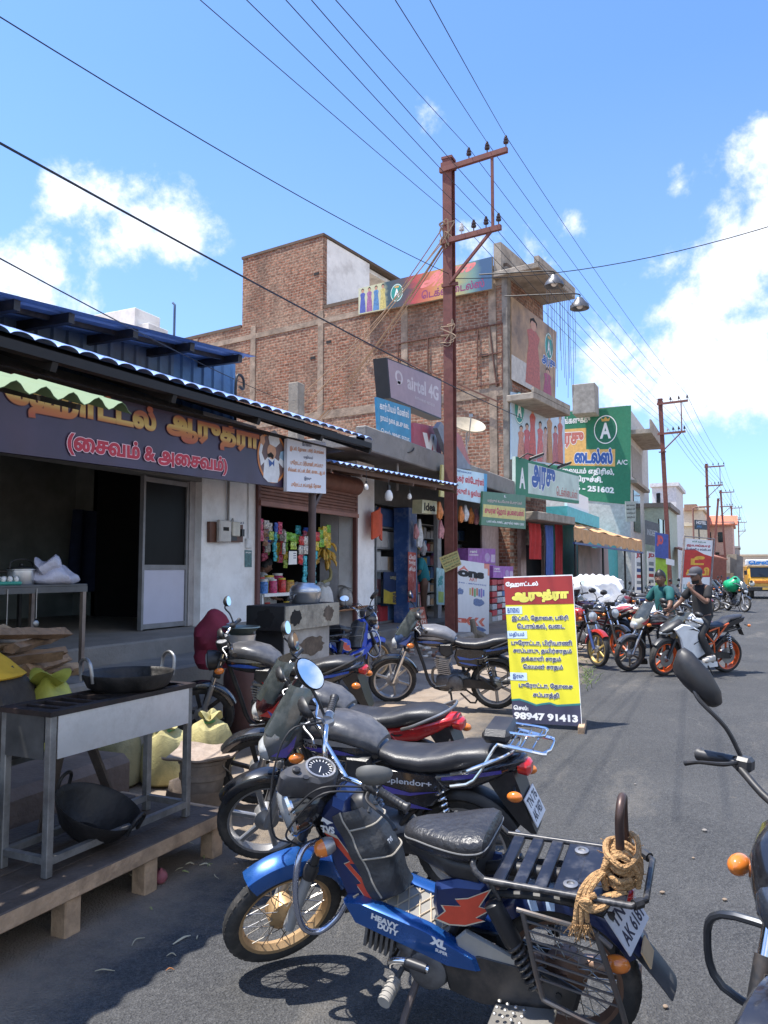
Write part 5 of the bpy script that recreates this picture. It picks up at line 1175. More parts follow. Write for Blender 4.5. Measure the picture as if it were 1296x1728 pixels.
z1=onx(1090,735,gx).z; z2=onx(1090,830,gx).z
m=MB(); m.bb((gx,47.1,zt-1.7),(gx+1.3,54,zt-1.45)); m.bb((gx+1.2,47.1,zt-1.45),(gx+1.3,54,zt-.9)); m.bb((gx-.1,47.3,z2-.2),(gx+.4,54,z2)); part('slab',m,CONC,gb_)
m=MB(); m.bb((gx,48.2,z2+.3),(gx+.04,53,zt-2.2)); part('recess_panel',m,mat('grey cement panel',(.28,.26,.24),.9),gb_)
m=MB(); m.bb((gx,48.5,z2-3.0),(gx+.05,51.5,z2-.5)); part('window_opening',m,GLASSD,gb_)
m=MB(); a, b2=ony(968,652,46), ony(1007,690,46); m.bb((a.x,45.5,b2.z-.3),(b2.x,46.8,a.z),.03); wsolo('block_parapet',m,mat('bare grey blocks',(.30,.28,.25),.95,var=.3,scale=3),'bare grey concrete block stub above the green advert','block wall')
def fbuild(px0,px1,yt,t_,dpt,col,lab,wins=(),zb=0,roof=None):
 a, b2=dep(px0,yt,t_), dep(px1,yt,t_); W=b2.x-a.x; b=wthing('far_building',lab,'building',(a.x,a.y,0))
 m=MB(); m.bb((a.x,a.y,zb),(b2.x,a.y+dpt,a.z)); part('wall',m,col,b)
 m=MB(); m.bb((a.x-.15,a.y-.2,a.z),(b2.x+.25,a.y+dpt,a.z+.3)); part('roof',m,roof or col,b)
 for(p0,p1,w0,w1,side)in wins:
  m=MB()
  if side: s0, s1=onx(p0,w0,b2.x), onx(p1,w1,b2.x); m.bb((b2.x-.02,s0.y,s0.z),(b2.x+.05,s1.y,s1.z))
  else: s0, s1=ony(p0,w0,a.y), ony(p1,w1,a.y); m.bb((s0.x,a.y-.05,s0.z),(s1.x,a.y+.02,s1.z))
  part('window',m,GLASSD,b)
 return b
fbuild(1060,1128,858,52,8,mat('mint plaster',(.42,.5,.42),.9,dirt=(.25,.28,.24)),'small mint green two storey building behind the second steel pole',((1112,1116,905,878,1),(1120,1124,905,880,1)),0,CONCD)
fbuild(1100,1142,822,66,8,mat('white plaster far',(.68,.68,.68),.9,dirt=(.4,.4,.4)),'white flat roofed building above the mint green one',((1108,1114,850,832,0),))
fbuild(1140,1186,862,88,12,CREAM,'cream building with parapet behind the bakery banner',((1146,1152,905,885,0),(1160,1168,905,885,0)))
fbuild(1150,1192,888,80,3,mat('pale yellow plaster',(.62,.55,.4),.9),'low pale yellow building in front of the cream one',())
pb=fbuild(1186,1236,885,95,14,mat('salmon plaster',(.60,.38,.3),.9,dirt=(.4,.25,.2)),'salmon pink building under an orange tiled roof',((1192,1200,915,898,0),(1212,1220,915,898,0),(1206,1214,955,932,0)))
a, b2=dep(1182,885,94), dep(1240,885,94); zr_=dep(1200,866,94).z
m=MB(); m.add([a+V((0,-.6,0)),b2+V((.3,-.6,0)),b2+V((.3,5,zr_-a.z)),a+V((0,5,zr_-a.z)),a+V((0,-.6,-.15)),b2+V((.3,-.6,-.15)),b2+V((.3,5,zr_-a.z-.15)),a+V((0,5,zr_-a.z-.15))],[(0,1,2,3),(7,6,5,4),(0,4,5,1),(1,5,6,2),(2,6,7,3),(3,7,4,0)]); part('tiled_roof',m,mat('orange roof tiles',(.55,.17,.09),.8,var=.2),pb)
m=MB(); a=dep(1155,862,87); m.bb((a.x,a.y-.4,a.z),(a.x+1.3,a.y+2,a.z+.7)); wsolo('water_tank',m,mat('brown tank wall',(.3,.18,.12),.9),'small brown water tank on the cream building roof','water tank')
fbuild(1226,1246,925,120,12,mat('grey shop plaster',(.3,.28,.26),.9),'dark grey shop building below the fifth steel pole',())
fbuild(1240,1300,938,165,10,mat('tan far plaster',(.55,.46,.34),.9,dirt=(.3,.25,.2)),'long low tan building across the far end of the street',((1262,1268,955,944,0),(1284,1290,955,944,0)))
struct('hill',MB().grid(lambda u,v:((u-.5)*900+60,420+v*300,(6+14*sin(pi*v)*(.6+.4*sin(u*9)+.2*sin(u*23)))),60,6),mat('dry green hill',(.14,.15,.09),.95,var=.4,scale=.05))
q=qx(-6.2,(970,880),(1005,905),(1005,900),(970,875))
oy0, oy1=Y(972,-5.5), Y(1084,-4.2)
st=wthing('cloth_stall','roadside stall with orange tarpaulin awning and grey cloth curtain','stall',(-6,oy0+3,0))
A_, B_=onx(968,890,-5.0), onx(1084,914,-4.2)
m=MB(); A2, B2=onx(972,873,-6.8), V((-6.8,B_.y-.5,B_.z+1.0))
m.grid(lambda u,v:A_.lerp(B_,u).lerp(A2.lerp(B2,u),v)-V((0,0,.12*sin(pi*v)+.04*sin(u*30)*(1-v))),30,5,thick=(0,0,.02))
m.grid(lambda u,v:A_.lerp(B_,u)-V((.03*sin(u*70),0,.42*v+.05*sin(u*60)*v)),60,2,thick=(.01,0,0)); part('awning',m,mat('orange tarpaulin',(.60,.33,.15),.8,dirt=(.4,.25,.15)),st)
m=MB(); m.bar(A_-V((0,0,.5)),B_-V((0,0,.5)),.07,.07); part('front_rail',m,mat('blue pipe',(.04,.07,.2),.5),st)
for f in(.02,.35,.68,.98):
 p=A_.lerp(B_,f); m=MB(); m.cyl((p.x-.02,p.y,0),(p.x-.02,p.y,p.z-.4),.04,8); part('post',m,BLACKM,st)
m=MB(); c0, c1=onx(975,930,-6.0), onx(1040,930,-5.6); m.grid(lambda u,v:V((-6.0+.15*sin(u*22)*v,c0.y+(c1.y-c0.y)*u,3.0-.5*sin(pi*u)*(1-v)-2.2*v)),50,8,thick=(.02,0,0)); part('curtain',m,mat('grey brown curtain',(.3,.26,.25),.9,var=.25,scale=1.2,dirt=(.35,.15,.13),dirt_amt=.4,dirt_scale=.6),st)
m=MB(); m.bb((-8.8,oy0,0),(-6.9,Y(1075,-6.9),3.4)); part('back_wall',m,mat('teal stall wall',(.05,.34,.35),.7,dirt=(.2,.3,.3)),st)
m=MB(); m.bb((-7.0,oy0+.5,3.4),(-5.9,oy1-1,3.9)); part('top_board',m,mat('turquoise board',(.08,.42,.48),.6),st)
m=MB(); m.bb((-6.1,oy0+1,3.9),(-6.0,oy1-3,4.6)); part('white_board',m,WHITEP,st)
gx2=gx+.5
q=Quad(*[dep(*k,42)for k in((1057,880),(1073,880),(1073,846),(1055,846))]); t=sign('notice_board','upright pale grey notice board below the green advert','notice board',q,.06,mat('pale notice',(.42,.45,.4),.6,dirt=(.2,.22,.2),dirt_amt=.6,dirt_scale=5))
for k in range(4): q.text(t,('அலுவலகம்','ஊராட்சி','மன்றம்','ஒன்றியம்')[k],BLACKC,.1,.9,.75-k*.2,.87-k*.2,bold=.02,res=1)
q=Quad(*[dep(*k,43)for k in((1089,918),(1112,922),(1112,884),(1088,877))]); t=sign('notice_board','dark grey shop board with pale letters beside the second steel pole','signboard',q,.06,mat('slate board',(.13,.14,.15),.6)); q.text(t,'INDEED',mat('slate letters',(.4,.42,.44),.6),.15,.9,.4,.65,bold=.03)
for i, (p0,p1,y1)in enumerate(((1072,1085,1003),(1092,1106,1000))):
 q=Quad(*[dep(*k,38)for k in((p0,y1),(p1,y1),(p1,932),(p0,930))]); t=sign('shop_banner',('tall white phone shop banner with red initials, left of the pair','tall white phone shop banner with red initials, right of the pair')[i],'banner',q,.03,WHITEP,'pair of phone shop banners'); q.text(t,'JD',CRIM,.12,.88,.84,.96,bold=.05)
 for k in range(5): m=MB(); q.rect(m,.2,.8,.1+k*.14,.17+k*.145); part('phone_picture',m,mat('phone print %d'%(k%3),[(.06,.1,.25),(.25,.27,.3),(.4,.05,.06)][k%3],.5),t,smooth=False)
q=Quad(*[dep(*k,37)for k in((1107,1000),(1126,1000),(1126,941),(1107,941))]); t=sign('shop_door','lime green shop shutter panel beside the phone banners','shutter',q,.05,mat('lime shutter',(.30,.48,.04),.5))
q=Quad(*[dep(*k,36.9)for k in((1106,940),(1128,944),(1128,902),(1106,898))]); t=sign('shop_signboard','blue and red phone shop sign just left of the second pole','signboard',q,.05,mat('sign royal blue',(.06,.1,.35),.5)); q.text(t,'JD',mat('sign pink red',(.6,.1,.12),.5),.1,.6,.45,.9,bold=.08)
q=Quad(*[dep(*k,35.2)for k in((1124,952),(1138,955),(1138,945),(1124,942))]); t=sign('placard','small white placard tied to the second steel pole','placard',q,.01,WHITEP)
q=Quad(*[dep(*k,23)for k in((1150,1006),(1196,1003),(1203,912),(1157,908))]); bkb=sign('bakery_banner','tall red and white bakery banner on a lattice frame behind the riders','banner',q,.02,WHITEP)
m=MB(); q.poly(m,[(0,.32),(1,.32),(1,.7),(.7,.74),(.35,.82),(0,.8)]); part('red_field',m,mat('banner red',(.55,.04,.03),.5),bkb,smooth=False)
q.text(bkb,'ஐயங்கார்',CRIM,.06,.94,.85,.91,bold=.04); q.text(bkb,'பேக்கரி & ஸ்வீட்ஸ்',NAVY,.04,.96,.79,.84,bold=.03); q.text(bkb,'ஸ்ரீ கற்பக',GRN,.25,.75,.93,.97,res=1); q.text(bkb,'டீ',mat('banner gold',(.75,.42,.05),.5),.25,.75,.54,.7,bold=.06); q.text(bkb,'காபி',MATS['banner gold'],.1,.95,.35,.5,bold=.06); q.text(bkb,'பப்ஸ்',TEAL,.05,.5,.12,.24,bold=.04)
m=MB()
for a, b2 in(((-.05,-.02),(-.05,1.04)),((1.05,-.02),(1.05,1.04)),((-.05,1.03),(1.05,1.03))):
 pa, pb_=q.p(*a,-.03), q.p(*b2,-.03); n=14
 for k in range(n):
  m.bar(pa.lerp(pb_,k/n)+q.n*(.05*(k%2)),pa.lerp(pb_,(k+1)/n)+q.n*(.05*((k+1)%2)),.03,.03)
 m.bar(pa,pb_,.025,.025); m.bar(pa+q.n*.05,pb_+q.n*.05,.025,.025)
part('lattice_frame',m,mat('weathered lattice',(.3,.26,.25),.7),bkb)
q=Quad(*[dep(*k,70)for k in((1174,893),(1194,894),(1194,879),(1174,877))]); t=sign('hotel_sign','dark blue rooftop hotel sign behind the third steel pole','signboard',q,.3,mat('hotel sign dark',(.06,.09,.12),.5)); q.text(t,'HOTEL',WHITEP,.06,.9,.55,.9,bold=.04); q.text(t,'அறை',mat('hotel sign blue',(.08,.25,.5),.5),.1,.5,.12,.42,bold=.03)
m=MB(); m.bar(q.p(.3,0,-.1),V((q.c[0].x+.3,q.c[0].y,q.c[0].z-3)),.1,.1); part('support',m,BLACKM,t)
q=Quad(*[dep(*k,60)for k in((1204,985),(1238,984),(1238,967),(1204,968))]); t=sign('shop_signboard','long low orange and blue sign under the pink building','signboard',q,.1,mat('sign mixed orange',(.45,.33,.18),.6,var=.4,scale=2)); q.text(t,'டீ ஸ்டால்',BLUEPR,.2,.8,.3,.8,bold=.05,res=1)
m=MB(); a, b2=dep(1196,935,58), dep(1228,945,52); m.grid(lambda u,v:a.lerp(b2,u)+V((-3*v,0,.7*v)),4,2,thick=(0,0,.08)); wsolo('tin_awning',m,mat('rusty tin',(.3,.12,.08),.8),'rust red tin awning below the pink building','awning')
q=Quad(*[dep(*k,59)for k in((1192,1000),(1226,1000),(1226,936),(1192,936))]); m=MB(); q.board(m,2.0); wsolo('kiosk',m,mat('brick red kiosk',(.28,.1,.07),.8),'brick red kiosk under the tin awning','kiosk',smooth=False)
for px, y0_, t_, c in((1232,965,75,(.16,.14,.12)),(1243,960,90,(.2,.18,.16))):
 q=Quad(*[dep(*k,t_)for k in((px,1002),(px+11,998),(px+11,y0_-20),(px,y0_-25))]); m=MB(); q.board(m,3.0); wsolo('far_stall',m,mat('far stall %d'%px,c,.9,var=.5,scale=1),('dark narrow stall beside the fourth steel pole' if px<1240 else 'greyish narrow stall left of the yellow lorry'),'stall',smooth=False)
m=MB(); c=dep(1169,858,62); m.cyl((c.x,c.y,0),c,.07,8); m.tube([c,c+V((.2,0,.1)),c+V((.9,-.1,.12))],.05,6); m.box(c+V((.9,-.1,.1)),(.9,.3,.12),None,.04); wsolo('street_lamp',m,mat('lamp post brown',(.25,.13,.1),.7),'thin brown lamp post with flat lamp head before the cream building','street lamp')
def lorry():
 p=dep(1296,1013,41); ang=R_(-90+3); t=thing('yellow_lorry','yellow orange mini lorry with white visor board coming up the road','lorry',(p.x,p.y,0),ang)
 YL=mat('lorry yellow',(.72,.36,.02),.35,coat=.4); W=1.0; s=1.0
 def pt(nm,m,mm,par=None): return part(nm,m,mm,par or t)
 m=MB(); m.prism([(0,.55),(.03,1.0),(-.05,1.15),(-.28,1.75),(-1.5,1.78),(-1.5,.55)],-.92,.92,.05); cab=pt('cab',m,YL)
 m=MB(); m.prism([(-.02,1.17),(.0,1.17),(-.235,1.68),(-.255,1.68)],-.8,.8); m.M=Matrix.Translation((.02,0,0)); pt('windscreen',m,GLASSD,cab)
 m=MB(); m.bb((-.75,-1.0,1.79),(-.2,1.0,2.1),.03); vb=pt('visor_board',m,WHITEP)
 q=Quad((-.18,-.98,1.81),(-.18,.98,1.81),(-.18,.98,2.08),(-.18,-.98,2.08)); q.text(vb,'செல்வம்',mat('visor blue',(.02,.2,.55),.5),.06,.94,.08,.92,bold=.06)
 m=MB(); m.bb((.02,-.93,.42),(.12,.93,.66),.03); pt('bumper',m,BLACKP)
 m=MB(); m.bb((.035,-.62,.84),(.06,.62,.98),.01); pt('grille',m,mat('grille orange',(.55,.16,.02),.4))
 m=MB(); m.bb((.13,-.25,.5),(.145,.25,.62)); pt('number_plate',m,mat('plate yellow',(.65,.4,.08),.5))
 for y in(-.74,.74):
  m=MB(); m.lathe([(0,.06),(.1,.05),(.14,0),(.14,-.05)],(.03,y,.82),'X',18); pt('headlight',m,mat('headlight glass',(.62,.62,.55),.12),None)
  m=MB(); m.tube([(-.1,y*1.3,1.55),(.05,y*1.38,1.5)],.015,6); m.box((.05,y*1.4,1.4),(.05,.14,.24),None,.02); pt('wing_mirror',m,BLACKP)
  for x in(-.6,-3.2): m=MB(); m.lathe([(.1,-.1),(.3,-.11),(.37,-.07),(.37,.07),(.3,.11),(.1,.1)],(x,y,.37),'Y',22); pt('wheel',m,RUBBER)
 m=MB(); m.bb((-4.0,-.95,.75),(-1.6,.95,1.75),.02); pt('load_body',m,YL)
 m=MB(); m.bb((-3.9,-.5,.45),(0,.5,.7)); pt('chassis',m,BLACKM)
 for y in(-.3,.3): m=MB(); m.tube([(.07,y+.25,1.2),(.0,y-.1,1.42)],.012,5); pt('wiper',m,BLACKP)
lorry()
PAINT={}
def paint(name,col,rough=.22,metal=0.0,coat=.7): return mat('paint '+name,col,rough,metal,var=.12,scale=5,coat=coat,dirt=tuple(min(1,c*.6+.13)for c in col),dirt_amt=.28,dirt_scale=7)
SILV=mat('cast alloy',(.42,.42,.43),.42,.8,var=.2,dirt=(.14,.12,.1),dirt_amt=.6,dirt_scale=12)
ENG=mat('dirty grey engine',(.16,.16,.165),.5,.6,var=.3,scale=12,dirt=(.07,.055,.045),dirt_amt=.7,dirt_scale=9)
ENGB=mat('black engine',(.03,.03,.03),.5,.3,var=.3,dirt=(.12,.1,.08),dirt_amt=.5,dirt_scale=9)
DUSTRIM=mat('dust gilded rim',(.50,.33,.17),.5,.55,var=.25,scale=9,dirt=(.4,.27,.15),dirt_amt=.6)
RUSTC=mat('rusted chrome',(.35,.24,.18),.45,.7,var=.4,scale=18,dirt=(.18,.07,.035),dirt_amt=.8,dirt_scale=14)
LENS=mat('headlamp lens',(.55,.57,.58),.08,.3,var=.1,coat=.5)
SMOKE=mat('smoked visor',(.05,.06,.06),.15,var=.2,coat=.5,dirt=(.25,.25,.24),dirt_amt=.35,dirt_scale=5)
PLATEW=mat('number plate white',(.68,.69,.72),.45,var=.05,dirt=(.4,.36,.3),dirt_amt=.3)
PLATEK=mat('number plate ink',(.03,.03,.06),.5)
SPK=mat('spoke steel',(.4,.38,.35),.4,.9,var=.3)
def fender(mb,c,r,a0,a1,hw,lip,n=22,t=.004,taper=1.0):
 cx, cz=c; vs=[]; fs=[]
 prof=[(-1,-lip),(-.93,-.3*lip),(-.7,.2*lip),(0,.45*lip),(.7,.2*lip),(.93,-.3*lip),(1,-lip)]
 for i in range(n+1):
  a=R_(a0+(a1-a0)*i/n); k=1-(1-taper)*abs(i/n-.35)*1.4
  for(y,dr)in prof: vs.append((cx+(r+dr)*cos(a),y*hw*k,cz+(r+dr)*sin(a)))
  for(y,dr)in prof[::-1]: vs.append((cx+(r+dr-t)*cos(a),y*(hw-t)*k,cz+(r+dr-t)*sin(a)))
 w=len(prof)*2
 for i in range(n):
  for k in range(w): fs.append((i*w+k,(i+1)*w+k,(i+1)*w+(k+1)%w,i*w+(k+1)%w))
 fs+=[tuple(range(w)),tuple(n*w+k for k in range(w))[::-1]]
 return mb.add(vs,fs)
def wheel(root,name,c,R,w,style,rim_m,M=None,disc=False,detail=True,drum=.07):
 cx, cz=c; nt=40 if detail else 24
 m=MB(); m.M=M; ri=R-.062
 m.lathe([(ri-.012,-w*.36),(ri+.008,-w*.42),(ri+.006,-w*.3),(ri-.014,-w*.22),(ri-.02,0),(ri-.014,w*.22),(ri+.006,w*.3),(ri+.008,w*.42),(ri-.012,w*.36),(ri-.026,0),(ri-.012,-w*.36)],(cx,0,cz),'Y',nt)
 if style=='alloy':
  for k in range(6):
   a=2*pi*k/6+.3
   for s in(-.09,.09)if False else(0,):
    p=V((cx+.04*cos(a),0,cz+.04*sin(a))); q=V((cx+(ri-.008)*cos(a+.12),0,cz+(ri-.008)*sin(a+.12))); m.bar(p,q,.035,.024,.006,V((0,1,0)))
 wh=part(name,m,rim_m,root)
 m=MB(); m.M=M; k=w/2
 m.lathe([(ri,-k*.78),(R-.045,-k*1.0),(R-.022,-k*.95),(R-.008,-k*.62),(R,-k*.2),(R,k*.2),(R-.008,k*.62),(R-.022,k*.95),(R-.045,k),(ri,k*.78),(ri-.004,0),(ri,-k*.78)],(cx,0,cz),'Y',nt)
 if detail:
  for i in range(44):
   a=2*pi*i/44
   for s in(-1,1):
    d=V((cos(a),0,sin(a))); tg=V((-sin(a),0,cos(a))); p=V((cx,s*k*.3,cz))+d*(R-.0042)
    m.box(p,(.005,.013*w/.075,.024),Matrix((d,V((0,.96,0))+tg*(.25*s),tg)).transposed())
 part('tyre',m,RUBBER,wh)
 m=MB(); m.M=M; m.lathe([(.0,-w*.9),(.02,-w*.9),(.02,-w*.6),(drum,-w*.58),(drum,w*.3),(drum*.5,w*.45),(.02,w*.6),(.02,w*.9),(0,w*.9)],(cx,0,cz),'Y',20); part('hub',m,SILV if style!='wire' else rim_m,wh)
 if style=='wire':
  m=MB(); m.M=M; n=36 if detail else 14
  for i in range(n):
   a=2*pi*i/n; s=1 if i%2 else-1; b2=a+(.5 if(i//2)%2 else-.5)
   m.tube([(cx+drum*.85*cos(b2),s*w*.42,cz+drum*.85*sin(b2)),(cx+(ri-.01)*cos(a),s*w*.08,cz+(ri-.01)*sin(a))],.0022,4,False)
  part('spokes',m,SPK,wh)
 if disc:
  m=MB(); m.M=M; m.lathe([(.065,.052),(.14,.052),(.14,.058),(.065,.058),(.065,.052)],(cx,0,cz),'Y',26); part('brake_disc',m,STEELG,wh)
 return wh
def spring(mb,a,b2,r,turns,wr):
 a, b2=V(a), V(b2); d=b2-a; z=d.normalized(); x=z.orthogonal().normalized(); y=z.cross(x); n=turns*10
 mb.tube([a+d*(i/n)+x*(r*cos(2*pi*turns*i/n))+y*(r*sin(2*pi*turns*i/n))for i in range(n+1)],wr,6)
def steer_m(h,rake,ang):
 ax=V((-sin(rake),0,cos(rake))); h=V(h)
 return Matrix.Translation(h)@Matrix.Rotation(ang,4,ax)@Matrix.Translation(-h)
def sideq(x0,x1,z0,z1,y,side=1):
 return Quad((x1,y,z0),(x0,y,z0),(x0,y,z1),(x1,y,z1))if side>0 else Quad((x0,-y,z0),(x1,-y,z0),(x1,-y,z1),(x0,-y,z1))
def mirror(root,c,M,sz=1.0,stalk=None,yaw=0,m_=None,tilt=0,pitch=.25,ang=False):
 c=V(c); m=MB(); m.M=M
 if stalk: m.tube(stalk+[c+V((.02,0,-.02))],.007,8,smooth=4)
 n=20; sh=[(cos(2*pi*k/n)*.072*sz*(1+.12*cos(2*pi*k/n)),sin(2*pi*k/n)*.046*sz)for k in range(n)]
 if ang: sh=[(a*sz,b2*sz)for a,b2 in((.085,-.022),(.09,-.005),(.07,.02),(.02,.043),(-.05,.052),(-.074,.047),(-.08,.03),(-.07,-.012),(-.055,-.028),(-.01,-.036),(.05,-.036),(.078,-.032))]; n=len(sh)
 R3=Matrix.Rotation(yaw,3,'Z')@Matrix.Rotation(pitch,3,'Y')@Matrix.Rotation(tilt,3,'X')
 vs=[];
 for f, x in((1.0,-.012),(1.02,.0),(.9,.018),(.6,.032),(.2,.038)): vs+=[c+R3@V((x,y*f,z*f))for y,z in sh]
 fs=[(i*n+k,i*n+(k+1)%n,(i+1)*n+(k+1)%n,(i+1)*n+k)for i in range(4)for k in range(n)]+[tuple(4*n+k for k in range(n))]
 m.add(vs,fs); o=part('mirror',m,m_ or BLACKP,root)
 m=MB(); m.M=M; m.add([c+R3@V((-.0125,y*.94,z*.94))for y,z in sh],[tuple(range(n))[::-1]]); part('mirror_glass',m,MIRROR,o,smooth=False)
def indicator(root,p,d,M=None,s=1.0):
 m=MB(); m.M=M; p=V(p); d=V(d); m.tube([p,p+d*.6],.008,6); o=part('indicator',m,BLACKP,root)
 m=MB(); m.M=M; e=p+d*.8; m.ball(e,(.045*s,.03*s,.03*s),12,8); part('lens',m,ORANGEL,o)
def plate(root,c,nrm,up,w,h,lines,label=None):
 c, n, u=V(c), V(nrm).normalized(), V(up).normalized(); r=u.cross(n).normalized(); u=n.cross(r)
 q=Quad(c-r*w/2-u*h/2,c+r*w/2-u*h/2,c+r*w/2+u*h/2,c-r*w/2+u*h/2)
 m=MB(); q.board(m,.006); o=part('number_plate',m,PLATEW,root)
 for k, s in enumerate(lines):
  v1=.92-k*.44 if len(lines)>1 else .85; q.text(o,s,PLATEK,.08,.92,v1-.34 if len(lines)>1 else .2,v1,l=.002,bold=.03,keep=True)
 return o
def motorcycle(label,loc,head,lean=-10,steer=20,sc=1.06,tank=(.02,.02,.025),accent=(.05,.12,.5),group=None,o=None):
 o=o or{}; g=o.get; D=g('detail',True)
 r=thing('motorcycle',label,'motorcycle',loc,(R_(lean),0,head),group); r.scale=(sc,sc,sc)
 WB, R=1.26, .295; T=Matrix.Translation((-WB/2,0,0)); M=T@steer_m((.985,0,.9),R_(25.5),R_(steer))
 PT=paint('%d %d %d'%tuple(int(c*255)for c in tank),tank); PA=paint('%d %d %d'%tuple(int(c*255)for c in accent),accent)
 seatm=g('seat',SEATV); rim=g('rim',BLACKM); style=g('wheels','alloy'); sport=g('sport',False)
 def P(nm,mb,mm,par=None,**k): return part(nm,mb,mm,par or r,**k)
 def N(st=False): m=MB(); m.M=M if st else T; m.warp=not st; return m
 wheel(r,'front_wheel',(WB,R),R,.085 if not sport else .11,style,rim,M,g('disc',False),D,.06 if g('disc')else .075)
 for s in(-1,1):
  m=N(1); m.cyl((WB+.0,s*.08,R),(1.12,s*.08,.62),.026,12,.024); f=P('fork_leg',m,g('fork',SILV))
  m=N(1); m.cyl((1.125,s*.08,.61),(.985,s*.08,.92),.017,12); P('fork_tube',m,CHROME if not sport else GOLD,f)
 m=N(1); m.box((1.0,0,.86),(.07,.22,.03),Matrix.Rotation(R_(-25),3,'Y'),.008); m.box((1.07,0,.71),(.07,.22,.035),Matrix.Rotation(R_(-25),3,'Y'),.008); P('triple_clamp',m,BLACKM)
 m=N(1); fender(m,(WB,R),R+.028,42,165,.058,.035); o_=P('front_fender',m,g('fender',PT))
 m=N(1)
 for s in(-1,1): m.bar((WB,s*.066,R),(1.16,s*.06,R+.3),.004,.03)
 P('fender_stay',m,BLACKM,o_)
 if not sport:
  hb=[(.86,.36,1.035),(.90,.26,1.05),(.985,.12,.985),(1.0,0,.965),(.985,-.12,.985),(.90,-.26,1.05),(.86,-.36,1.035)]
 else:
  hb=[(.86,.33,.90),(.93,.2,.92),(.985,.1,.93),(1.0,0,.93),(.985,-.1,.93),(.93,-.2,.92),(.86,-.33,.90)]
 m=N(1); m.tube(hb,.0115,10,smooth=5); hbar=P('handlebar',m,g('bar',CHROME if not sport else BLACKM))
 for s in(-1,1):
  a, b2=V((hb[0][0]-.005,s*(hb[0][1]+.015),hb[0][2]-.001)), V((hb[1][0]-.005,s*(hb[1][1]-.01),hb[1][2]))
  m=N(1); m.tube([a,a.lerp(b2,.06),a.lerp(b2,.1),b2],[.021,.021,.017,.0165],12); P('grip',m,BLACKP,hbar)
  m=N(1); m.box(b2+V((.01,-s*.03,0)),(.05,.05,.045),None,.01); P('switch_block',m,BLACKP,hbar)
  m=N(1); m.tube([b2+V((.02,-s*.02,.005)),b2+V((.07,s*.01,.0)),a+V((.075,-s*.03,-.005)),a+V((.07,s*.015,-.02))],[.008,.008,.006,.009],8,smooth=4,flat=.8); P('lever',m,g('lever',SILV),hbar)
  if g('mirrors',True):
   cm=V((.94,s*.37,1.24))if not sport else V((1.0,s*.36,1.06)); cm+=V(g('mirror_off',(0,0,0)))
   mirror(r,cm,M,g('mirror_size',1.05),None if False else[b2+V((.0,-s*.02,.01)),b2+V((.03,s*.02,.1)),cm+V((.03,-s*.03,-.06))],s*.15,tilt=s*g('mirror_roll',0),ang=g('angular',False))
  if not sport: indicator(r,(1.03,s*.07,.8),(0,s*.14,0),M)
 if g('head','cowl')=='round':
  m=N(1); m.lathe([(.0,-.11),(.05,-.1),(.085,-.04),(.095,.03),(.088,.04)],(1.1,0,.83),'X',22); hl=P('headlight',m,g('headm',BLACKP)); m=N(1); m.lathe([(.088,.036),(.06,.055),(0,.062)],(1.1,0,.83),'X',22); P('lens',m,LENS,hl)
 elif not sport:
  m=N(1); m.loft([(.97,.90,.10,.09,.11),(1.05,.88,.135,.105,.14),(1.13,.85,.125,.09,.14),(1.185,.82,.09,.065,.115),(1.21,.79,.045,.035,.07)],18); cw=P('headlight_cowl',m,g('cowlm',PT))
  m=N(1); m.loft([(1.15,.80,.09,.05,.075,2.6),(1.20,.79,.082,.05,.07,2.6),(1.232,.78,.055,.035,.05,2.6),(1.24,.78,.02,.015,.02)],16); P('lens',m,g('lensm',LENS),cw)
  if g('visor',True):
   m=N(1); m.grid(lambda u,v:(1.19-.19*v-.13*abs(2*u-1)**2,(u-.5)*.30*(1-.35*v*v),.90+.27*v),12,6,thick=(-.004,0,.002)); P('windscreen',m,SMOKE,cw)
  if g('stripe')and g('visor',True):
   for s in(1,-1):
    q=sideq(1.0,1.17,.78,.93,.153,s); m=N(1); q.poly(m,[(0,.3),(.6,.6),(.95,1),(.8,.5),(.5,.1)],.002); P('stripe',m,PA,cw,smooth=False)
 else:
  m=N(); m.loft([(.96,.86,.09,.09,.06),(1.08,.84,.15,.09,.08),(1.2,.79,.14,.07,.08),(1.3,.74,.10,.05,.06),(1.36,.71,.04,.02,.03)],16); cw=P('nose_fairing',m,g('cowlm',PT))
  m=N(); m.loft([(1.22,.715,.11,.035,.04),(1.32,.70,.075,.03,.035),(1.37,.695,.03,.015,.02)],12); P('lens',m,LENS,cw)
  m=N(); m.grid(lambda u,v:(1.2-.24*v-.12*abs(2*u-1)**2,(u-.5)*.26*(1-.3*v),.86+.17*v),10,5,thick=(-.004,0,.002)); P('windscreen',m,SMOKE,cw)
 m=N(1)
 for s in(-1,1)if not sport else(0,): m.lathe([(0,-.05),(.045,-.05),(.055,.0),(.055,.03),(.05,.035),(.046,.026),(0,.026)],(.99,s*.058,1.0),'Z',16)
 ins=P('instrument',m,BLACKP); m=N(1)
 for s in(-1,1)if not sport else(0,): m.lathe([(0,.0),(.045,.0)],(.99,s*.058,1.0285),'Z',16)
 P('dial',m,mat('dial face',(.3,.3,.3),.3,var=.5,scale=60),ins)
 m=N(); m.tube([(.97,0,.86),(.7,0,.78),(.42,0,.72),(.0,0,.72),(-.3,0,.76)],.022,8,smooth=3); m.tube([(.97,0,.84),(.86,0,.5),(.78,0,.26),(.6,0,.2),(.36,0,.22)],.02,8,smooth=3); m.tube([(.42,0,.72),(.36,0,.4),(.36,0,.2)],.02,8)
 m.cyl((1.035,0,.79),(.955,0,.945),.035,12)
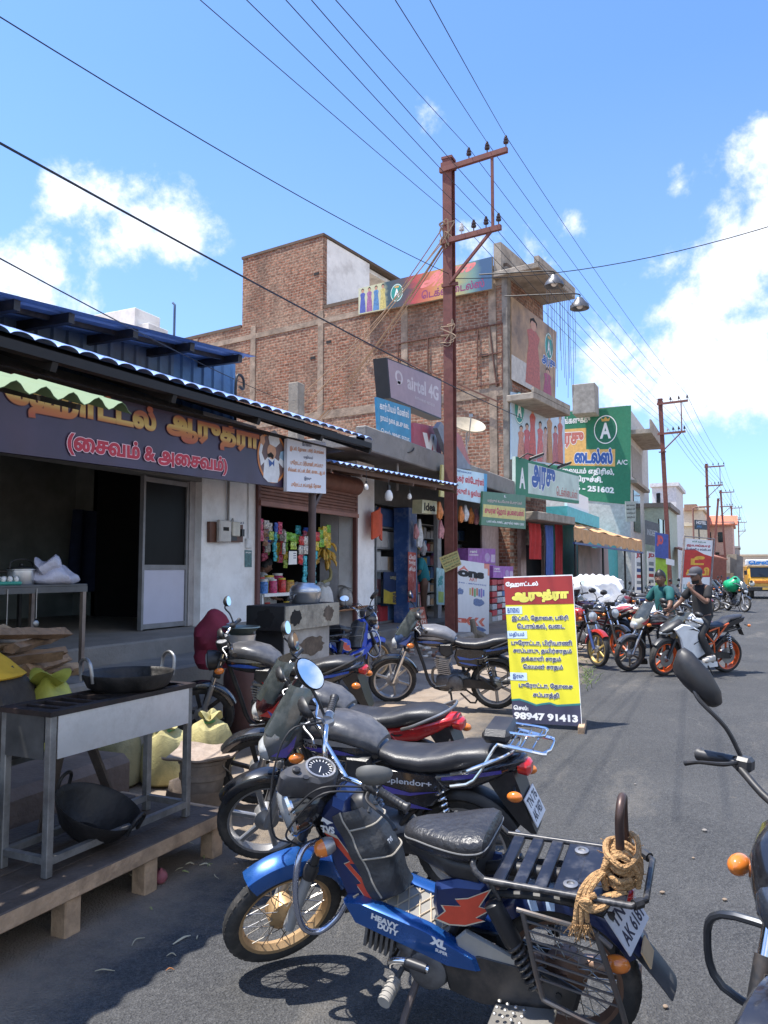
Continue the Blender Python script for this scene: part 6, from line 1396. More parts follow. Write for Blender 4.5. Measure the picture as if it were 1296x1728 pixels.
 for s in(-1,1): m.tube([(.4,s*.09,.7),(.05,s*.115,.71),(-.28,s*.09,.75)],.014,8); m.tube([(.36,s*.07,.4),(.08,s*.11,.7)],.013,8)
 P('frame',m,g('frame',BLACKM))
 m=N()
 for s in(-1,1): m.bar((.38,s*.075,.33),(0,s*.1,R),.025,.045,.006); m.cyl((0,s*.075,R),(0,s*.13,R),.014,8)
 m.cyl((.38,-.09,.33),(.38,.09,.33),.02,10); P('swingarm',m,BLACKM)
 for s in(-1,1):
  m=N(); a, b2=V((.0,s*.125,R+.03)), V((.1,s*.125,.69)); m.cyl(a,a.lerp(b2,.45),.022,10); m.cyl(a,b2,.008,8); sh_=P('shock_absorber',m,BLACKM); m=N(); spring(m,a.lerp(b2,.3),a.lerp(b2,.95),.026,8 if D else 5,.006); P('spring',m,CHROME if D else SILV,sh_)
 m=N(); m.loft([(.30,.33,.07,.08,.08),(.36,.33,.11,.115,.11,3),(.5,.32,.125,.12,.12,3),(.64,.31,.11,.11,.10,3),(.70,.31,.06,.06,.06)],14)
 for s in(-1,1): m.lathe([(0,.155),(.06,.155),(.09,.14),(.1,.11),(.1,.06)],(.45,0,.32),'Y',18)if s>0 else m.lathe([(.11,-.06),(.11,-.11),(.1,-.14),(.06,-.155),(0,-.155)],(.48,0,.32),'Y',18)
 eng=P('engine',m,g('engine',ENG))
 m=N()
 for k in range(8): z=.42+k*.024; m.box((.585+k*.006,0,z),(.17,.19-.004*k,.011),Matrix.Rotation(R_(-8),3,'Y'))
 m.box((.6,0,.5),(.12,.13,.2),Matrix.Rotation(R_(-8),3,'Y')); m.box((.63,0,.625),(.14,.15,.05),Matrix.Rotation(R_(-8),3,'Y'),.015); P('cylinder',m,g('cyl',SILV),eng)
 m=N(); m.tube([(.68,-.03,.47),(.76,-.06,.42),(.76,-.1,.26),(.62,-.13,.19),(.35,-.15,.2)],.018,10,smooth=4); m.tube([(.36,-.15,.2),(.3,-.16,.22),(-.3,-.18,.3),(-.34,-.18,.3)],[.02,.042,.046,.03],14); P('exhaust',m,g('exm',STEELG))
 m=N(); m.prism([(.46,.27),(.44,.36),(.3,.38),(.0,.35),(-.06,.3),(.0,.25),(.3,.27)],.085,.115,.01); P('chain_case',m,BLACKM)
 for s in(-1,1): m=N(); m.cyl((.50,s*.1,.26),(.50,s*.25,.25),.018,8); P('footrest',m,BLACKP)
 m=N(); m.tube([(.56,.14,.3),(.64,.16,.29),(.68,.2,.3)],.008,6); P('gear_lever',m,STEELG)
 m=N(); m.tube([(.52,.1,.22),(.48,.2,.09),(.45,.27,-.045)],.012,8); m.bar((.47,.26,-.045),(.42,.28,-.045),.05,.01); P('side_stand',m,BLACKM)
 m=N(); m.tube([(.4,.1,.2),(.28,.13,.1),(.22,.13,.1),(.22,-.13,.1),(.28,-.13,.1),(.4,-.1,.2)],.011,8); P('centre_stand',m,BLACKM)
 if not sport:
  m=N(); m.loft([(.95,.86,.045,.03,.05),(.925,.865,.085,.07,.10,2.6),(.85,.87,.125,.098,.13,2.6),(.72,.868,.142,.102,.145,2.7),(.58,.85,.135,.085,.13,2.6),(.48,.82,.105,.055,.09),(.43,.80,.07,.03,.05)],22)
 else:
  m=N(); m.loft([(.98,.86,.06,.03,.05),(.92,.89,.12,.08,.1),(.8,.90,.155,.10,.14),(.66,.87,.145,.09,.13),(.54,.80,.09,.05,.08),(.5,.78,.05,.03,.04)],20)
 tk=P('fuel_tank',m,g('tankm',PT))
 m=N(); m.lathe([(.05,0),(.05,.012),(.035,.018),(0,.018)],(.73,0,.966 if not sport else .99),'Z',16); P('fuel_cap',m,CHROME,tk)
 if not sport:
  for s in(1,-1):
   q=sideq(.48,.93,.76,.93,.1,s); m=N()
   def onT(x,z,dy=.004):
    for(a,b2)in zip(((.925,.865,.085,.07,.10),(.85,.87,.125,.098,.13),(.72,.868,.142,.102,.145),(.58,.85,.135,.085,.13)),((.85,.87,.125,.098,.13),(.72,.868,.142,.102,.145),(.58,.85,.135,.085,.13),(.48,.82,.105,.055,.09))):
     if b2[0]<=x<=a[0]:
      f=(a[0]-x)/(a[0]-b2[0]); zc, hw, hu, hd=[a[i]*(1-f)+b2[i]*f for i in range(1,5)]
      t=min(.97,abs(z-zc)/(hu if z>zc else hd)); return(x,s*(hw*(1-t**2.6)**(1/2.6)+dy),z)
    return(x,s*.1,z)
   for zA, zB, c0 in((.80,.775,0),(.85,.835,1))if g('stripe',True)else():
    m2=N(); m2.grid(lambda u,v:onT(.91-.42*u,zA-.02*u+(v-.5)*.034*sin(pi*min(1,u*1.1+.05))+.02*sin(u*3)),14,3); P('tank_stripe',m2,PA if c0==0 else g('accent2',SILV),tk)
   if g('tanktext'):
    vs, fs, bb=letters(g('tanktext'),.03); m2=N(); k=.035/(bb[3]-bb[2])
    m2.add([onT(.90-(x-bb[0])*k if s>0 else .8+(x-bb[0])*k,.815+(y-bb[2])*k,.006)for x,y in vs],fs); P('lettering',m2,g('textm',SILV),tk,smooth=False)
 zs=.79 if not sport else .80
 if not sport:
  st_=[(.475,zs+.02,.07,.02,.03),(.44,zs+.012,.10,.035,.05),(.34,zs-.008,.125,.04,.055,2.8),(.2,zs-.012,.138,.045,.055,3),(.08,zs+.004,.138,.055,.055,3),(-.02,zs+.03,.13,.06,.06,3),(-.18,zs+.045,.125,.058,.06,3),(-.3,zs+.05,.105,.045,.05,2.8),(-.36,zs+.055,.07,.02,.03)]
 else:
  st_=[(.54,.78,.06,.02,.03),(.46,.78,.11,.03,.04),(.25,.79,.14,.04,.05),(.12,.83,.12,.05,.06),(.05,.90,.1,.03,.05),(-.2,.93,.1,.03,.03),(-.34,.95,.05,.02,.02)]
 m=N(); m.loft(st_,20); se=P('seat',m,seatm)
 if not sport:
  for s in(1,-1):
   m=N(); m.prism([(.43,.745),(.1,.735),(.04,.66),(.14,.56),(.3,.5),(.42,.53),(.46,.64)],s*.085,s*.125,.016); sp=P('side_panel',m,g('panelm',PT))
   q=sideq(.08,.44,.52,.73,.1275,s); m=N(); q.poly(m,[(.05,.62),(.5,.5),(.98,.62),(.5,.42),(.15,.42)],.002); q.poly(m,[(.1,.3),(.5,.22),(.85,.12),(.5,.1),(.2,.2)],.002); P('stripe',m,PA,sp,smooth=False)
   if g('paneltext'):
    m=N(); q.text(None,g('paneltext'),SILV,.12 if s>0 else .1,.85,.66,.86,l=.004,bold=.02,mb=m,shear=.3*.1 if s<0 else .03); P('lettering',m,mat('silver lettering',(.6,.6,.62),.35),sp,smooth=False)
  m=N(); m.loft([(.2,.69,.12,.05,.07,3),(-.1,.735,.13,.05,.075,3),(-.3,.79,.112,.045,.06,3),(-.44,.82,.07,.03,.04),(-.47,.825,.04,.02,.02)],16); tl=P('tail_panel',m,g('tailm',PT))
  for s in(1,-1):
   q=sideq(-.36,.1,.70,.82,.128,s); m=N(); q.poly(m,[(0.05,.1),(.5,.35),(.95,.7),(.95,.85),(.5,.55),(.05,.25)]if s>0 else[(.05,.7),(.5,.35),(.95,.1),(.95,.25),(.5,.55),(.05,.85)],.002); P('stripe',m,PA,tl,smooth=False)
  m=N(); m.loft([(-.43,.80,.075,.03,.05),(-.49,.79,.065,.03,.05),(-.51,.785,.04,.02,.03)],14); P('tail_light',m,REDL)
  m=N(); m.warp=False; fender(m,(0,R),R+.045,35,150,.075,.04,18); m.warp=True; m.add(*_flap()); P('rear_fender',m,BLACKP)
  for s in(-1,1): indicator(r,(-.30,s*.08,.70),(-.03,s*.12,-.01),T,.9)
  if g('plate'): pl=plate(r,T@V((-.385,0,.58)),(-1,0,.45),(.45,0,1),.2,.15,g('plate'))
  m=N(); m.tube([(.02,.13,.755),(-.12,.165,.80),(-.36,.14,.88),(-.42,.05,.895),(-.42,-.05,.895),(-.36,-.14,.88),(-.12,-.165,.80),(.02,-.13,.755)],.011,8,smooth=4); P('grab_rail',m,g('railm',BLACKM))
 else:
  PW=g('fairm',WHITEP)
  for s in(1,-1):
   m=N(); m.prism([(1.24,.78),(1.08,.86),(.92,.84),(.70,.74),(.58,.62),(.62,.50),(.60,.36),(.76,.28),(.98,.32),(1.06,.48),(1.12,.64)],s*.13,s*.185,.02); sp=P('side_fairing',m,PW)
   m=N(); m.prism([(.96,.30),(.72,.27),(.30,.22),(.28,.14),(.6,.11),(.86,.16)],s*.1,s*.15,.015); P('belly_fairing',m,PW)
   q=sideq(.64,1.12,.34,.84,.187,s); m=N(); q.poly(m,[(.3,.86),(.5,.9),(.75,.82),(.74,.79),(.5,.85)]if s>0 else[(.7,.86),(.5,.9),(.25,.82),(.26,.79),(.5,.85)],.002); q.poly(m,[(.55,.40),(.9,.56),(.91,.54),(.57,.37)]if s>0 else[(.45,.40),(.1,.56),(.09,.54),(.43,.37)],.002); P('fairing_vent',m,BLACKP,sp,smooth=False)
   m=N()
   for a, b2 in(((.62,.74),(.38,.52)),((.62,.74),(.6,.5)),((.6,.5),(.38,.52)),((.38,.52),(.36,.36)),((.5,.72),(.1,.84)),((.38,.54),(.14,.82)),((.3,.77),(.3,.62))): m.tube([(a[0],s*.12,a[1]),(b2[0],s*.12,b2[1])],.014,8)
   P('trellis_frame',m,g('rim',BLACKM))
   m=N(); m.prism([(.5,.78),(.2,.82),(-.1,.90),(-.34,.94),(-.3,.87),(.1,.76),(.42,.70)],s*.06,s*.11,.012); P('tail_panel',m,g('tailm',PT))
   indicator(r,(-.3,s*.06,.80),(-.02,s*.1,0),T,.8)
  m=N(); m.box((-.34,0,.90),(.05,.1,.03),None,.01); P('tail_light',m,REDL)
  m=N(); m.bar((-.22,0,.86),(-.42,0,.62),.1,.02,.005); fender(m,(0,R),R+.02,60,120,.07,.03,10); P('rear_fender',m,BLACKP)
 wheel(r,'rear_wheel',(0,R),R,.09 if not sport else .14,style,rim,T,sport,D,.08)
 if g('tankcover'):
  m=N(); q_=[(.90,.90,.085,.075,.02),(.85,.905,.128,.082,.03,3),(.72,.905,.15,.085,.035,3),(.58,.885,.146,.075,.045,3),(.48,.85,.115,.05,.06,3),(.45,.835,.10,.03,.05)]
  m.loft(q_,22); o2=P('tank_cover',m,g('coverm',mat('grey vinyl tank cover',(.075,.075,.08),.3,var=.3,scale=5,bump=.3,bscale=9,dirt=(.22,.21,.2),dirt_amt=.5,dirt_scale=5)))
  for s in(-1,1): m=N(); m.prism([(.62,.8),(.48,.8),(.46,.68),(.54,.63),(.64,.7)],s*.1,s*.16,.02); P('cover_pocket',m,SEATV,o2)
 if g('carrier'):
  m=N()
  for s in(-1,1): m.tube([(.02,s*.15,.70),(-.15,s*.16,.75),(-.3,s*.13,.92),(-.36,s*.12,.93),(-.62,s*.11,.90),(-.64,s*.09,.90)],.011,8,smooth=3)
  for x in(-.4,-.48,-.56): m.tube([(x,-.12,.927),(x,.12,.927)],.008,8)
  m.tube([(-.36,.12,.93),(-.62,.11,.90),(-.66,.06,.90),(-.66,-.06,.90),(-.62,-.11,.90),(-.36,-.12,.93)],.011,8); m.tube([(-.37,.07,.98),(-.6,.06,.97),(-.62,0,.97),(-.6,-.06,.97),(-.37,-.07,.98)],.008,8,smooth=3); P('carrier',m,CHROME)
 if g('backrest'):
  m=N(); m.loft([(-.10,.965,.05,.02,.02),(-.115,.97,.13,.035,.05,3),(-.26,.975,.135,.04,.045,3),(-.33,.97,.12,.03,.04,3),(-.345,.97,.06,.015,.02)],18)if False else m.box((-.3,0,.965),(.2,.25,.075),None,.028); P('backrest_pad',m,seatm)
 if g('guard'):
  m=N(); m.tube([(.93,.05,.62),(.93,.26,.60),(.9,.31,.5),(.87,.27,.36),(.82,.05,.3),(.82,-.05,.3),(.87,-.27,.36),(.9,-.31,.5),(.93,-.26,.60),(.93,-.05,.62)],.0125,8,smooth=4); P('crash_guard',m,g('guardm',CHROME))
 if g('sariguard'):
  m=N(); m.tube([(.18,.15,.62),(-.22,.17,.66),(-.24,.17,.34),(-.05,.17,.28),(.16,.15,.42),(.18,.15,.62)],.008,6)
  for k in range(5): z=.36+k*.06; m.tube([(.15-.01*k,.16,z+.04),(-.23,.17,z)],.004,5)
  P('sari_guard',m,BLACKM)
 return r
def _flap():
 o=[(-.20,.74),(-.40,.78),(-.44,.70),(-.50,.55),(-.54,.46),(-.53,.44),(-.42,.50),(-.33,.60)]; n=len(o)
 vs=[(x,s*(.085-.02*(z<.55)),z)for s in(-1,1)for x,z in o]
 return vs, [tuple(range(n)),tuple(n+k for k in range(n))[::-1]]+[(k,n+k,n+(k+1)%n,(k+1)%n)for k in range(n)]
def heading(a,b2): return atan2(b2[1]-a[1],b2[0]-a[0])
def put(front,rear):
 f, b2=V(front), V(rear); mid=(f+b2)/2; return(mid.x,mid.y,mid.z), atan2(f.y-b2.y,f.x-b2.x)
l, h=put((-2.385,3.62,.005),(-1.265,3.66,.005))
motorcycle('black motorcycle with purple stripes, bag on its tank and chrome rear carrier, second from front',l,h,-9,36,.89,(.014,.014,.018),(.07,.055,.30),None,dict(tanktext='Hero',paneltext='Splendor+',tankcover=True,carrier=True,backrest=True,plate=('TN 76','AK 7457'),rim=SILV,railm=CHROME,cowlm=paint('nose grey',(.12,.125,.13)),stripe=True,mirror_size=1.1,guard=False,fender=paint('black gloss',(.012,.012,.014))))
l, h=put((-2.98,4.42,.02),(-1.86,4.44,.005))
motorcycle('red and black motorcycle with red tail panel and smoked screen, third in the row',l,h,-9,30,.89,(.02,.02,.022),(.45,.02,.02),None,dict(tailm=paint('red',(.52,.02,.02)),panelm=paint('red',(.52,.02,.02)),tankcover=True,cowlm=paint('dark maroon nose',(.05,.012,.014)),stripe=True,railm=STEELG,rim=BLACKM,mirror_size=1.05,plate=('TN 76','AB 5541')))
l, h=put((-4.38,5.62,.06),(-3.24,5.80,.03))
motorcycle('dusty black and blue motorcycle with grey tank cover behind the steel stove',l,h,-10,25,.95,(.016,.016,.02),(.03,.1,.5),None,dict(tankcover=True,head='round',rim=BLACKM,engine=ENGB,mirror_size=1.0))
l, h=put((-3.78,8.32,.06),(-2.62,8.5,.01))
motorcycle('black motorcycle with blue stripes and leg guard beside the yellow menu board',l,h,-9,22,.95,(.014,.014,.016),(.03,.11,.42),None,dict(tankcover=True,rim=SILV,cowlm=paint('blue black nose',(.03,.06,.14)),stripe=True,wheels='alloy',fork=CHROME,fender=paint('black gloss',(.012,.012,.014)),sariguard=True,mirrors=True,coverm=mat('light grey tank cover',(.15,.15,.16),.45,var=.25,scale=6,bump=.4,bscale=14)))
MB_BLUE=mat('moped blue metallic',(.012,.085,.30),.26,.45,var=.14,scale=6,coat=.6,dirt=(.06,.09,.16),dirt_amt=.35,dirt_scale=6)
MB_DARK=mat('moped deep blue',(.010,.024,.10),.28,.3,var=.2,scale=5,coat=.5,dirt=(.07,.08,.1),dirt_amt=.35,dirt_scale=6)
FLAME=mat('flame red decal',(.58,.07,.035),.35); FLAMEO=mat('flame pale edge',(.55,.48,.36),.4)
DEC=mat('white decal',(.72,.72,.72),.4)
def moped(label,loc,head,lean,steer,sc,hero=True,blue=None,dark=None):
 r=thing('moped',label,'moped',loc,(R_(lean),0,head)); r.scale=(sc,sc,sc)
 blue=blue or MB_BLUE; dark=dark or MB_DARK
 WB, R=1.215, .27; T=Matrix.Translation((-WB/2,0,0)); M=T@steer_m((.93,0,.86),R_(25.8),R_(steer))
 def P(nm,mb,mm,par=None,**k): return part(nm,mb,mm,par or r,**k)
 def N(st=False): m=MB(); m.M=M if st else T; return m
 wheel(r,'front_wheel',(WB,R),R,.07,'wire',DUSTRIM,M,drum=.075)
 wheel(r,'rear_wheel',(0,R),R,.075,'wire',mat('rusty rim',(.22,.13,.09),.5,.6,var=.3,dirt=(.12,.07,.05)),T,drum=.08)
 for s in(-1,1):
  m=N(1); m.cyl((WB+.005,s*.07,R-.01),(1.09,s*.07,.53),.026,12,.023); f=P('fork_leg',m,mat('fork grey',(.36,.37,.38),.45,.4,dirt=(.25,.2,.15)))
  m=N(1); m.cyl((1.095,s*.07,.52),(.935,s*.07,.85),.02,12); m.tube([(1.1,s*.07,.505),(1.085,s*.07,.54),(1.07,s*.07,.57)],[.03,.032,.026],12); P('fork_boot',m,BLACKP,f)
 m=N(1); m.box((1.0,0,.72),(.06,.2,.03),Matrix.Rotation(R_(-25),3,'Y'),.008); m.box((.945,0,.84),(.06,.19,.03),Matrix.Rotation(R_(-25),3,'Y'),.008); m.cyl((.985,0,.74),(.93,0,.87),.03,12); P('steering_head',m,BLACKM)
 m=N(1); fender(m,(WB,R),R+.04,66,172,.062,.05,26,taper=.82); fd=P('front_fender',m,blue)
 m=N(1)
 for s in(-1,1): m.tube([(WB,s*.075,R),(WB-.16,s*.066,R+.24)],.005,6)
 P('fender_stay',m,BLACKM,fd)
 m=N(1); fender(m,(WB,R),R+.045,160,205,.055,.03,8); P('mud_flap',m,BLACKP,fd)
 hb=[(.76,.345,1.0),(.83,.24,1.02),(.90,.11,1.0),(.93,.05,.90),(.935,0,.875),(.93,-.05,.90),(.90,-.11,1.0),(.83,-.24,1.02),(.76,-.345,1.0)]
 m=N(1); m.tube(hb,.0115,10,smooth=6); m.tube([(.895,-.12,1.0),(.895,.12,1.0)],.009,8); h_=P('handlebar',m,CHROME)
 for s in(-1,1):
  a, b2=V((.752,s*.358,.997)), V((.815,s*.255,1.018))
  m=N(1); m.tube([a,a.lerp(b2,.05),a.lerp(b2,.12),b2,b2+(b2-a)*.05],[.021,.022,.0175,.017,.021],14)
  for k in range(6): q=a.lerp(b2,.2+k*.13); m.tube([q,q+(b2-a)*.03],.0188,12)
  P('grip',m,BLACKP,h_)
  m=N(1); m.tube([b2+(b2-a)*.12,b2+(b2-a)*.5],.023,12); m.box(b2+V((.03,-s*.05,.0)),(.05,.045,.04),None,.01); P('switch_block',m,SILV if s<0 else BLACKP,h_)
  m=N(1); m.tube([b2+V((.035,-s*.03,0)),b2+V((.06,s*.01,-.005)),a+V((.085,-s*.0,-.01)),a+V((.08,s*.05,-.015))],[.008,.008,.007,.011],8,smooth=5,flat=.7); P('lever',m,CHROME if s<0 else BLACKM,h_)
 mirror(r,(.865,-.31,1.205),M,1.12,[V((.845,-.245,1.02)),V((.86,-.25,1.1)),V((.875,-.29,1.16))],R_(-62),tilt=R_(80),pitch=R_(38))
 mirror(r,(.85,.27,1.145),M,.95,[V((.83,.23,1.03)),V((.84,.24,1.08)),V((.85,.26,1.13))],R_(60),m_=mat('dusty mirror shell',(.10,.10,.095),.6,dirt=(.3,.28,.25)))
 m=N(1); m.lathe([(0,-.13),(.045,-.12),(.085,-.065),(.102,.0),(.104,.035)],(1.085,.0,.845),'X',26); hl=P('headlight',m,mat('black gloss lamp',(.018,.018,.02),.16,coat=.6,dirt=(.12,.11,.1),dirt_amt=.25))
 m=N(1); m.lathe([(.106,.03),(.11,.04),(.102,.052),(.096,.044)],(1.085,.0,.845),'X',26); P('lamp_ring',m,CHROME,hl); m=N(1); m.lathe([(.098,.042),(.07,.062),(0,.07)],(1.085,.0,.845),'X',26); P('lens',m,LENS,hl)
 Mi=M@Matrix.Translation((1.0,0,.965))@Matrix.Rotation(R_(-18),4,'Y')@Matrix.Scale(1.25,4)
 m=MB(); m.M=Mi
 n=30; o=[]
 for k in range(n):
  a=2*pi*k/n; o.append((.062*cos(a)+(.055 if cos(a)>0 else-.02)*(1-abs(sin(a))**3),.058*sin(a)*(1 if cos(a)<.2 else .82)))
 m.prism(o,-.05,.03,.012,'Z'); ip=P('instrument',m,mat('instrument grey plastic',(.045,.045,.05),.45,dirt=(.15,.14,.13)))
 m=MB(); m.M=Mi; m.lathe([(.05,.03),(.05,.036),(.043,.036),(.042,.0305)],(-.02,0,0),'Z',24); P('dial_ring',m,SILV,ip)
 m=MB(); m.M=Mi; m.lathe([(.042,.0312),(0,.0312)],(-.02,0,0),'Z',24); dl=P('dial',m,mat('speedo face',(.02,.02,.022),.2),ip)
 m=MB(); m.M=Mi
 for k in range(15):
  a=R_(-40+k*260/14)+pi/2+.6; d=V((cos(a),sin(a),0)); m.box(V((-.02,0,.0316))+d*.034,(.009,.0022,.0006),a)
 m.box((-.015,.008,.032),(.03,.0025,.0006),1.0); P('dial_marks',m,DEC,dl)
 m=MB(); m.M=Mi; m.lathe([(.013,.03),(.013,.04),(.008,.044),(0,.044)],(.065,.0,0),'Z',14); m.lathe([(.01,.03),(.01,.034),(0,.034)],(.045,.035,0),'Z',12); P('key_switch',m,BLACKP,ip)
 for s in(-1,1):
  p=V((1.03,s*.06,.75)); m=N(1); m.tube([p,p+V((.0,s*.075,.0))],.008,8); o_=P('indicator',m,CHROME); m=N(1); m.lathe([(0,-.035),(.026,-.03),(.036,-.005),(.036,.012)],p+V((.0,s*.105,0)),'X',16); P('lens_back',m,SILV,o_); m=N(1); m.lathe([(.036,.012),(.032,.035),(.018,.05),(0,.054)],p+V((.0,s*.105,0)),'X',16); P('lens',m,ORANGEL,o_)
 m=N(1)
 for a, b2 in(((.86,.2,1.02),(1.08,.03,.72)),((.86,.22,1.01),(1.1,.05,.66)),((.86,-.22,1.01),(1.13,-.05,.6))):
  a, b2=V(a), V(b2); m.tube([a,a+V((.16,-.03 if a.y>0 else .03,.05)),(a+b2)/2+V((.14,0,.1)),b2+V((.06,0,.1)),b2],.0042,6,smooth=6)
 P('control_cable',m,CABLE)
 bodyp=[(.945,.80),(.885,.865),(.835,.85),(.70,.50),(.70,.415),(.82,.40),(.91,.58)]
 m=N(); m.prism(bodyp,-.098,.098,.028); fb=P('front_body',m,dark)
 q=sideq(.69,.95,.40,.86,.099); m=N()
 fl=[(.02,.68),(.30,.60),(.24,.52),(.52,.45),(.46,.36),(.72,.30),(.66,.18),(.92,.12),(.86,.04),(.70,.06),(.56,.12),(.58,.22),(.40,.24),(.40,.34),(.24,.36),(.20,.50),(.06,.56)]
 def big(pts,k): cx=sum(p[0]for p in pts)/len(pts); cy=sum(p[1]for p in pts)/len(pts); return[(cx+(a-cx)*k,cy+(b2-cy)*k)for a,b2 in pts]
 if hero:
  fm=[(.10,.70),(.34,.66),(.62,.46),(.50,.45),(.80,.28),(.92,.12),(.72,.18),(.60,.27),(.68,.29),(.42,.44),(.52,.47),(.30,.60)]
  m=N(); q.poly(m,[(a,b2)for a,b2 in big(fm,1.12)],.0015); P('flame_edge',m,FLAMEO,fb,smooth=False); m=N(); q.poly(m,fm,.003); P('flame_decal',m,FLAME,fb,smooth=False)
  m=N(); q.text(None,'TVS',DEC,.05,.29,.70,.765,l=.003,bold=.06,mb=m); P('lettering',m,DEC,fb,smooth=False)
  m=N(); q.poly(m,[(.06,.80),(.1,.84),(.18,.82),(.28,.80),(.22,.79),(.17,.775),(.12,.80)],.003); P('horse_emblem',m,DEC,fb,smooth=False)
 Mc=T@Matrix.Translation((.80,0,.80))@Matrix.Rotation(R_(-64),4,'Y')
 m=MB(); m.M=Mc; m.lathe([(.055,-.01),(.055,.03),(.046,.044),(.02,.05),(0,.05)],(0,0,0),'Z',22)
 for k in range(3): a=k*2.09; m.box((.035*cos(a),.035*sin(a),.046),(.03,.016,.014),a,.004)
 P('fuel_cap',m,BLACKP,fb)
 def bag_pt(u,v):
  y=(u-.5)*.21; e=1-abs(2*u-1)**4
  x=.815-.155*v; z=.80-.33*v; off=.045*e*(.5+.6*sin(pi*min(1,v*1.1)))+.035
  return(x-off*.87+.06*(1-e),y+.006*sin(v*17),z+off*.45-.0)
 BAG=mat('black vinyl bag',(.034,.035,.038),.42,var=.3,scale=7,bump=.45,bscale=16,dirt=(.12,.12,.12),dirt_amt=.45,dirt_scale=5)
 m=N(); m.grid(bag_pt,16,14,thick=(.035,0,-.02)); bg=P('utility_bag',m,BAG)
 if hero:
  PIP=mat('tan piping',(.33,.30,.25),.7)
  for pts in([(.0,.22+.0),(1,.22)],[(0,.0),(0,1.0)],[(1,.0),(1,1.0)],[(0,.55),(.25,.60),(.75,.60),(1,.55)]):
   ln=[]
   for(a,b2)in zip(pts,pts[1:]): ln+=[V(bag_pt(a[0]+(b2[0]-a[0])*k/10,a[1]+(b2[1]-a[1])*k/10))+V((-.002,0,.002))for k in range(11)]
   m=N(); m.tube(ln,.004,6); P('piping',m,PIP,bg)
  vs, fs, bb=letters('TVS',.05); k=.14/(bb[1]-bb[0]); m=N(); m.add([V(bag_pt(.68-(x-bb[0])*k*1.2,.48-(y-bb[2])*k*.8))+V((-.004,0,.003))for x,y in vs],fs); P('lettering',m,DEC,bg,smooth=False)
 for s in(1,-1):
  m=N(); m.prism([(.84,.475),(.77,.485),(.48,.425),(.30,.345),(.285,.30),(.40,.295),(.55,.325),(.80,.40)],s*.085,s*.15,.014); rl=P('floor_rail',m,blue)
  if hero:
   c, sn=cos(R_(14)), sin(R_(14))
   def rp(x,z,dy=.0025): return(x,s*(.15+dy),z)
   def rtxt(t,x0,z0,h,w,mm,b2=.06,it=.25):
    vs, fs, bb=letters(t,b2); kx=w/(bb[1]-bb[0]); kz=h/(bb[3]-bb[2]); m=N(); L=[]
    for x, y in vs:
     uu=(x-bb[0])*kx+it*(y-bb[2])*kz; vv=(y-bb[2])*kz
     X=x0-(uu*c-0*vv)if s>0 else x0-w+uu*c; L.append(rp(X,z0+vv-uu*sn*.95 if s>0 else z0+vv-(w-uu)*sn))
    m.add(L,fs); P('lettering',m,mm,rl,smooth=False)
   rtxt('HEAVY',.715,.430,.026,.115,DEC); rtxt('DUTY',.69,.397,.026,.088,DEC); rtxt('XL',.475,.378,.035,.065,DEC,.08); rtxt('SUPER',.455,.352,.014,.05,DEC,.04)
 def mat_pt(u,v): x=.80-.37*u; return V((x,(v-.5)*.25,.478-.085*u-.02*u*u+.006))
 m=N(); m.grid(mat_pt,10,4,thick=(0,0,-.02)); fm_=P('floor_mat',m,mat('grey rubber mat',(.28,.265,.235),.7,var=.2,dirt=(.4,.34,.27),dirt_amt=.5))
 if hero:
  m=N()
  for k in range(-4,9):
   for s in(1,-1):
    ln=[mat_pt(u_,v_)+V((0,0,.003))for u_,v_ in((k*.125+.25*(t/6)*1.0*s+(0 if s>0 else .25),t/6)for t in range(7))if 0<=u_<=1]
    if len(ln)>1: m.tube(ln,.003,5)
  P('mat_ribs',m,mat('sandy ribs',(.52,.42,.30),.8),fm_)
 m=N(); m.loft([(.60,.735,.035,.02,.03),(.585,.738,.06,.032,.05),(.53,.742,.085,.04,.06,2.6),(.44,.745,.118,.042,.065,2.8),(.34,.755,.15,.048,.065,3),(.28,.765,.152,.05,.06,3),(.25,.77,.14,.04,.05,2.8),(.238,.77,.10,.02,.03)],24); se=P('seat',m,mat('cracked seat vinyl',(.026,.026,.029),.36,var=.2,bump=.3,bscale=45,dirt=(.07,.07,.07),dirt_amt=.35,dirt_scale=10))
 m=N(); m.tube([(.6,0,.735)]+[(x,s*w,z)for s in(1,)for x,w,z in((.585,.061,.737),(.53,.086,.74),(.44,.119,.742),(.34,.151,.75),(.28,.153,.758),(.25,.141,.765),(.238,.1,.768))]+[(.236,0,.77)]+[(x,-w,z)for x,w,z in((.238,.1,.768),(.25,.141,.765),(.28,.153,.758),(.34,.151,.75),(.44,.119,.742),(.53,.086,.74),(.585,.061,.737))]+[(.6,0,.735)],.003,5,smooth=3); P('seat_piping',m,mat('grey piping',(.2,.2,.2),.5),se)
 m=N(); m.loft([(.575,.68,.04,.03,.03),(.5,.67,.07,.045,.04,3),(.38,.66,.115,.05,.06,3),(.28,.665,.125,.05,.06,3)],16); P('seat_skirt',m,BLACKP,se)
 for s in(1,-1):
  m=N(); m.prism([(.45,.60),(.36,.63),(.25,.63),(.225,.56),(.28,.46),(.40,.435),(.455,.47),(.465,.52)],s*.075,s*.135,.022); sp=P('side_panel',m,dark)
  if hero:
   q=sideq(.225,.465,.43,.63,.1365,s); fm=[(.08,.22),(.25,.40),(.2,.50),(.5,.55),(.42,.66),(.62,.72),(.97,.95),(.78,.60),(.95,.58),(.72,.38),(.85,.36),(.55,.2),(.3,.16)]
   if s<0: fm=[(1-a,b2)for a,b2 in fm]
   m=N(); q.poly(m,big(fm,1.1),.0015); P('flame_edge',m,FLAMEO,sp,smooth=False); m=N(); q.poly(m,fm,.003); P('flame_decal',m,FLAME,sp,smooth=False)
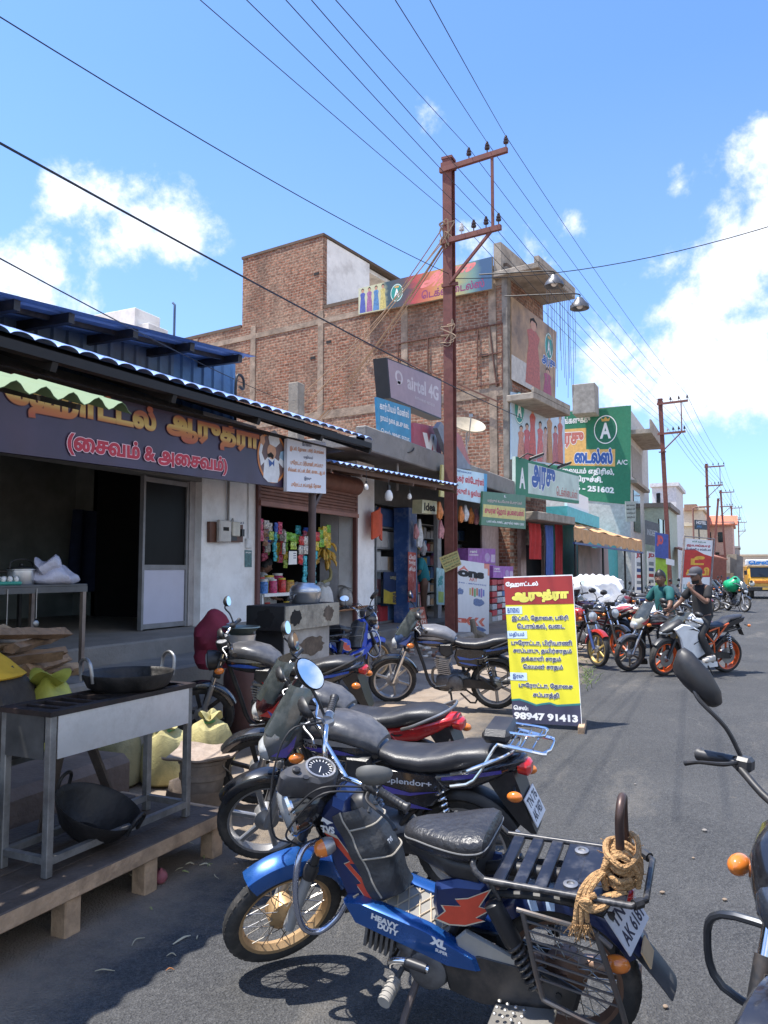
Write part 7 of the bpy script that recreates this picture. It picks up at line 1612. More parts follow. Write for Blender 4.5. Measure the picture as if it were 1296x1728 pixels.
 m=N(); m.tube([(.93,0,.80),(.80,0,.5),(.68,0,.36),(.45,0,.33),(.35,0,.45),(.3,0,.62),(.0,0,.64)],.026,10,smooth=3)
 for s in(-1,1): m.tube([(.42,s*.06,.36),(.30,s*.1,.56),(.02,s*.115,.62),(-.2,s*.1,.58)],.014,8,smooth=3); m.bar((.42,s*.07,.3),(0,s*.095,R),.022,.04,.005)
 m.cyl((0,-.14,R),(0,.14,R),.012,8); P('frame',m,BLACKM)
 m=N(); m.loft([(.36,.25,.06,.06,.06),(.40,.25,.1,.09,.08,3),(.52,.245,.115,.10,.09,3),(.62,.25,.1,.09,.08,3),(.66,.255,.06,.06,.05)],14); m.lathe([(0,.15),(.05,.15),(.075,.135),(.085,.1)],(.50,0,.25),'Y',18); en=P('engine',m,ENG)
 m=N()
 for k in range(6): m.box((.67+k*.022,0,.285+k*.006),(.012,.15,.13),Matrix.Rotation(R_(-12),3,'Y'))
 m.box((.72,0,.295),(.12,.1,.09),Matrix.Rotation(R_(-12),3,'Y'),.01); P('cylinder',m,ENG,en)
 m=N(); m.cyl((.63,.11,.285),(.63,.19,.285),.014,10); m.tube([(.63,.185,.28),(.615,.2,.31),(.55,.205,.325),(.46,.21,.315)],.0125,10,smooth=4); kp=P('kick_pedal',m,CHROME); m=N(); m.tube([(.555,.205,.324),(.47,.21,.316)],.018,10); P('pedal_rubber',m,BLACKP,kp)
 m=N(); m.cyl((.62,.1,.21),(.63,.24,.185),.011,8); o_=P('footrest',m,STEELG); m=N(); m.tube([(.625,.16,.2),(.632,.26,.18)],[.022,.026],12)
 for k in range(5): m.tube([(.6255+.0015*k,.165+.02*k,.199-.004*k),(.626+.0015*k,.172+.02*k,.198-.004*k)],.028,12)
 P('footrest_rubber',m,mat('dusty rubber',(.3,.28,.25),.8),o_)
 m=N(); m.tube([(.55,.1,.2),(.58,.2,.09),(.60,.27,-.055)],.014,8); m.bar((.58,.265,-.055),(.64,.275,-.055),.05,.012); P('side_stand',m,mat('stand brown grey',(.1,.08,.075),.7))
 m=N(); m.prism([(.42,.19),(.44,.29),(.30,.36),(.05,.345),(-.08,.29),(-.06,.22),(.05,.19),(.3,.16)],.1,.135,.014); P('chain_case',m,mat('oily black case',(.03,.028,.027),.35,var=.4,scale=5,dirt=(.15,.11,.08),dirt_amt=.5,dirt_scale=5))
 m=N(); m.prism([(.38,.40),(.34,.44),(.12,.36),(.1,.27),(.36,.28)],.108,.13,.008); P('heel_plate',m,mat('dull aluminium plate',(.45,.44,.41),.5,.6,dirt=(.14,.11,.09),dirt_amt=.5))
 m=N(); m.prism([(.24,.215),(.04,.175),(-.0,.19),(.05,.235),(.22,.265)],.15,.255,.006)if False else m.box((.12,.2,.20),(.23,.12,.012),Matrix.Rotation(R_(8),3,'Y'),.004)
 for k in range(7):
  for j in range(3): m.ball((.03+k*.03,.165+j*.033,.2095+(.12-.03-k*.03)*-.14+.0),(.008,.008,.005),8,5)
 P('pillion_footplate',m,mat('worn alloy footplate',(.45,.43,.4),.38,.85,dirt=(.25,.2,.16)))
 m=N(); m.tube([(.72,-.04,.24),(.7,-.1,.18),(.5,-.13,.16)],.014,8,smooth=4); m.tube([(.5,-.13,.16),(.42,-.14,.165),(-.2,-.15,.22),(-.25,-.15,.22)],[.018,.036,.04,.025],12); P('exhaust',m,RUSTC)
 for s in(1,-1):
  m=N(); a, b2=V((.06,s*.165,R+.02)), V((.22,s*.16,.60)); m.cyl(a,b2,.009,8); m.tube([a.lerp(b2,.5),a.lerp(b2,.55),a.lerp(b2,.97),b2],[.026,.034,.034,.02],14); sa=P('shock_absorber',m,mat('shock black',(.02,.02,.022),.35)); m=N(); spring(m,a.lerp(b2,.08),a.lerp(b2,.56),.027,7,.007); P('spring',m,BLACKM,sa)
 m=N(); fender(m,(0,R),R+.055,38,150,.075,.05,24); rf_=P('rear_fender',m,dark)
 m=N(); m.grid(lambda u,v:(-.262-.125*u+.01*(2*v-1)**2,(v-.5)*(.15-.01*u),.455-.12*u-.03*u*u-.012*(2*v-1)**2),8,8,thick=(.006,0,.002)); P('mud_flap',m,mat('scuffed black flap',(.04,.042,.046),.45,var=.3,dirt=(.14,.13,.12),dirt_amt=.5),rf_)
 m=N()
 for x0 in(.10,.03):
  a0=math.degrees(math.acos(x0/(R+.06))); fender(m,(0,R),R+.0575,a0-3,a0+3,.077,.05,4)
 P('fender_stripe',m,mat('pale blue stripe',(.42,.55,.75),.35),rf_)
 m=N(); m.loft([(-.17,.62,.05,.03,.03),(-.23,.615,.045,.025,.03),(-.255,.61,.025,.015,.02)],12); P('tail_light',m,REDL)
 for s in(-1,1): indicator(r,(-.2,s*.07,.44),(-.01,s*.09,0),T,1.0)
 if hero: plate(r,T@V((-.235,.03,.545)),(-.8,.25,.5),(.5,0,.8),.20,.15,('TN 76','AK 6181')); m=N(); m.box((-.30,.06,.45),(.006,.10,.06),Matrix.Rotation(.5,3,'Y')); P('plate_sticker',m,mat('tan sticker',(.5,.34,.18),.6))
 z=.68
 m=N(); m.tube([(.24,.17,z),(-.27,.175,z),(-.31,.13,z),(-.31,-.13,z),(-.27,-.175,z),(.24,-.17,z)],.0115,10); m.tube([(.24,-.17,z),(.275,-.165,z+.03),(.285,-.12,z+.055),(.285,.12,z+.055),(.275,.165,z+.03),(.24,.17,z)],.0115,10,smooth=3)
 m.tube([(.22,.17,z),(.19,.16,z-.07),(.2,.14,z-.1)],.008,6); m.tube([(-.2,.17,z),(-.16,.12,z-.08)],.008,6); m.tube([(-.2,-.17,z),(-.16,-.12,z-.08)],.008,6); ca=P('carrier',m,mat('chipped black carrier',(.03,.03,.033),.35,.2,dirt=(.3,.28,.26),dirt_amt=.45,dirt_scale=20))
 for x in(.19,.115,.04):
  m=N(); m.bb((x-.022,-.165,z-.02),(x+.022,.165,z+.004),.003)
  P('carrier_slat',m,mat('navy black slat',(.018,.02,.03),.3,.2,var=.3,dirt=(.22,.21,.2),dirt_amt=.35,dirt_scale=12),ca)
 m=N(); m.bb((-.25,-.163,z-.012),(-.005,.163,z+.004),.004); m.bb((-.17,-.07,z+.003),(-.08,.1,z+.008),.003); pl_=P('carrier_plate',m,MATS['navy black slat'],ca)
 for x, y in((-.06,-.11),(-.06,.12)): m=N(); m.lathe([(.026,.0),(.026,.006),(.014,.008),(.012,.003),(0,.003)],(x,y,z+.004),'Z',16); P('rivet',m,STEELG,pl_)
 m=N(); m.tube([(-.225,.06,z),(-.225,.06,z+.2),(-.228,.045,z+.262),(-.23,0,z+.285),(-.228,-.045,z+.262),(-.225,-.06,z+.2),(-.225,-.06,z)],.0155,12,smooth=5); P('carrier_hoop',m,mat('brown bare steel',(.075,.05,.045),.4,.5,dirt=(.16,.09,.06),dirt_amt=.5),ca)
 for s in(-1,1): m=N(); m.tube([(-.275,s*.168,z),(-.298,s*.145,z)],.018,8); P('rubber_stop',m,BLACKP,ca)
 m=N(); m.tube([(.12,.185,.60),(-.14,.19,.575),(-.2,.19,.53)],.009,8); m.tube([(.10,.185,.60),(.05,.195,.33),(.01,.2,.285),(-.19,.2,.235),(-.235,.2,.27),(-.15,.19,.575)],.0105,8,smooth=4)
 for k in range(7): f=.12+k*.115; m.tube([V((.10,.187,.60)).lerp(V((.045,.196,.31)),f),V((-.152,.19,.575)).lerp(V((-.232,.2,.27)),f)],.0045,6)
 P('side_guard',m,mat('guard dark steel',(.13,.12,.115),.4,.6,dirt=(.2,.11,.07),dirt_amt=.5,dirt_scale=15))
 for s in(1,-1): m=N(); m.tube([(.945,s*.05,.67),(.985,s*.15,.68),(1.0,s*.2,.62),(1.01,s*.215,.48),(1.0,s*.19,.36),(.96,s*.14,.32),(.90,s*.1,.36),(.86,s*.08,.42)],.0125,10,smooth=5); P('leg_guard',m,mat('blue tinted chrome',(.40,.44,.56),.2,.9,dirt=(.15,.16,.2),dirt_amt=.4))
 return r
l, h=put((-1.70,2.73,.006),(-.60,2.75,.006))
moped('blue moped with flame decals, gold dusty spoked wheels and rope on its carrier, nearest bike',l,h,-10,53,.91)
ROPE=mat('jute rope',(.46,.27,.12),.95,var=.35,scale=60,bump=.9,bscale=120)
def rope():
 mo=bpy.data.objects['moped']; bpy.context.view_layer.update(); W=Matrix.Translation(V(mo.location))@mo.rotation_euler.to_matrix().to_4x4()@Matrix.Scale(.91,4)@Matrix.Translation((-1.215/2,0,0))
 m=MB(); m.M=W; random.seed(2); c=V((-.225,0,.685)); tr=lambda pts: pts
 def strand(pts,r=.011):
  m.tube(pts,r,8,smooth=5)
  for k in range(2):
   pass
 for k in range(6):
  a0=random.uniform(0,6); rr=.042+.006*(k%3)
  strand([c+V((rr*cos(a0+t*pi/5),.02+(rr+.045)*sin(a0+t*pi/5),.012+.018*k+.012*sin(a0+t)+random.uniform(-.006,.006)))for t in range(11)])
 for k in range(4): strand([c+V((.045,.11-.03*k,-.01)),c+V((.055,.10-.03*k,.06)),c+V((-.0,.10-.03*k,.12)),c+V((-.05,.08-.03*k,.07)),c+V((-.055,.07-.03*k,.0))])
 for k in range(3): strand([c+V((.03,.08,.06)),c+V((.06+.012*k,.12,.05)),c+V((.09+.014*k,.17,.02)),c+V((.10+.016*k,.195,-.03)),c+V((.10+.02*k,.195+.008*k,-.075-.012*k))],.009)
 for k in range(3): strand([c+V((-.02,.11,.0)),c+V((.02+.02*k,.15,-.01)),c+V((.05+.02*k,.19,-.02)),c+V((.09,.20,-.03+.015*k)),c+V((.12,.19,-.01)),c+V((.07,.18,.015))],.010)
 for k in range(60):
  e=c+V((.10+random.uniform(-.01,.05),.20+random.uniform(-.01,.02),-.08)); m.tube([e,e+V((random.uniform(-.02,.03),random.uniform(-.01,.02),random.uniform(-.06,-.02)))],.0016,4)
 for k in range(90):
  a=random.uniform(0,2*pi); e=c+V((.055*cos(a),.02+.095*sin(a),random.uniform(0,.12))); m.tube([e,e+V((random.uniform(-.03,.03),random.uniform(-.03,.03),random.uniform(-.01,.03)))],.0011,4)
 wsolo('jute_rope',m,ROPE,'coarse tan jute rope coiled and knotted round the hoop of the blue moped carrier','rope')
rope()
pf=thing('platform','low greasy timber platform with pale front board carrying the steel stove','platform',(-2.72,2.3,0))
def wp(o,nm,m,mm,par=None,**k):
 L_=o.location; m.v=[(p[0]-L_.x,p[1]-L_.y,p[2]-L_.z)for p in m.v]; return part(nm,m,mm,par or o,**k)
random.seed(17)
m=MB(); w=.165
for k in range(5): x=-3.52+k*w; m.bb((x,.9,.212),(x+w-.006,3.66-random.uniform(0,.02),.245+random.uniform(-.003,.003)),.004)
wp(pf,'deck',m,WOODD)
m=MB(); m.bb((-2.74,.9,.165),(-2.70,3.68,.243),.006); m.bb((-3.52,3.662,.165),(-2.74,3.70,.24),.006); wp(pf,'front_board',m,WOODL)
for y in(1.6,2.1,2.58,3.07,3.60):
 for x in(-2.76,-3.45): m=MB(); m.bb((x-.045,y-.045,0),(x+.045,y+.045,.165 if x>-3 else .21),.006); wp(pf,'leg',m,WOODL)
sv=thing('stove_frame','welded steel stove frame with stainless skirt standing on the timber platform','stove',(-3.0,3.0,.245))
x0, x1, y0, y1, zb, zt=-3.11, -2.83, 2.53, 3.46, .247, .955
ANG=mat('greasy angle iron',(.30,.295,.285),.45,.7,var=.35,scale=8,dirt=(.08,.06,.05),dirt_amt=.6)
for x in(x0,x1):
 for y in(y0,y1): m=MB(); m.bb((x-.018,y-.018,zb),(x+.018,y+.018,zt),.003); wp(sv,'leg',m,ANG)
m=MB(); m.bar((x0,y0,.315),(x0,y1,.315),.03,.03); m.bar((x1,y0,.315),(x1,y1,.315),.032,.032); m.bar((x0,y0,.318),(x1,y0,.318),.03,.03); m.bar((x0,y1,.318),(x1,y1,.318),.03,.03); m.bar((x0,3.12,.318),(x1,3.12,.318),.03,.03); wp(sv,'lower_rail',m,ANG)
m=MB(); m.bb((x1+.018,y0+.02,.755),(x1+.023,y1-.02,.945)); wp(sv,'front_skirt',m,STAIN)
m=MB(); m.bb((x0+.02,y0-.022,.755),(x1-.02,y0-.018,.945)); m.bb((x0-.02,y0+.02,.755),(x0-.016,y1-.02,.945)); m.bb((x0+.02,y1+.018,.755),(x1-.02,y1+.022,.945)); wp(sv,'side_skirt',m,mat('dark sheet',(.12,.12,.12),.45,.6,var=.4,scale=4))  # end and back skirts coloured darker than the front one
m=MB(); m.bb((x0-.03,y0-.03,.945),(x1+.03,y0+.03,.968)); m.bb((x0-.03,y1-.03,.945),(x1+.03,y1+.03,.968)); m.bb((x0-.03,y0+.03,.945),(x0+.02,y1-.03,.968)); m.bb((x1-.02,y0+.03,.945),(x1+.03,y1-.03,.968)); m.bb((x0,2.92,.945),(x1,2.98,.967)); m.bb((x0+.02,2.62,.948),(x1-.02,2.65,.964)); m.bb((x0+.02,2.72,.948),(x1-.02,2.75,.964)); m.bb((x0+.02,2.82,.948),(x1-.02,2.84,.964)); wp(sv,'top_frame',m,mat('burnt top',(.035,.028,.026),.5,.5,var=.5,dirt=(.12,.06,.05),dirt_amt=.4))
for y in(2.75,3.22):
 m=MB(); m.lathe([(.04,.80),(.1,.80),(.105,.83),(.04,.84),(.04,.80)],(-3.0,y,0),'Z',18); m.cyl((-3.0,y,.8),(-3.17,y,.78),.012,8); wp(sv,'burner',m,IRONB)
m=MB(); m.bar((-3.34,2.95,.247),(-3.12,2.9,.9),.05,.02); m.bar((-3.22,3.35,.247),(-3.12,3.0,.78),.05,.02); wp(sv,'brace',m,WOODD)
def kadai(lab,c,rot,r,dpt,hr):
 t=thing('iron_wok',lab,'wok',c,rot,'black iron woks')
 m=MB(); pr=[(0,0),(r*.45,.0),(r*.72,dpt*.3),(r*.93,dpt*.8),(r,dpt)]if dpt>.1 else[(0,0),(r*.74,.0),(r*.88,dpt*.22),(r*.97,dpt*.75),(r,dpt)]; m.lathe(pr+[(r*1.0,dpt+.004),(r*.97,dpt)]+[(a*.97,b2+.008)for a,b2 in pr[::-1][1:]],n=40); part('bowl',m,IRONB,t)
 for s in(-1,1):
  m=MB(); m.tube([(r*.97,s*.0-hr,dpt-.03),(r*1.0,-hr,dpt+.02),(r*1.02,-hr*.8,dpt+hr*1.1),(r*1.02,0,dpt+hr*1.45),(r*1.02,hr*.8,dpt+hr*1.1),(r*1.0,hr,dpt+.02),(r*.97,hr,dpt-.03)],.009,8,smooth=5)
  if s<0: m.v=[(-a,-b2,c2)for a,b2,c2 in m.v]
  part('handle',m,STEELG if dpt<.12 else IRONB,t)
 return t
kadai('wide shallow black iron wok resting on top of the steel stove',(-2.99,3.17,.968),(0,0,R_(72)),.235,.085,.062)
kadai('deep black iron wok lying tilted under the steel stove',(-2.98,2.90,.30),(R_(0),R_(24),R_(15)),.215,.15,.05)
m=MB(); m.bb((-3.42,1.95,.247),(-3.1,2.34,.60),.02); m.bb((-3.44,1.93,.585),(-3.08,2.36,.62),.012); wsolo('black_tin',m,mat('black tin',(.02,.022,.025),.4,var=.4),'square black tin on the platform at the far left','tin')
m=MB(); m.box((-3.86,3.3,.2),(.5,1.25,.42),.05,.05); wsolo('concrete_block',m,mat('dirty brown block',(.16,.115,.09),.9,var=.3,scale=4,bump=.4,dirt=(.07,.05,.04)),'dirty brown masonry block on the ground behind the stove','block')
random.seed(9); m=MB(); m.ball((0,0,.22),(.34,.42,.34),22,14); m.v=[(a*(1+.12*sin(b2*14+c*9)),b2*(1+.1*sin(a*17)),max(0,c*(1+.12*sin(a*11+b2*7))))for a,b2,c in m.v]
solo('covered_heap',m,mat('dark sacking',(.05,.042,.036),.95,var=.4,scale=5,bump=.6,bscale=30),'dark brown heap covered with sacking below the firewood','heap',None,(-4.62,3.55,.36))
m=MB(); m.ball((0,0,.02),(.3,.36,.1),20,10); m.v=[(a,b2,max(0,c*(1+.5*sin(a*16+b2*9))))for a,b2,c in m.v]; solo('yellow_cloth',m,mat('saffron cloth',(.62,.36,.02),.8,var=.2),'crumpled saffron and green cloth lying on the dark heap','cloth',None,(-4.66,3.5,.88))
random.seed(23); BARK=mat('split firewood',(.30,.19,.115),.9,var=.4,scale=6,bump=.6,bscale=22,dirt=(.10,.065,.045),dirt_amt=.6,dirt_scale=5); SPLIT=mat('pale split wood',(.48,.33,.20),.85,var=.25,scale=7,bump=.3,dirt=(.25,.16,.1),dirt_amt=.4)
zl=.66
for lay in range(6):
 for j in range(5-lay//2):
  m=MB(); L=random.uniform(.5,.95); k=random.choice((3,4,4,5)); rr=[random.uniform(.03,.085)for _ in range(k)]; n=8; vs=[]; fs=[]
  for i in range(n+1):
   for q in range(k): a=2*pi*q/k; f=rr[q]*(1+.12*sin(i*1.7+q)); vs.append((f*cos(a)*1.15,(i/n-.5)*L+(.03*sin(q*3)if i in(0,n)else 0),f*sin(a)*.62))
  for i in range(n):
   for q in range(k): fs.append((i*k+q,i*k+(q+1)%k,(i+1)*k+(q+1)%k,(i+1)*k+q))
  fs+=[tuple(range(k))[::-1],tuple(n*k+q for q in range(k))]; m.add(vs,fs)
  solo('firewood_log',m,BARK if random.random()<.6 else SPLIT,'split firewood log in the stack below the serving table','firewood','firewood logs stacked by the steps',(-5.36+j*.13+random.uniform(-.03,.03)+lay*.03,4.15+random.uniform(-.25,.25),zl+.04+lay*.082),(random.uniform(-.08,.08),random.uniform(-.3,.3),random.uniform(-.5,.5)),smooth=False)
YSACK=mat('yellow printed sack',(.44,.39,.18),.8,var=.35,scale=5,bump=.25,bscale=90,dirt=(.17,.2,.1),dirt_amt=.55,dirt_scale=4)
LSACK=mat('lime plastic sack',(.36,.36,.06),.5,var=.25,scale=5,bump=.25,bscale=24)
MSACK=mat('mouldy grey sack',(.24,.23,.14),.85,var=.4,scale=5,bump=.4,bscale=60,dirt=(.12,.12,.06),dirt_amt=.6)
SM='sacks behind the stove'
t=sack('grain_sack',-3.88,4.5,.05,.17,.16,.43,YSACK,'yellow sack with green tied neck and faint print, middle one behind the stove',.35,SM,3)
sack('grain_sack',-4.15,4.3,.05,.17,.18,.52,MSACK,'grey green mouldy sack left of the yellow one behind the stove',.4,SM,8)
sack('grain_sack',-3.82,4.95,.05,.17,.17,.42,YSACK,'yellow sack at the right behind the dirty bucket',.35,SM,13)
sack('lime_sack',-4.45,3.95,.36,.17,.2,.5,LSACK,'bright lime yellow plastic sack on the step behind the stove',.55,SM,5,.1)
sack('lime_sack',-4.15,3.95,.0,.15,.16,.36,LSACK,'low lime plastic sack leaning beside the masonry block',.5,SM,6,.1)
for o in[k for k in bpy.data.objects if k.name.startswith('grain_sack')]:
 m=MB(); zz=max(v.co.z for v in o.data.vertices)*.82; m.tube([(.062*cos(a),.06*sin(a),zz+.006*sin(3*a))for a in[k*pi/6 for k in range(13)]],.011,6); part('neck_tie',m,mat('green tie',(.08,.22,.08),.8),o)
PLB=mat('dirty beige plastic',(.26,.205,.16),.7,var=.3,scale=6,bump=.2,dirt=(.13,.09,.065),dirt_amt=.7,dirt_scale=4)
bx, by=-3.27, 4.16
t=thing('plastic_basin','broken grey beige plastic basin holding the dirty bucket','basin',(bx,by,.02)); m=MB(); n=40; vs=[]; fs=[]; random.seed(1)
prof=[(.17,0),(.235,.17),(.245,.18),(.24,.165),(.165,.012)]
for i in range(n):
 a=2*pi*i/n; cut=.45 if 3.4<a<4.2 or .6<a<1.0 else 1
 for r_, h_ in prof: vs.append((r_*cos(a),r_*sin(a),h_*cut))
for i in range(n):
 for k in range(4): j=(i+1)%n; fs.append((i*5+k,j*5+k,j*5+k+1,i*5+k+1))
m.add(vs,fs); part('wall',m,PLB,t)
t=thing('bucket','dirty beige plastic bucket with ribbed rim standing in a broken basin','bucket',(bx,by,.04)); m=MB(); m.lathe([(0,0),(.115,0),(.14,.2),(.15,.205),(.15,.235),(.142,.24),(.148,.30),(.158,.305),(.158,.325),(.146,.325),(.12,.02),(0,.02)],n=32); part('body',m,PLB,t)
m=MB(); m.tube([(.158,0,.29),(.14,.12,.2),(.0,.175,.16),(-.14,.12,.2),(-.158,0,.29)],.004,6,smooth=5); part('handle',m,STEELG,t)
m=MB(); m.grid(lambda u,v:((u-.5)*.44,(v-.5)*.36,.012*sin(u*9)+.03*(abs(2*v-1)**6)+.02*abs(2*u-1)**8),14,12,thick=(0,0,-.012)); solo('tray',m,mat('crusted tray',(.34,.27,.22),.9,var=.3,scale=8,bump=.4,dirt=(.12,.08,.06),dirt_amt=.6,dirt_scale=6),'crusted rectangular tray lying on top of the dirty bucket','tray',None,(bx+.02,by-.01,.385),(.06,-.04,.35))
tx0, tx1, ty1=-6.05, -5.36, onx(148,985,-5.36).y; tz=onx(148,985,-5.36).z
tb=thing('serving_table','grey steel serving table on the ledge in front of the dark eatery opening','table',(tx1,ty1-.8,.66))
m=MB(); m.bb((tx0,ty1-2.4,tz-.02),(tx1,ty1,tz),.004); m.bb((tx1-.03,ty1-2.4,tz-.07),(tx1,ty1,tz-.02)); wp(tb,'tabletop',m,mat('dark table steel',(.10,.10,.10),.55,.3,dirt=(.05,.045,.04)))
for x, y in((tx1-.02,ty1-.03),(tx0+.03,ty1-.03),(tx1-.02,ty1-1.7),(tx0+.03,ty1-1.7)): m=MB(); m.bb((x-.018,y-.018,.655 if x>-5.7 else .85),(x+.018,y+.018,tz-.02)); wp(tb,'leg',m,mat('rust streaked leg',(.25,.2,.17),.6,.5,dirt=(.14,.08,.05)))
for k in range(5): y=ty1-.55-k*.28; m=MB(); m.tube([(tx1+.005,y,tz-.03),(tx1+.005,y,tz-.28-.08*(k%2))],.005,5); m.ball((tx1+.005,y,tz-.32-.08*(k%2)),(.012,.03,.03)); wsolo('ladle',m,STEELG,'thin steel ladle hanging from the serving table edge','ladle','ladles hanging from the serving table')
pp=onx(35,982,-5.55); t=thing('cooking_pot','small aluminium cooking pot with lid and wire handle on the serving table','pot',(-5.55,pp.y,tz))
m=MB(); m.lathe([(0,0),(.1,0),(.105,.01),(.105,.12),(.115,.125),(.115,.13),(.1,.13),(0,.128)],n=28); part('body',m,ALUM,t); m=MB(); m.lathe([(.112,.131),(.11,.14),(.03,.155),(0,.155)],n=24); m.ball((0,0,.165),(.018,.018,.014)); part('lid',m,mat('dark lid',(.05,.05,.05),.4,.6),t); m=MB(); m.tube([(0,-.11,.12),(0,-.1,.19),(0,0,.215),(0,.1,.19),(0,.11,.12)],.006,6,smooth=4); part('handle',m,BLACKM,t)
for k in range(2):
 c=onx(20+12*k,985,-5.42); t=thing('egg_tray',('green egg tray with white eggs at the front of the serving table' if k==0 else 'second egg tray with white eggs behind the first on the table'),'egg tray',(-5.48-.16*k,onx(22,985,-5.45).y-.1+.02*k,tz),0,'egg trays')
 m=MB(); m.bb((-.07,-.16,0),(.07,.16,.03),.01); part('tray',m,mat('green egg tray',(.05,.3,.22),.7),t)
 for i in range(5):
  for j in range(2): m=MB(); m.ball((-.035+.07*j,-.125+.062*i,.045),(.021,.021,.028),12,8); part('egg',m,mat('egg white',(.75,.73,.70),.5,var=.04),t)
c=onx(92,980,-5.5); random.seed(5); m=MB(); m.ball((0,0,.06),(.16,.24,.09),26,14); m.ball((.02,-.1,.15),(.1,.13,.09),18,10); m.v=[(a*(1+.13*sin(b2*30+c_*21)),b2*(1+.1*sin(c_*36+a*20)),max(0,c_*(1+.2*sin(a*28+b2*17))))for a,b2,c_ in m.v]
solo('plastic_bag',m,mat('thin white plastic bag',(.42,.42,.50),.3,var=.15,bump=.6,bscale=20),'crumpled translucent white plastic bag on the serving table','plastic bag',None,(-5.5,c.y,tz))
m=MB(); c=onx(150,930,-9.6); m.grid(lambda u,v:c+V((.06*sin(u*12),(u-.5)*(.7+.2*(1-v)),(v-.5)*1.3)),16,10,thick=(.05,0,0)); wsolo('hanging_shirt',m,mat('navy shirt',(.02,.03,.07),.9),'dark navy shirt hanging on the back wall inside the eatery','shirt')
for k in range(2):
 t=thing('dining_table','dark dining table inside the eatery, %s one'%('nearer','deeper')[k],'table',(-8.3-k*1.0,6.1-k*.3,.85)); m=MB(); m.bb((-.35,-.6,.70),(.35,.6,.74),.01); part('tabletop',m,mat('dark laminate',(.05,.045,.04),.4),t)
 for sx in(-.3,.3):
  for sy in(-.52,.52): m=MB(); m.bb((sx-.02,sy-.02,0),(sx+.02,sy+.02,.70)); part('leg',m,BLACKM,t)
gc=thing('grill_counter','scorched, shade-toned masonry grill counter with peeling pale side','counter',(-4.45,7.2,.05))
PEEL=mat('peeling pale sheet',(.36,.33,.27),.65,.2,var=.35,scale=3,bump=.3,dirt=(.07,.06,.055),dirt_amt=.85,dirt_scale=2.4)  # pale street side carries its light in the colour, over real peeling
DARKSH=mat('dark sheet metal',(.045,.045,.045),.5,.4,var=.5,scale=3,dirt=(.008,.008,.008),dirt_amt=.8,dirt_scale=3)  # remaining faces have their shade put into the dark colour
cz=1.6-(1022-960)*7.8/1300
m=MB(); m.bb((-4.70,6.64,cz-.26),(-4.23,7.78,cz-.004),.008); top=wp(gc,'hood_box',m,DARKSH)
m=MB(); m.bb((-4.232,6.645,cz-.255),(-4.222,7.775,cz-.006)); wp(gc,'side_sheet',m,PEEL,top)
m=MB(); m.bb((-4.64,6.72,.03),(-4.29,7.66,cz-.26),.01); bd=wp(gc,'body',m,DARKSH); m=MB(); m.bb((-4.292,6.725,.03),(-4.284,7.655,cz-.262)); wp(gc,'side_sheet',m,mat('whitened body sheet',(.33,.32,.31),.7,var=.35,scale=3,dirt=(.1,.09,.08),dirt_amt=.7,dirt_scale=2),bd)  # street side of the body coloured as lit, other faces as shaded
random.seed(15)
def scorch(qd_,u,v,ru,rv,m_,par):
 mb=MB(); qd_.poly(mb,[(u+ru*cos(k*pi/14)*random.uniform(.72,1.08),v+rv*sin(k*pi/14)*random.uniform(.72,1.08))for k in range(28)],.006); wp(gc,'scorch_mark',mb,m_,par,smooth=False)
SC_=mat('scorched patch',(.012,.011,.011),.9); RB_=mat('bared brown patch',(.11,.085,.065),.9,var=.4,scale=12)
q=Quad((-4.222,6.645,cz-.255),(-4.222,7.775,cz-.255),(-4.222,7.775,cz-.006),(-4.222,6.645,cz-.006)); scorch(q,.17,.5,.1,.36,SC_,top); scorch(q,.78,.55,.11,.36,RB_,top)
q=Quad((-4.70,6.64,cz-.26),(-4.23,6.64,cz-.26),(-4.23,6.64,cz-.004),(-4.70,6.64,cz-.004)); scorch(q,.5,.5,.27,.4,SC_,top)
q=Quad((-4.284,6.725,.03),(-4.284,7.655,.03),(-4.284,7.655,cz-.262),(-4.284,6.725,cz-.262)); scorch(q,.6,.8,.3,.12,RB_,bd); scorch(q,.3,.55,.12,.2,mat('flaked pale patch',(.42,.42,.43),.8),bd)
c=onx(518,1022,-4.42); t=thing('steamer','large domed aluminium idli steamer on the grill counter','steamer',(-4.44,c.y,cz)); m=MB(); m.lathe([(0,0),(.15,0),(.16,.02),(.175,.10),(.178,.105),(.178,.125),(.172,.13),(.172,.15),(.15,.185),(.11,.2),(.1,.215),(.085,.215),(.03,.222),(0,.222)],n=40); part('body',m,ALUM,t)
m=MB(); m.tube([(.165,-.035,.09),(.19,-.035,.085),(.195,-.025,.045),(.195,.025,.045),(.19,.035,.085),(.165,.035,.09)],.007,6,smooth=3); m.M=None; m.v=[(a*cos(-1.9)-b2*sin(-1.9),a*sin(-1.9)+b2*cos(-1.9),c_)for a,b2,c_ in m.v]; part('handle',m,STEELG,t)
gx_, gy_=-4.3, 6.0
t=thing('gas_cylinder','dented dark red gas cylinder with steel collar beside the grill counter','gas cylinder',(gx_,gy_,.1)); m=MB(); m.lathe([(0,0),(.12,0),(.13,.03),(.15,.08),(.155,.12),(.155,.50),(.14,.57),(.07,.62),(.03,.63),(.03,.68),(0,.68)],n=28); part('body',m,mat('dark red cylinder',(.10,.045,.04),.6,.2,var=.3,dirt=(.06,.055,.05),dirt_amt=.6),t)
m=MB(); m.lathe([(.1,.6),(.1,.72),(.095,.72),(.095,.6)],n=20); part('collar',m,STEELG,t)
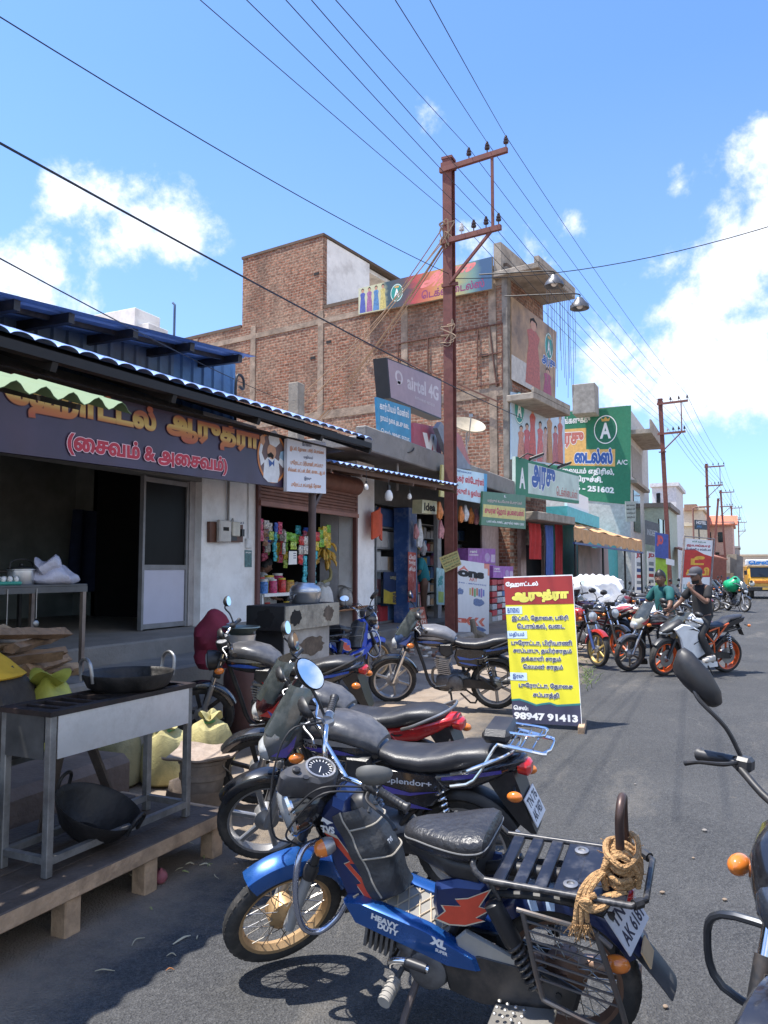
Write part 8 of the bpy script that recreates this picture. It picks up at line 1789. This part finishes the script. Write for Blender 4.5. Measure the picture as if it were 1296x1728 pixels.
t=thing('steel_pan','small steel pan under a wide basin stacked on the gas cylinder','pan',(gx_,gy_,.82)); m=MB(); m.lathe([(0,0),(.11,0),(.12,.1),(.14,.17),(.135,.17),(.105,.01),(0,.01)],n=24); part('pan',m,STAIN,t); m=MB(); m.lathe([(.1,.17),(.165,.23),(.18,.235),(.175,.245),(.12,.2),(0,.19)],n=28); part('basin',m,mat('dull green steel',(.2,.24,.22),.4,.7),t)
random.seed(12); m=MB(); m.ball((0,0,.2),(.17,.2,.36),26,16); m.v=[(a*(1+.16*sin(b2*26+c_*12)),b2*(1+.16*sin(c_*24+a*14))+.3*a*c_,max(0,c_*(1-.5*abs(b2))))for a,b2,c_ in m.v]; solo('maroon_cloth',m,mat('maroon cloth',(.17,.012,.03),.8,var=.25),'maroon cloth bundle behind the gas cylinder','cloth bundle',None,(-4.65,6.05,.66))
q=Quad(dep(866,1219,7.95),dep(982,1226,7.75),dep(966,970,8.08),dep(850,974,8.28))
mb_=wthing('standing_menu_board','tall yellow and maroon standing menu board with navy text on the road edge','menu board',(q.c[0]+q.c[1])/2)
m=MB(); q.board(m,.03); part('panel',m,YEL,mb_)
m=MB(); q.rect(m,0,1,.80,1,.003); part('maroon_field',m,MAROON,mb_,smooth=False)
wv=[(0,.145),(.12,.152),(.25,.135),(.36,.118),(.45,.128),(.56,.136),(.66,.122),(.8,.128),(1,.138)]
m=MB(); q.poly(m,[(0,0),(1,0)]+wv[::-1],.003); part('navy_field',m,mat('board navy',(.045,.045,.085),.5),mb_,smooth=False)
m=MB()
for(a,b2), (c,d)in zip(wv,wv[1:]): q.poly(m,[(a,b2-.004),(c,d-.004),(c,d+.008),(a,b2+.008)],.0045)
part('wave_line',m,mat('teal line',(.03,.2,.2),.5),mb_,smooth=False)
m=MB(); q.rect(m,.995,1.004,0,1,.004); q.rect(m,0,1,.994,1.002,.004); part('white_edge',m,WHITEP,mb_,smooth=False)
q.text(mb_,'ஹோட்டல்',WHITEP,.02,.5,.92,.965,bold=.05); q.text(mb_,'ஆருத்ரா',mat('board lemon',(.80,.72,.12),.5),.1,.93,.815,.905,bold=.08,outm=mat('dark maroon edge',(.12,.01,.01),.5),outw=.05)
for v, a in((.735,.24),(.565,.29),(.28,.25)):
 m=MB(); q.rect(m,.0,a,v,v+.052,.004); part('heading_patch',m,LBLUE,mb_,smooth=False)
for s, a, b2, v in(('காலை',.02,.2,.742),('மதியம்',.03,.25,.572),('இரவு',.04,.2,.287)): q.text(mb_,s,mat('board blue',(.05,.1,.3),.5),a,b2,v,v+.038,bold=.02,l=.008)
for s, a, b2, v in(('இட்லி, தோசை, பூரி',.08,.90,.682),('பொங்கல், வடை',.15,.84,.628),('புரோட்டா, பிரியாணி',.05,.93,.512),('சாப்பாடு, தயிர்சாதம்',.07,.92,.458),('தக்காளி சாதம்',.18,.76,.404),('லெமன் சாதம்',.2,.78,.35),('புரோட்டா, தோசை',.12,.90,.225),('சப்பாத்தி',.32,.70,.165)):
 q.text(mb_,s,NAVY,a,b2,v,v+.042,bold=.03,outm=WHITEP,outw=.05,l=.009)
q.text(mb_,'செல்:',WHITEP,.02,.24,.083,.115,bold=.04); q.text(mb_,'98947 91413',WHITEP,.02,.95,.022,.07,bold=.05)
m=MB()
for f in(.08,.92): b_=q.p(f,.0,-.03); t_=q.p(f,.72,-.03); e=V((b_.x,b_.y,0))-q.n*.0+V((-q.n.x,-q.n.y,0)).normalized()*.55; m.bar(t_,e+V((0,0,.03)),.035,.035); m.bar(b_+V((0,0,.0)),q.p(f,1,-.03),.03,.03)
part('back_frame',m,WOODL,mb_)
m=MB(); a=q.p(1.0,0,0); d=V((-q.n.x,-q.n.y,0)).normalized(); m.bar(V((a.x,a.y,.035))-d*.16,V((a.x,a.y,.035))+d*.3,.06,.07,.004); a=q.p(0,0,0); m.bar(V((a.x,a.y,.035))-d*.12,V((a.x,a.y,.035))+d*.3,.06,.07,.004); part('foot',m,WOODL,mb_)
random.seed(77)
PEELM=[mat('vegetable peel cream',(.55,.48,.33),.8),mat('carrot peel',(.5,.2,.07),.8),mat('leaf peel',(.3,.33,.13),.8)]
for i in range(26):
 px, py=(random.gauss(330,60),random.gauss(1470,28))if i<19 else(random.gauss(300,60),random.gauss(1580,30))
 p=onz(px,py,.012); L=random.uniform(.012,.05); a=random.uniform(0,6); m=MB(); k=random.uniform(-.6,.6)
 m.tube([V((-L,0,0)),V((-L*.3,L*k,.004)),V((L*.3,L*k*.6,.006)),V((L,-L*k*.5,0))],[.002,.0045,.0045,.002],5,smooth=3,flat=.5)
 solo('vegetable_peel',m,PEELM[0 if i%3 else(1 if i%2 else 2)],'small curl of vegetable peel on the asphalt beside the platform','peel','vegetable peelings on the asphalt',p,a)
p=onz(268,1487,.008); t=thing('onion','single pinkish onion lying by the middle platform leg','onion',p,(.5,.2,.6)); m=MB(); m.lathe([(0,0),(.02,.003),(.036,.02),(.04,.038),(.03,.06),(.012,.072),(.006,.09),(0,.092)],n=20); part('bulb',m,mat('onion skin',(.33,.1,.12),.45,var=.3,scale=30),t)
for i in range(13):
 p=onz(random.uniform(640,1280),random.uniform(1260,1700),.01); s_=random.uniform(.006,.018); m=MB(); m.ball((0,0,s_*.3),(s_,s_*random.uniform(.5,1),s_*.5),7,5); solo('pebble',m,mat(('pebble tan','pebble pale')[i%2],((.24,.18,.13),(.22,.2,.18))[i%2],.9),'small loose pebble on the asphalt of the road','pebble','loose pebbles on the road',p,random.uniform(0,6))
for i in range(40):
 p=onz(random.uniform(655,760),random.uniform(1062,1112),.14); s_=random.uniform(.03,.1); m=MB(); m.box((0,0,s_*.3),(s_*1.6,s_,s_*.6),Matrix.Rotation(random.uniform(-.4,.4),3,'X'),s_*.15); solo('rubble_piece',m,mat(('rubble brick','rubble grey','rubble white')[i%3],((.3,.15,.1),(.25,.23,.21),(.55,.53,.5))[i%3],.95),'piece of broken rubble on the earth in front of the blue pillar','rubble','rubble before the shop row',p,random.uniform(0,6))
for i in range(90):
 y=random.uniform(4.5,22); x=random.uniform(-5.2,-2.7)+max(0,y-15)*.05; s_=random.uniform(.012,.04); m=MB(); m.box((0,0,s_*.25),(s_*1.6,s_,s_*.7),Matrix.Rotation(random.uniform(-.4,.4),3,'X'),s_*.2); solo('stone',m,mat(('stone tan','stone grey','stone brick')[i%3],((.34,.26,.18),(.3,.28,.26),(.28,.13,.09))[i%3],.95),'small stone on the trodden earth between the bikes and the shops','stone','stones on the verge',(x,y,.02+.16*min(1,(-2.9-x)/4.7)**.8 if x<-2.95 else .008),random.uniform(0,6))
m=MB(); a, b2=onz(672,1064,.3), onz(742,1082,.22); m.bar(a,b2,.5,.05,.01); wsolo('plank',m,mat('bleached plank',(.45,.36,.27),.9,var=.3,scale=6),'bleached timber plank lying by the shop step','plank')
m=MB(); p=onz(798,1088,.1); m.tube([p,p+V((.03,0,.25)),p+V((-.02,.02,.5))],[.13,.07,.05],9,smooth=3); m.tube([p+V((.25,.1,0)),p+V((.1,.05,.2)),p+V((.45,.1,.05))],[.07,.1,.03],8,smooth=3); wsolo('tree_stump',m,mat('grey stump wood',(.2,.17,.13),.95,bump=.5),'knotty grey tree stump in front of the white banner','stump')
m=MB(); random.seed(3)
for i in range(60):
 p=onz(random.gauss(992,8),random.gauss(1142,12),.01); h_=random.uniform(.03,.09); a=random.uniform(0,6); m.tube([p,p+V((.03*cos(a),.03*sin(a),h_*.6)),p+V((.09*cos(a),.09*sin(a),h_))],[.005,.004,.001],4,False)
o=part('grass_tuft',m,mat('roadside grass',(.13,.19,.05),.8)); o['kind']='stuff'; o['label']='short roadside grass at the asphalt edge behind the menu board'
SKIN=mat('brown skin',(.19,.098,.064),.5,var=.08)
HAIR=mat('black hair',(.012,.011,.011),.5)
def skin_mesh(vs,es,root=0,sub=2):
 me=bpy.data.meshes.new('k'); me.from_pydata([v[:3]for v in vs],es,[]); o=bpy.data.objects.new('k',me); C.objects.link(o)
 md=o.modifiers.new('s','SKIN'); md.use_smooth_shade=True; md.branch_smoothing=.6
 if not me.skin_vertices:
  bpy.context.view_layer.objects.active=o; bpy.ops.mesh.customdata_skin_add()
 sv=me.skin_vertices[0].data
 for i, v in enumerate(vs): sv[i].radius=(v[3],v[3]if len(v)<5 else v[4]); sv[i].use_root=i==root
 s2=o.modifiers.new('u','SUBSURF'); s2.levels=sub; s2.render_levels=sub
 dg=bpy.context.evaluated_depsgraph_get(); ev=o.evaluated_get(dg).to_mesh()
 V_=[tuple(p.co)for p in ev.vertices]; F_=[tuple(p.vertices)for p in ev.polygons]
 o.evaluated_get(dg).to_mesh_clear(); bpy.data.objects.remove(o); bpy.data.meshes.remove(me)
 return V_, F_
def head_mesh(mb,c,look,r=.105,tilt=0):
 c=V(c); f=V(look).normalized(); l=V((0,0,1)).cross(f).normalized(); u=f.cross(l)
 n, k=24, 18; vs=[]; fs=[]
 for j in range(k+1):
  t=-pi/2+pi*j/k
  for i in range(n):
   a=2*pi*i/n; x, y, z=cos(t)*cos(a), cos(t)*sin(a), sin(t)
   X, Y_, Z=x*r*.93, y*r*.74, z*r*1.18
   if x>0:
    if z<-.1: X+=r*.10*x; Y_*=1-.22*min(1,-z)
    g=math.exp(-((y/.16)**2)); X+=r*.26*g*math.exp(-(((z+.18)/.16)**2))*x
    X-=r*.10*math.exp(-(((abs(y)-.36)/.16)**2)-((z-.08)/.12)**2); X+=r*.05*math.exp(-((z-.26)/.1)**2)
    X+=r*.05*math.exp(-((y/.3)**2)-((z+.50)/.09)**2)-r*.04*math.exp(-((y/.3)**2)-((z+.43)/.03)**2)
   vs.append(c+f*X+l*Y_+u*Z)
 for j in range(k):
  for i in range(n): fs.append((j*n+i,j*n+(i+1)%n,(j+1)*n+(i+1)%n,(j+1)*n+i))
 mb.add(vs,fs)
 for s in(-1,1): mb.ball(c+l*(s*r*.74)-u*r*.08-f*r*.05,(r*.14,r*.12,r*.26),8,6)
 return f, l, u
def hand(vs,es,wi,wrist,dirv,palmn,sc=1.0,curl=.5):
 w=V(wrist); d=V(dirv).normalized(); nrm=V(palmn); nrm=(nrm-d*nrm.dot(d)).normalized(); s=d.cross(nrm)
 vs.append((*(w+d*.045*sc),.026*sc,.016*sc)); p=len(vs)-1; es.append((wi,p))
 for k in range(4):
  b=w+d*.085*sc+s*((k-1.5)*.019*sc); L=(.066,.076,.072,.056)[k]*sc
  vs.append((*b,.0105*sc)); es.append((p,len(vs)-1)); q=b
  for j in range(2):
   a=curl*(j+.6); q=q+(d*cos(a)+nrm*sin(a))*L*.5; vs.append((*q,(.009,.0075)[j]*sc)); es.append((len(vs)-2,len(vs)-1))
 b=w+d*.035*sc-s*.03*sc+nrm*.01; vs.append((*b,.013*sc)); es.append((p,len(vs)-1)); vs.append((*(b+(d*.6-s*.6+nrm*.4)*.04*sc),.010*sc)); es.append((len(vs)-2,len(vs)-1))
def person(label,M4,J,shirt,trous,shoe,look,hair='short',cap=None,sc=.92,sleeve='short',beard=False):
 g={k:M4@V(v)for k,v in J.items()}; base=V((g['pelvis'].x,g['pelvis'].y,min(g['ankleL'].z,g['ankleR'].z)-.06))
 t=wthing('person',label,'person',base)
 vs=[]; es=[]; ix={}
 def nd(k,p,r,par=None):
  vs.append((*p,r)if not isinstance(r,tuple)else(*p,*r)); ix[k]=len(vs)-1
  if par is not None: es.append((ix[par],ix[k]))
 nd('pelvis',g['pelvis'],.13); nd('waist',g['pelvis'].lerp(g['chest'],.5),.125,'pelvis'); nd('chest',g['chest'],.14,'waist'); nd('collar',g['chest'].lerp(g['neck'],.75),.085,'chest'); nd('neck',g['neck'],.055,'collar'); nd('skull',g['neck'].lerp(g['head'],.6),.06,'neck')
 for s in 'LR':
  nd('shoulder'+s,g['shoulder'+s],.06,'collar'); nd('mid'+s,g['shoulder'+s].lerp(g['elbow'+s],.5),.047,'shoulder'+s); nd('elbow'+s,g['elbow'+s],.038,'mid'+s); nd('fore'+s,g['elbow'+s].lerp(g['wrist'+s],.35),.038,'elbow'+s); nd('wrist'+s,g['wrist'+s],.026,'fore'+s)
  hand(vs,es,ix['wrist'+s],g['wrist'+s],g['hand'+s]-g['wrist'+s],V((0,0,-1))if abs((g['hand'+s]-g['wrist'+s]).normalized().z)<.8 else g['neck']-g['wrist'+s],.95)
  nd('hip'+s,g['hip'+s],.095,'pelvis'); nd('thigh'+s,g['hip'+s].lerp(g['knee'+s],.5),.078,'hip'+s); nd('knee'+s,g['knee'+s],.056,'thigh'+s); nd('calf'+s,g['knee'+s].lerp(g['ankle'+s],.35),.053,'knee'+s); nd('ankle'+s,g['ankle'+s],.036,'calf'+s); nd('toe'+s,g['toe'+s],.032,'ankle'+s)
 m=MB(); m.add(*skin_mesh(vs,es)); f, l, u=head_mesh(m,g['head'],(M4.to_3x3()@V(look))); part('body',m,SKIN,t)
 vs=[]; es=[]; ix={}; e=.018
 nd('waist',g['pelvis'].lerp(g['chest'],.45),.145+e*.5); nd('hem',g['pelvis']+(g['pelvis']-g['chest'])*.12,.15+e*.5,'waist'); nd('chest',g['chest'],.142+e,'waist'); nd('collar',g['chest'].lerp(g['neck'],.72),.088+e,'chest'); nd('neckb',g['chest'].lerp(g['neck'],.95),.062,'collar')
 for s in 'LR':
  nd('shoulder'+s,g['shoulder'+s],.062+e*.8,'collar'); nd('mid'+s,g['shoulder'+s].lerp(g['elbow'+s],.45),.052+e,'shoulder'+s); nd('cuff'+s,g['shoulder'+s].lerp(g['elbow'+s],.82),.05+e,'mid'+s)
 m=MB(); m.add(*skin_mesh(vs,es)); sh_=part('shirt',m,shirt,t)
 vs=[]; es=[]; ix={}
 nd('pelvis',g['pelvis'],.142); nd('waist',g['pelvis'].lerp(g['chest'],.25),.138,'pelvis')
 for s in 'LR': nd('hip'+s,g['hip'+s],.105,'pelvis'); nd('thigh'+s,g['hip'+s].lerp(g['knee'+s],.5),.09,'hip'+s); nd('knee'+s,g['knee'+s],.07,'thigh'+s); nd('calf'+s,g['knee'+s].lerp(g['ankle'+s],.5),.062,'knee'+s); nd('hemL'+s,g['knee'+s].lerp(g['ankle'+s],.92),.054,'calf'+s)
 m=MB(); m.add(*skin_mesh(vs,es)); part('trousers',m,trous,t)
 for s in 'LR':
  a, b2=g['ankle'+s], g['toe'+s]; d=(b2-a); d.z=0; d=d.normalized()if d.length>.01 else V((1,0,0)); zz=a.z-.06; m=MB(); m.M=Matrix.Translation((a.x,a.y,zz))@Matrix.Rotation(atan2(d.y,d.x),4,'Z')
  m.loft([(-.075,.04,.03,.03,.04),(-.06,.05,.04,.05,.05,3),(.02,.05,.042,.05,.05,3),(.1,.035,.046,.035,.035,3),(.16,.028,.042,.025,.028,3),(.185,.022,.02,.015,.022)],14); part('shoe',m,shoe,t)
 hm=MB(); c=g['head']; r=.105
 n, k=24, 10; vs=[]; fs=[]
 for j in range(k+1):
  tt=pi/2-(pi*.5)*j/k*1.0
  for i in range(n):
   a=2*pi*i/n; lim=(.30 if cos(a)>.35 else-.35 if cos(a)<-.1 else .05)
   th=pi/2-(pi/2-math.asin(lim))*j/k; x, y, z=cos(th)*cos(a), cos(th)*sin(a), sin(th)
   rr=1.09 if not cap else 1.04; vs.append(c+f*(x*r*.95*rr)+l*(y*r*.78*rr)+u*(z*r*1.2*rr+(.012*cos(a)*(z>.5)if not cap else 0)))
 for j in range(k):
  for i in range(n): fs.append((j*n+i,(j+1)*n+i,(j+1)*n+(i+1)%n,j*n+(i+1)%n))
 hm.add(vs,fs); part('hair',hm,HAIR,t)
 if beard:
  m=MB(); m.grid(lambda a,b2:c+f*(r*(.93-.5*abs(2*a-1)**2)*(1-.12*b2))+l*((a-.5)*2*r*.66*(1-.15*b2))+u*(-r*(.62+.52*b2-.1*abs(2*a-1))),12,5,thick=f*.006); part('beard',m,HAIR,t)
 if cap:
  m=MB(); pr=[(0,1.32),(.5,1.28),(.85,1.05),(1.0,.72),(1.04,.38)]; n=26; vs=[]; fs=[]
  for i in range(n):
   a=2*pi*i/n
   for q, h_ in pr: vs.append(c+f*(q*cos(a)*r*1.03)+l*(q*sin(a)*r*.88)+u*(h_*r))
  for i in range(n):
   for j in range(4): fs.append((i*5+j,((i+1)%n)*5+j,((i+1)%n)*5+j+1,i*5+j+1))
  m.add(vs,fs); cp=part('cap',m,cap,t); m=MB(); m.grid(lambda a,b2:c+f*(r*(.85+.75*b2*(1-.5*abs(2*a-1)**2)))+l*((a-.5)*2*r*.8*(1-.12*b2))+u*(r*(.48-.12*b2-.12*abs(2*a-1)**2)),12,6,thick=(0,0,.008)); part('peak',m,cap,cp)
 if not cap or True:
  m=MB()
  for s in(-1,1): m.ball(c+f*(r*.80)+l*(s*r*.29)+u*(r*.10),(.011,.011,.008),8,6)
  part('eyes',m,mat('eye',(.25,.22,.2),.2),t)
 return t
KO=mat('orange wheel paint',(.60,.10,.02),.35)
l, h=put((-1.20,12.35,.006),(-.36,13.20,.006)); SC=.93
kb=motorcycle('white sport motorcycle with orange wheels and frame standing across the road',l,h,-7,6,SC,(.62,.64,.66),(.02,.02,.02),None,dict(sport=True,rim=KO,disc=True,tailm=mat('bike black',(.02,.02,.022),.4),tankm=paint('pearl white',(.82,.83,.84)),fairm=paint('pearl white',(.82,.83,.84)),cowlm=BLACKP,fender=BLACKP,fork=BLACKM,engine=ENGB,cyl=ENGB))
l2, h2=put((-1.72,12.68,.006),(-.88,13.46,.006))
gb2=motorcycle('dark grey commuter motorcycle with cream lamp cowl beside the white sport bike',l2,h2,-5,4,SC,(.05,.05,.055),(.35,.03,.04),None,dict(cowlm=paint('cream cowl',(.55,.52,.40)),rim=mat('brown dusty alloy',(.18,.15,.12),.5,.4),tailm=paint('red tail',(.4,.03,.05)),railm=CHROME,mirror_size=1.0,stripe=True,tankcover=False))
def bikeM(o,s): bpy.context.view_layer.update(); return Matrix.Translation(V(o.location))@Matrix.Rotation(o.rotation_euler[2],4,'Z')
Mk=bikeM(kb,SC)
P2=.92
def J_(d,s=P2): return{k:(v[0]*s,v[1]*s,v[2]*s)for k,v in d.items()}
blk=mat('black cotton',(.016,.016,.018),.85,var=.25,scale=5)
person('person in black T-shirt and grey cap astride the white sport bike, hand at mouth',Mk,J_(dict(pelvis=(-.20,.02,.94),chest=(-.15,.04,1.28),neck=(-.10,.06,1.48),head=(-.02,.08,1.62),shoulderL=(-.13,.23,1.42),elbowL=(.0,.33,1.18),wristL=(.17,.18,1.38),handL=(.19,.14,1.46),shoulderR=(-.13,-.14,1.42),elbowR=(.02,-.26,1.18),wristR=(.22,-.30,1.02),handR=(.30,-.28,1.0),hipL=(-.17,.12,.91),kneeL=(.10,.26,.66),ankleL=(-.02,.36,.30),toeL=(.14,.40,.24),hipR=(-.17,-.09,.91),kneeR=(.20,-.22,.62),ankleR=(.18,-.36,.10),toeR=(.32,-.40,.05))),blk,blk,mat('grey white shoe',(.45,.42,.38),.7),(.9,.25,-.18),cap=mat('charcoal cap',(.06,.06,.07),.8),beard=True)
Mg=bikeM(gb2,SC)
person('person in teal polo shirt sitting on the dark grey commuter bike',Mg,J_(dict(pelvis=(-.14,0,.92),chest=(-.10,0,1.24),neck=(-.07,.0,1.43),head=(-.03,.02,1.57),shoulderL=(-.09,.20,1.37),elbowL=(.02,.33,1.12),wristL=(.20,.36,1.0),handL=(.28,.34,1.0),shoulderR=(-.09,-.20,1.37),elbowR=(.02,-.33,1.12),wristR=(.20,-.34,1.0),handR=(.28,-.33,1.0),hipL=(-.12,.11,.89),kneeL=(.18,.25,.62),ankleL=(.12,.33,.12),toeL=(.26,.36,.06),hipR=(-.12,-.11,.89),kneeR=(.18,-.25,.62),ankleR=(.12,-.33,.12),toeR=(.26,-.36,.06))),mat('teal polo',(.012,.10,.10),.85,var=.15),blk,mat('dark shoe',(.03,.025,.02),.6),(.75,.5,0))
vx=onx(447,962,-7.15); Mv=Matrix.Translation((-7.3,vx.y-.05,vx.z-1.40))@Matrix.Rotation(R_(60),4,'Z')
stand=dict(pelvis=(0,0,.92),chest=(.06,0,1.25),neck=(.13,0,1.44),head=(.20,0,1.55),shoulderL=(.08,.19,1.36),elbowL=(.12,.24,1.08),wristL=(.3,.2,.98),handL=(.38,.18,.98),shoulderR=(.08,-.19,1.36),elbowR=(.12,-.24,1.08),wristR=(.3,-.2,.98),handR=(.38,-.18,.98),hipL=(0,.1,.9),kneeL=(.02,.11,.5),ankleL=(0,.11,.1),toeL=(.14,.12,.05),hipR=(0,-.1,.9),kneeR=(.02,-.11,.5),ankleR=(0,-.11,.1),toeR=(.14,-.12,.05))
person('person in white vest leaning over the snack jars in the shutter shop',Mv,J_(stand,.95),mat('white vest',(.6,.6,.62),.85),mat('check lungi',(.2,.2,.28),.85),BLACKP,(1,0,-.3),beard=False)
cx_=onx(716,960,-6.72); Mc_=Matrix.Translation((-6.72,cx_.y,.42))@Matrix.Rotation(R_(205),4,'Z')
st2=dict(stand); st2.update(wristR=(.05,-.42,.86),handR=(.05,-.44,.78),elbowR=(.02,-.34,1.1))
person('person in turquoise shirt and brown trousers standing in the open shop beside the steel pole',Mc_,J_(st2,1.0),mat('turquoise shirt',(.02,.20,.24),.85,var=.15),mat('brown trousers',(.16,.09,.06),.85,var=.15),BLACKP,(1,0,-.2))
pos=FH*2.37+RT*1.33; hd=-FH*cos(R_(44))-RT*sin(R_(44))
motorcycle('black motorcycle with crash bar cut off by the right edge, facing the viewer',(pos.x,pos.y,.006),atan2(hd.y,hd.x),-4,0,.97,(.016,.017,.022),(.3,.32,.34),None,dict(guard=True,guardm=mat('graphite crash bar',(.05,.055,.065),.3,.5),cowlm=paint('black gloss',(.012,.012,.014)),mirror_size=1.12,angular=True,visor=False,lensm=paint('blue black gloss',(.015,.02,.03)),fork=BLACKM,mirror_off=(-.02,.0,.04),mirror_roll=R_(38),bar=BLACKM,rim=BLACKM,lever=BLACKM,tanktext='pulsar',textm=WHITEP,mirrors=True))
f, b2=V((-4.55,9.45,.12)), V((-4.72,8.40,.12)); l, h=put(f,b2)
BM_=mat('bright cobalt',(.015,.06,.46),.35,coat=.4)
moped('bright blue moped seen from behind beside the grill counter',l,h,-6,-12,.95,True,BM_,BM_)
GP='motorcycles parked along the shops'
l, h=put((-2.26,12.75,.02),(-3.25,13.30,.06)); motorcycle('red and black motorcycle with gold rimmed front wheel just behind the menu board',l,h,-8,-18,.95,(.4,.025,.015),(.02,.02,.02),None,dict(rim=mat('gold rim tape',(.5,.36,.12),.4,.4),disc=True,head='round',tankcover=False,stripe=False,fork=mat('blue fork',(.04,.07,.2),.4)))
l, h=put((-2.08,13.95,.02),(-3.1,14.5,.06)); motorcycle('black naked motorcycle with orange wheels left of the grey commuter',l,h,-8,-14,.95,(.02,.02,.022),(.55,.1,.02),None,dict(rim=KO,disc=True,head='round',stripe=True,fork=BLACKM))
l, h=put((-3.25,15.6,.06),(-2.2,15.15,.03)); motorcycle('dusty maroon motorcycle with red seat cover beside the white bundles',l,h,-8,10,.98,(.12,.02,.025),(.3,.3,.3),None,dict(seat=mat('maroon seat cover',(.36,.05,.07),.7,var=.2),rim=BLACKM,railm=STEELG,tailm=BLACKP,tankcover=False,engine=ENG))
random.seed(19); WB_=mat('white plastic wrap',(.72,.72,.73),.5,var=.06,bump=.7,bscale=9)
def bundle(px,py,t_,s3,lab,z0=0):
 p=dep(px,py,t_); m=MB(); m.ball((0,0,s3[2]*.5),(s3[0]*.62,s3[1]*.62,s3[2]*.55),48,28); ph=random.uniform(0,6)
 def sq(a,k): return math.copysign(min(abs(a),k)*.75+abs(a)*.25,a)
 m.v=[(sq(a,s3[0]*.5)*(1+.07*sin(b2*17+c*13+ph)+.04*sin(c*31+b2*23)),sq(b2,s3[1]*.5)*(1+.07*sin(c*19+ph+a*9)),max(0,min(c,s3[2])+.05*sin(a*12+b2*11+ph)+.025*sin(a*29-b2*21)))for a,b2,c in m.v]
 solo('wrapped_bundle',m,WB_,lab,'bundle','white wrapped bundles by the road',(p.x,p.y,z0),random.uniform(-.3,.3))
bundle(985,1015,17,(1.0,.9,.75),'large white plastic wrapped bundle, lower left of the stack',.1); bundle(1024,1015,17.4,(1.0,.9,.72),'large white plastic wrapped bundle, lower right of the stack',.1)
bundle(1000,1000,17.2,(1.2,.9,.62),'white plastic wrapped bundle on top of the stack',.8); bundle(1062,1030,16.2,(1.5,.8,.38),'low white sheet covered load right of the bundle stack',.42)
bundle(974,1025,17.6,(.5,.5,.75),'tall white bundle half hidden behind the menu board',.1)
kinds=[]
for i, (tc_,ac,hd_)in enumerate((((.02,.02,.022),(.3,.3,.32),'cowl'),((.015,.02,.06),(.05,.1,.4),'cowl'),((.16,.015,.02),(.3,.3,.3),'round'))):
 kinds.append(motorcycle(('black motorcycle','navy blue motorcycle','dark red motorcycle')[i],(0,0,-50),0,-8,10,.95,tc_,ac,GP,dict(detail=False,head=hd_,rim=BLACKM if i else SILV,tankcover=i==1)))
random.seed(44); spots=[]
far=[(-2.75,18.2,0),(-2.6,19.6,2),(-2.35,21.0,1),(-2.2,22.4,0),(-2.0,24.0,0),(-1.85,25.6,1),(-1.7,27.2,0),(-1.55,29.0,2),(-1.45,31.0,0),(-1.3,33.0,1),(-1.2,35.2,0),(-1.1,37.5,2),(-3.4,16.9,1)]
used=set(); od=['nearest','second','third','fourth','fifth','sixth','seventh']; cnt=[0,0,0]
for x, y, k in far:
 o=kinds[k]if k not in used else copy_tree(kinds[k]); used.add(k)
 o.location=(x-.3,y,.03); o.rotation_euler=(R_(-8),0,R_(random.uniform(-30,10)))
 o['label']=('black motorcycle','navy blue motorcycle','dark red motorcycle')[k]+' parked along the shops beyond the riders, %s of that colour'%od[cnt[k]]; cnt[k]+=1
p=dep(1242,1012,29); o=copy_tree(kinds[0]); o.location=(p.x,p.y,.02); o.rotation_euler=(R_(-6),0,R_(-60)); o['label']='black motorcycle out on the road carrying a green bag'
m=MB(); m.ball((0,0,.25),(.32,.36,.3),20,12); m.v=[(a*(1+.1*sin(b2*15)),b2,max(0,c*(1+.12*sin(a*12))))for a,b2,c in m.v]; solo('green_bag',m,mat('green plastic bag',(.01,.36,.15),.35,bump=.5,bscale=14),'large bright green plastic bag on the seat of a bike out on the road','bag',None,(p.x-.1,p.y+.1,.74))
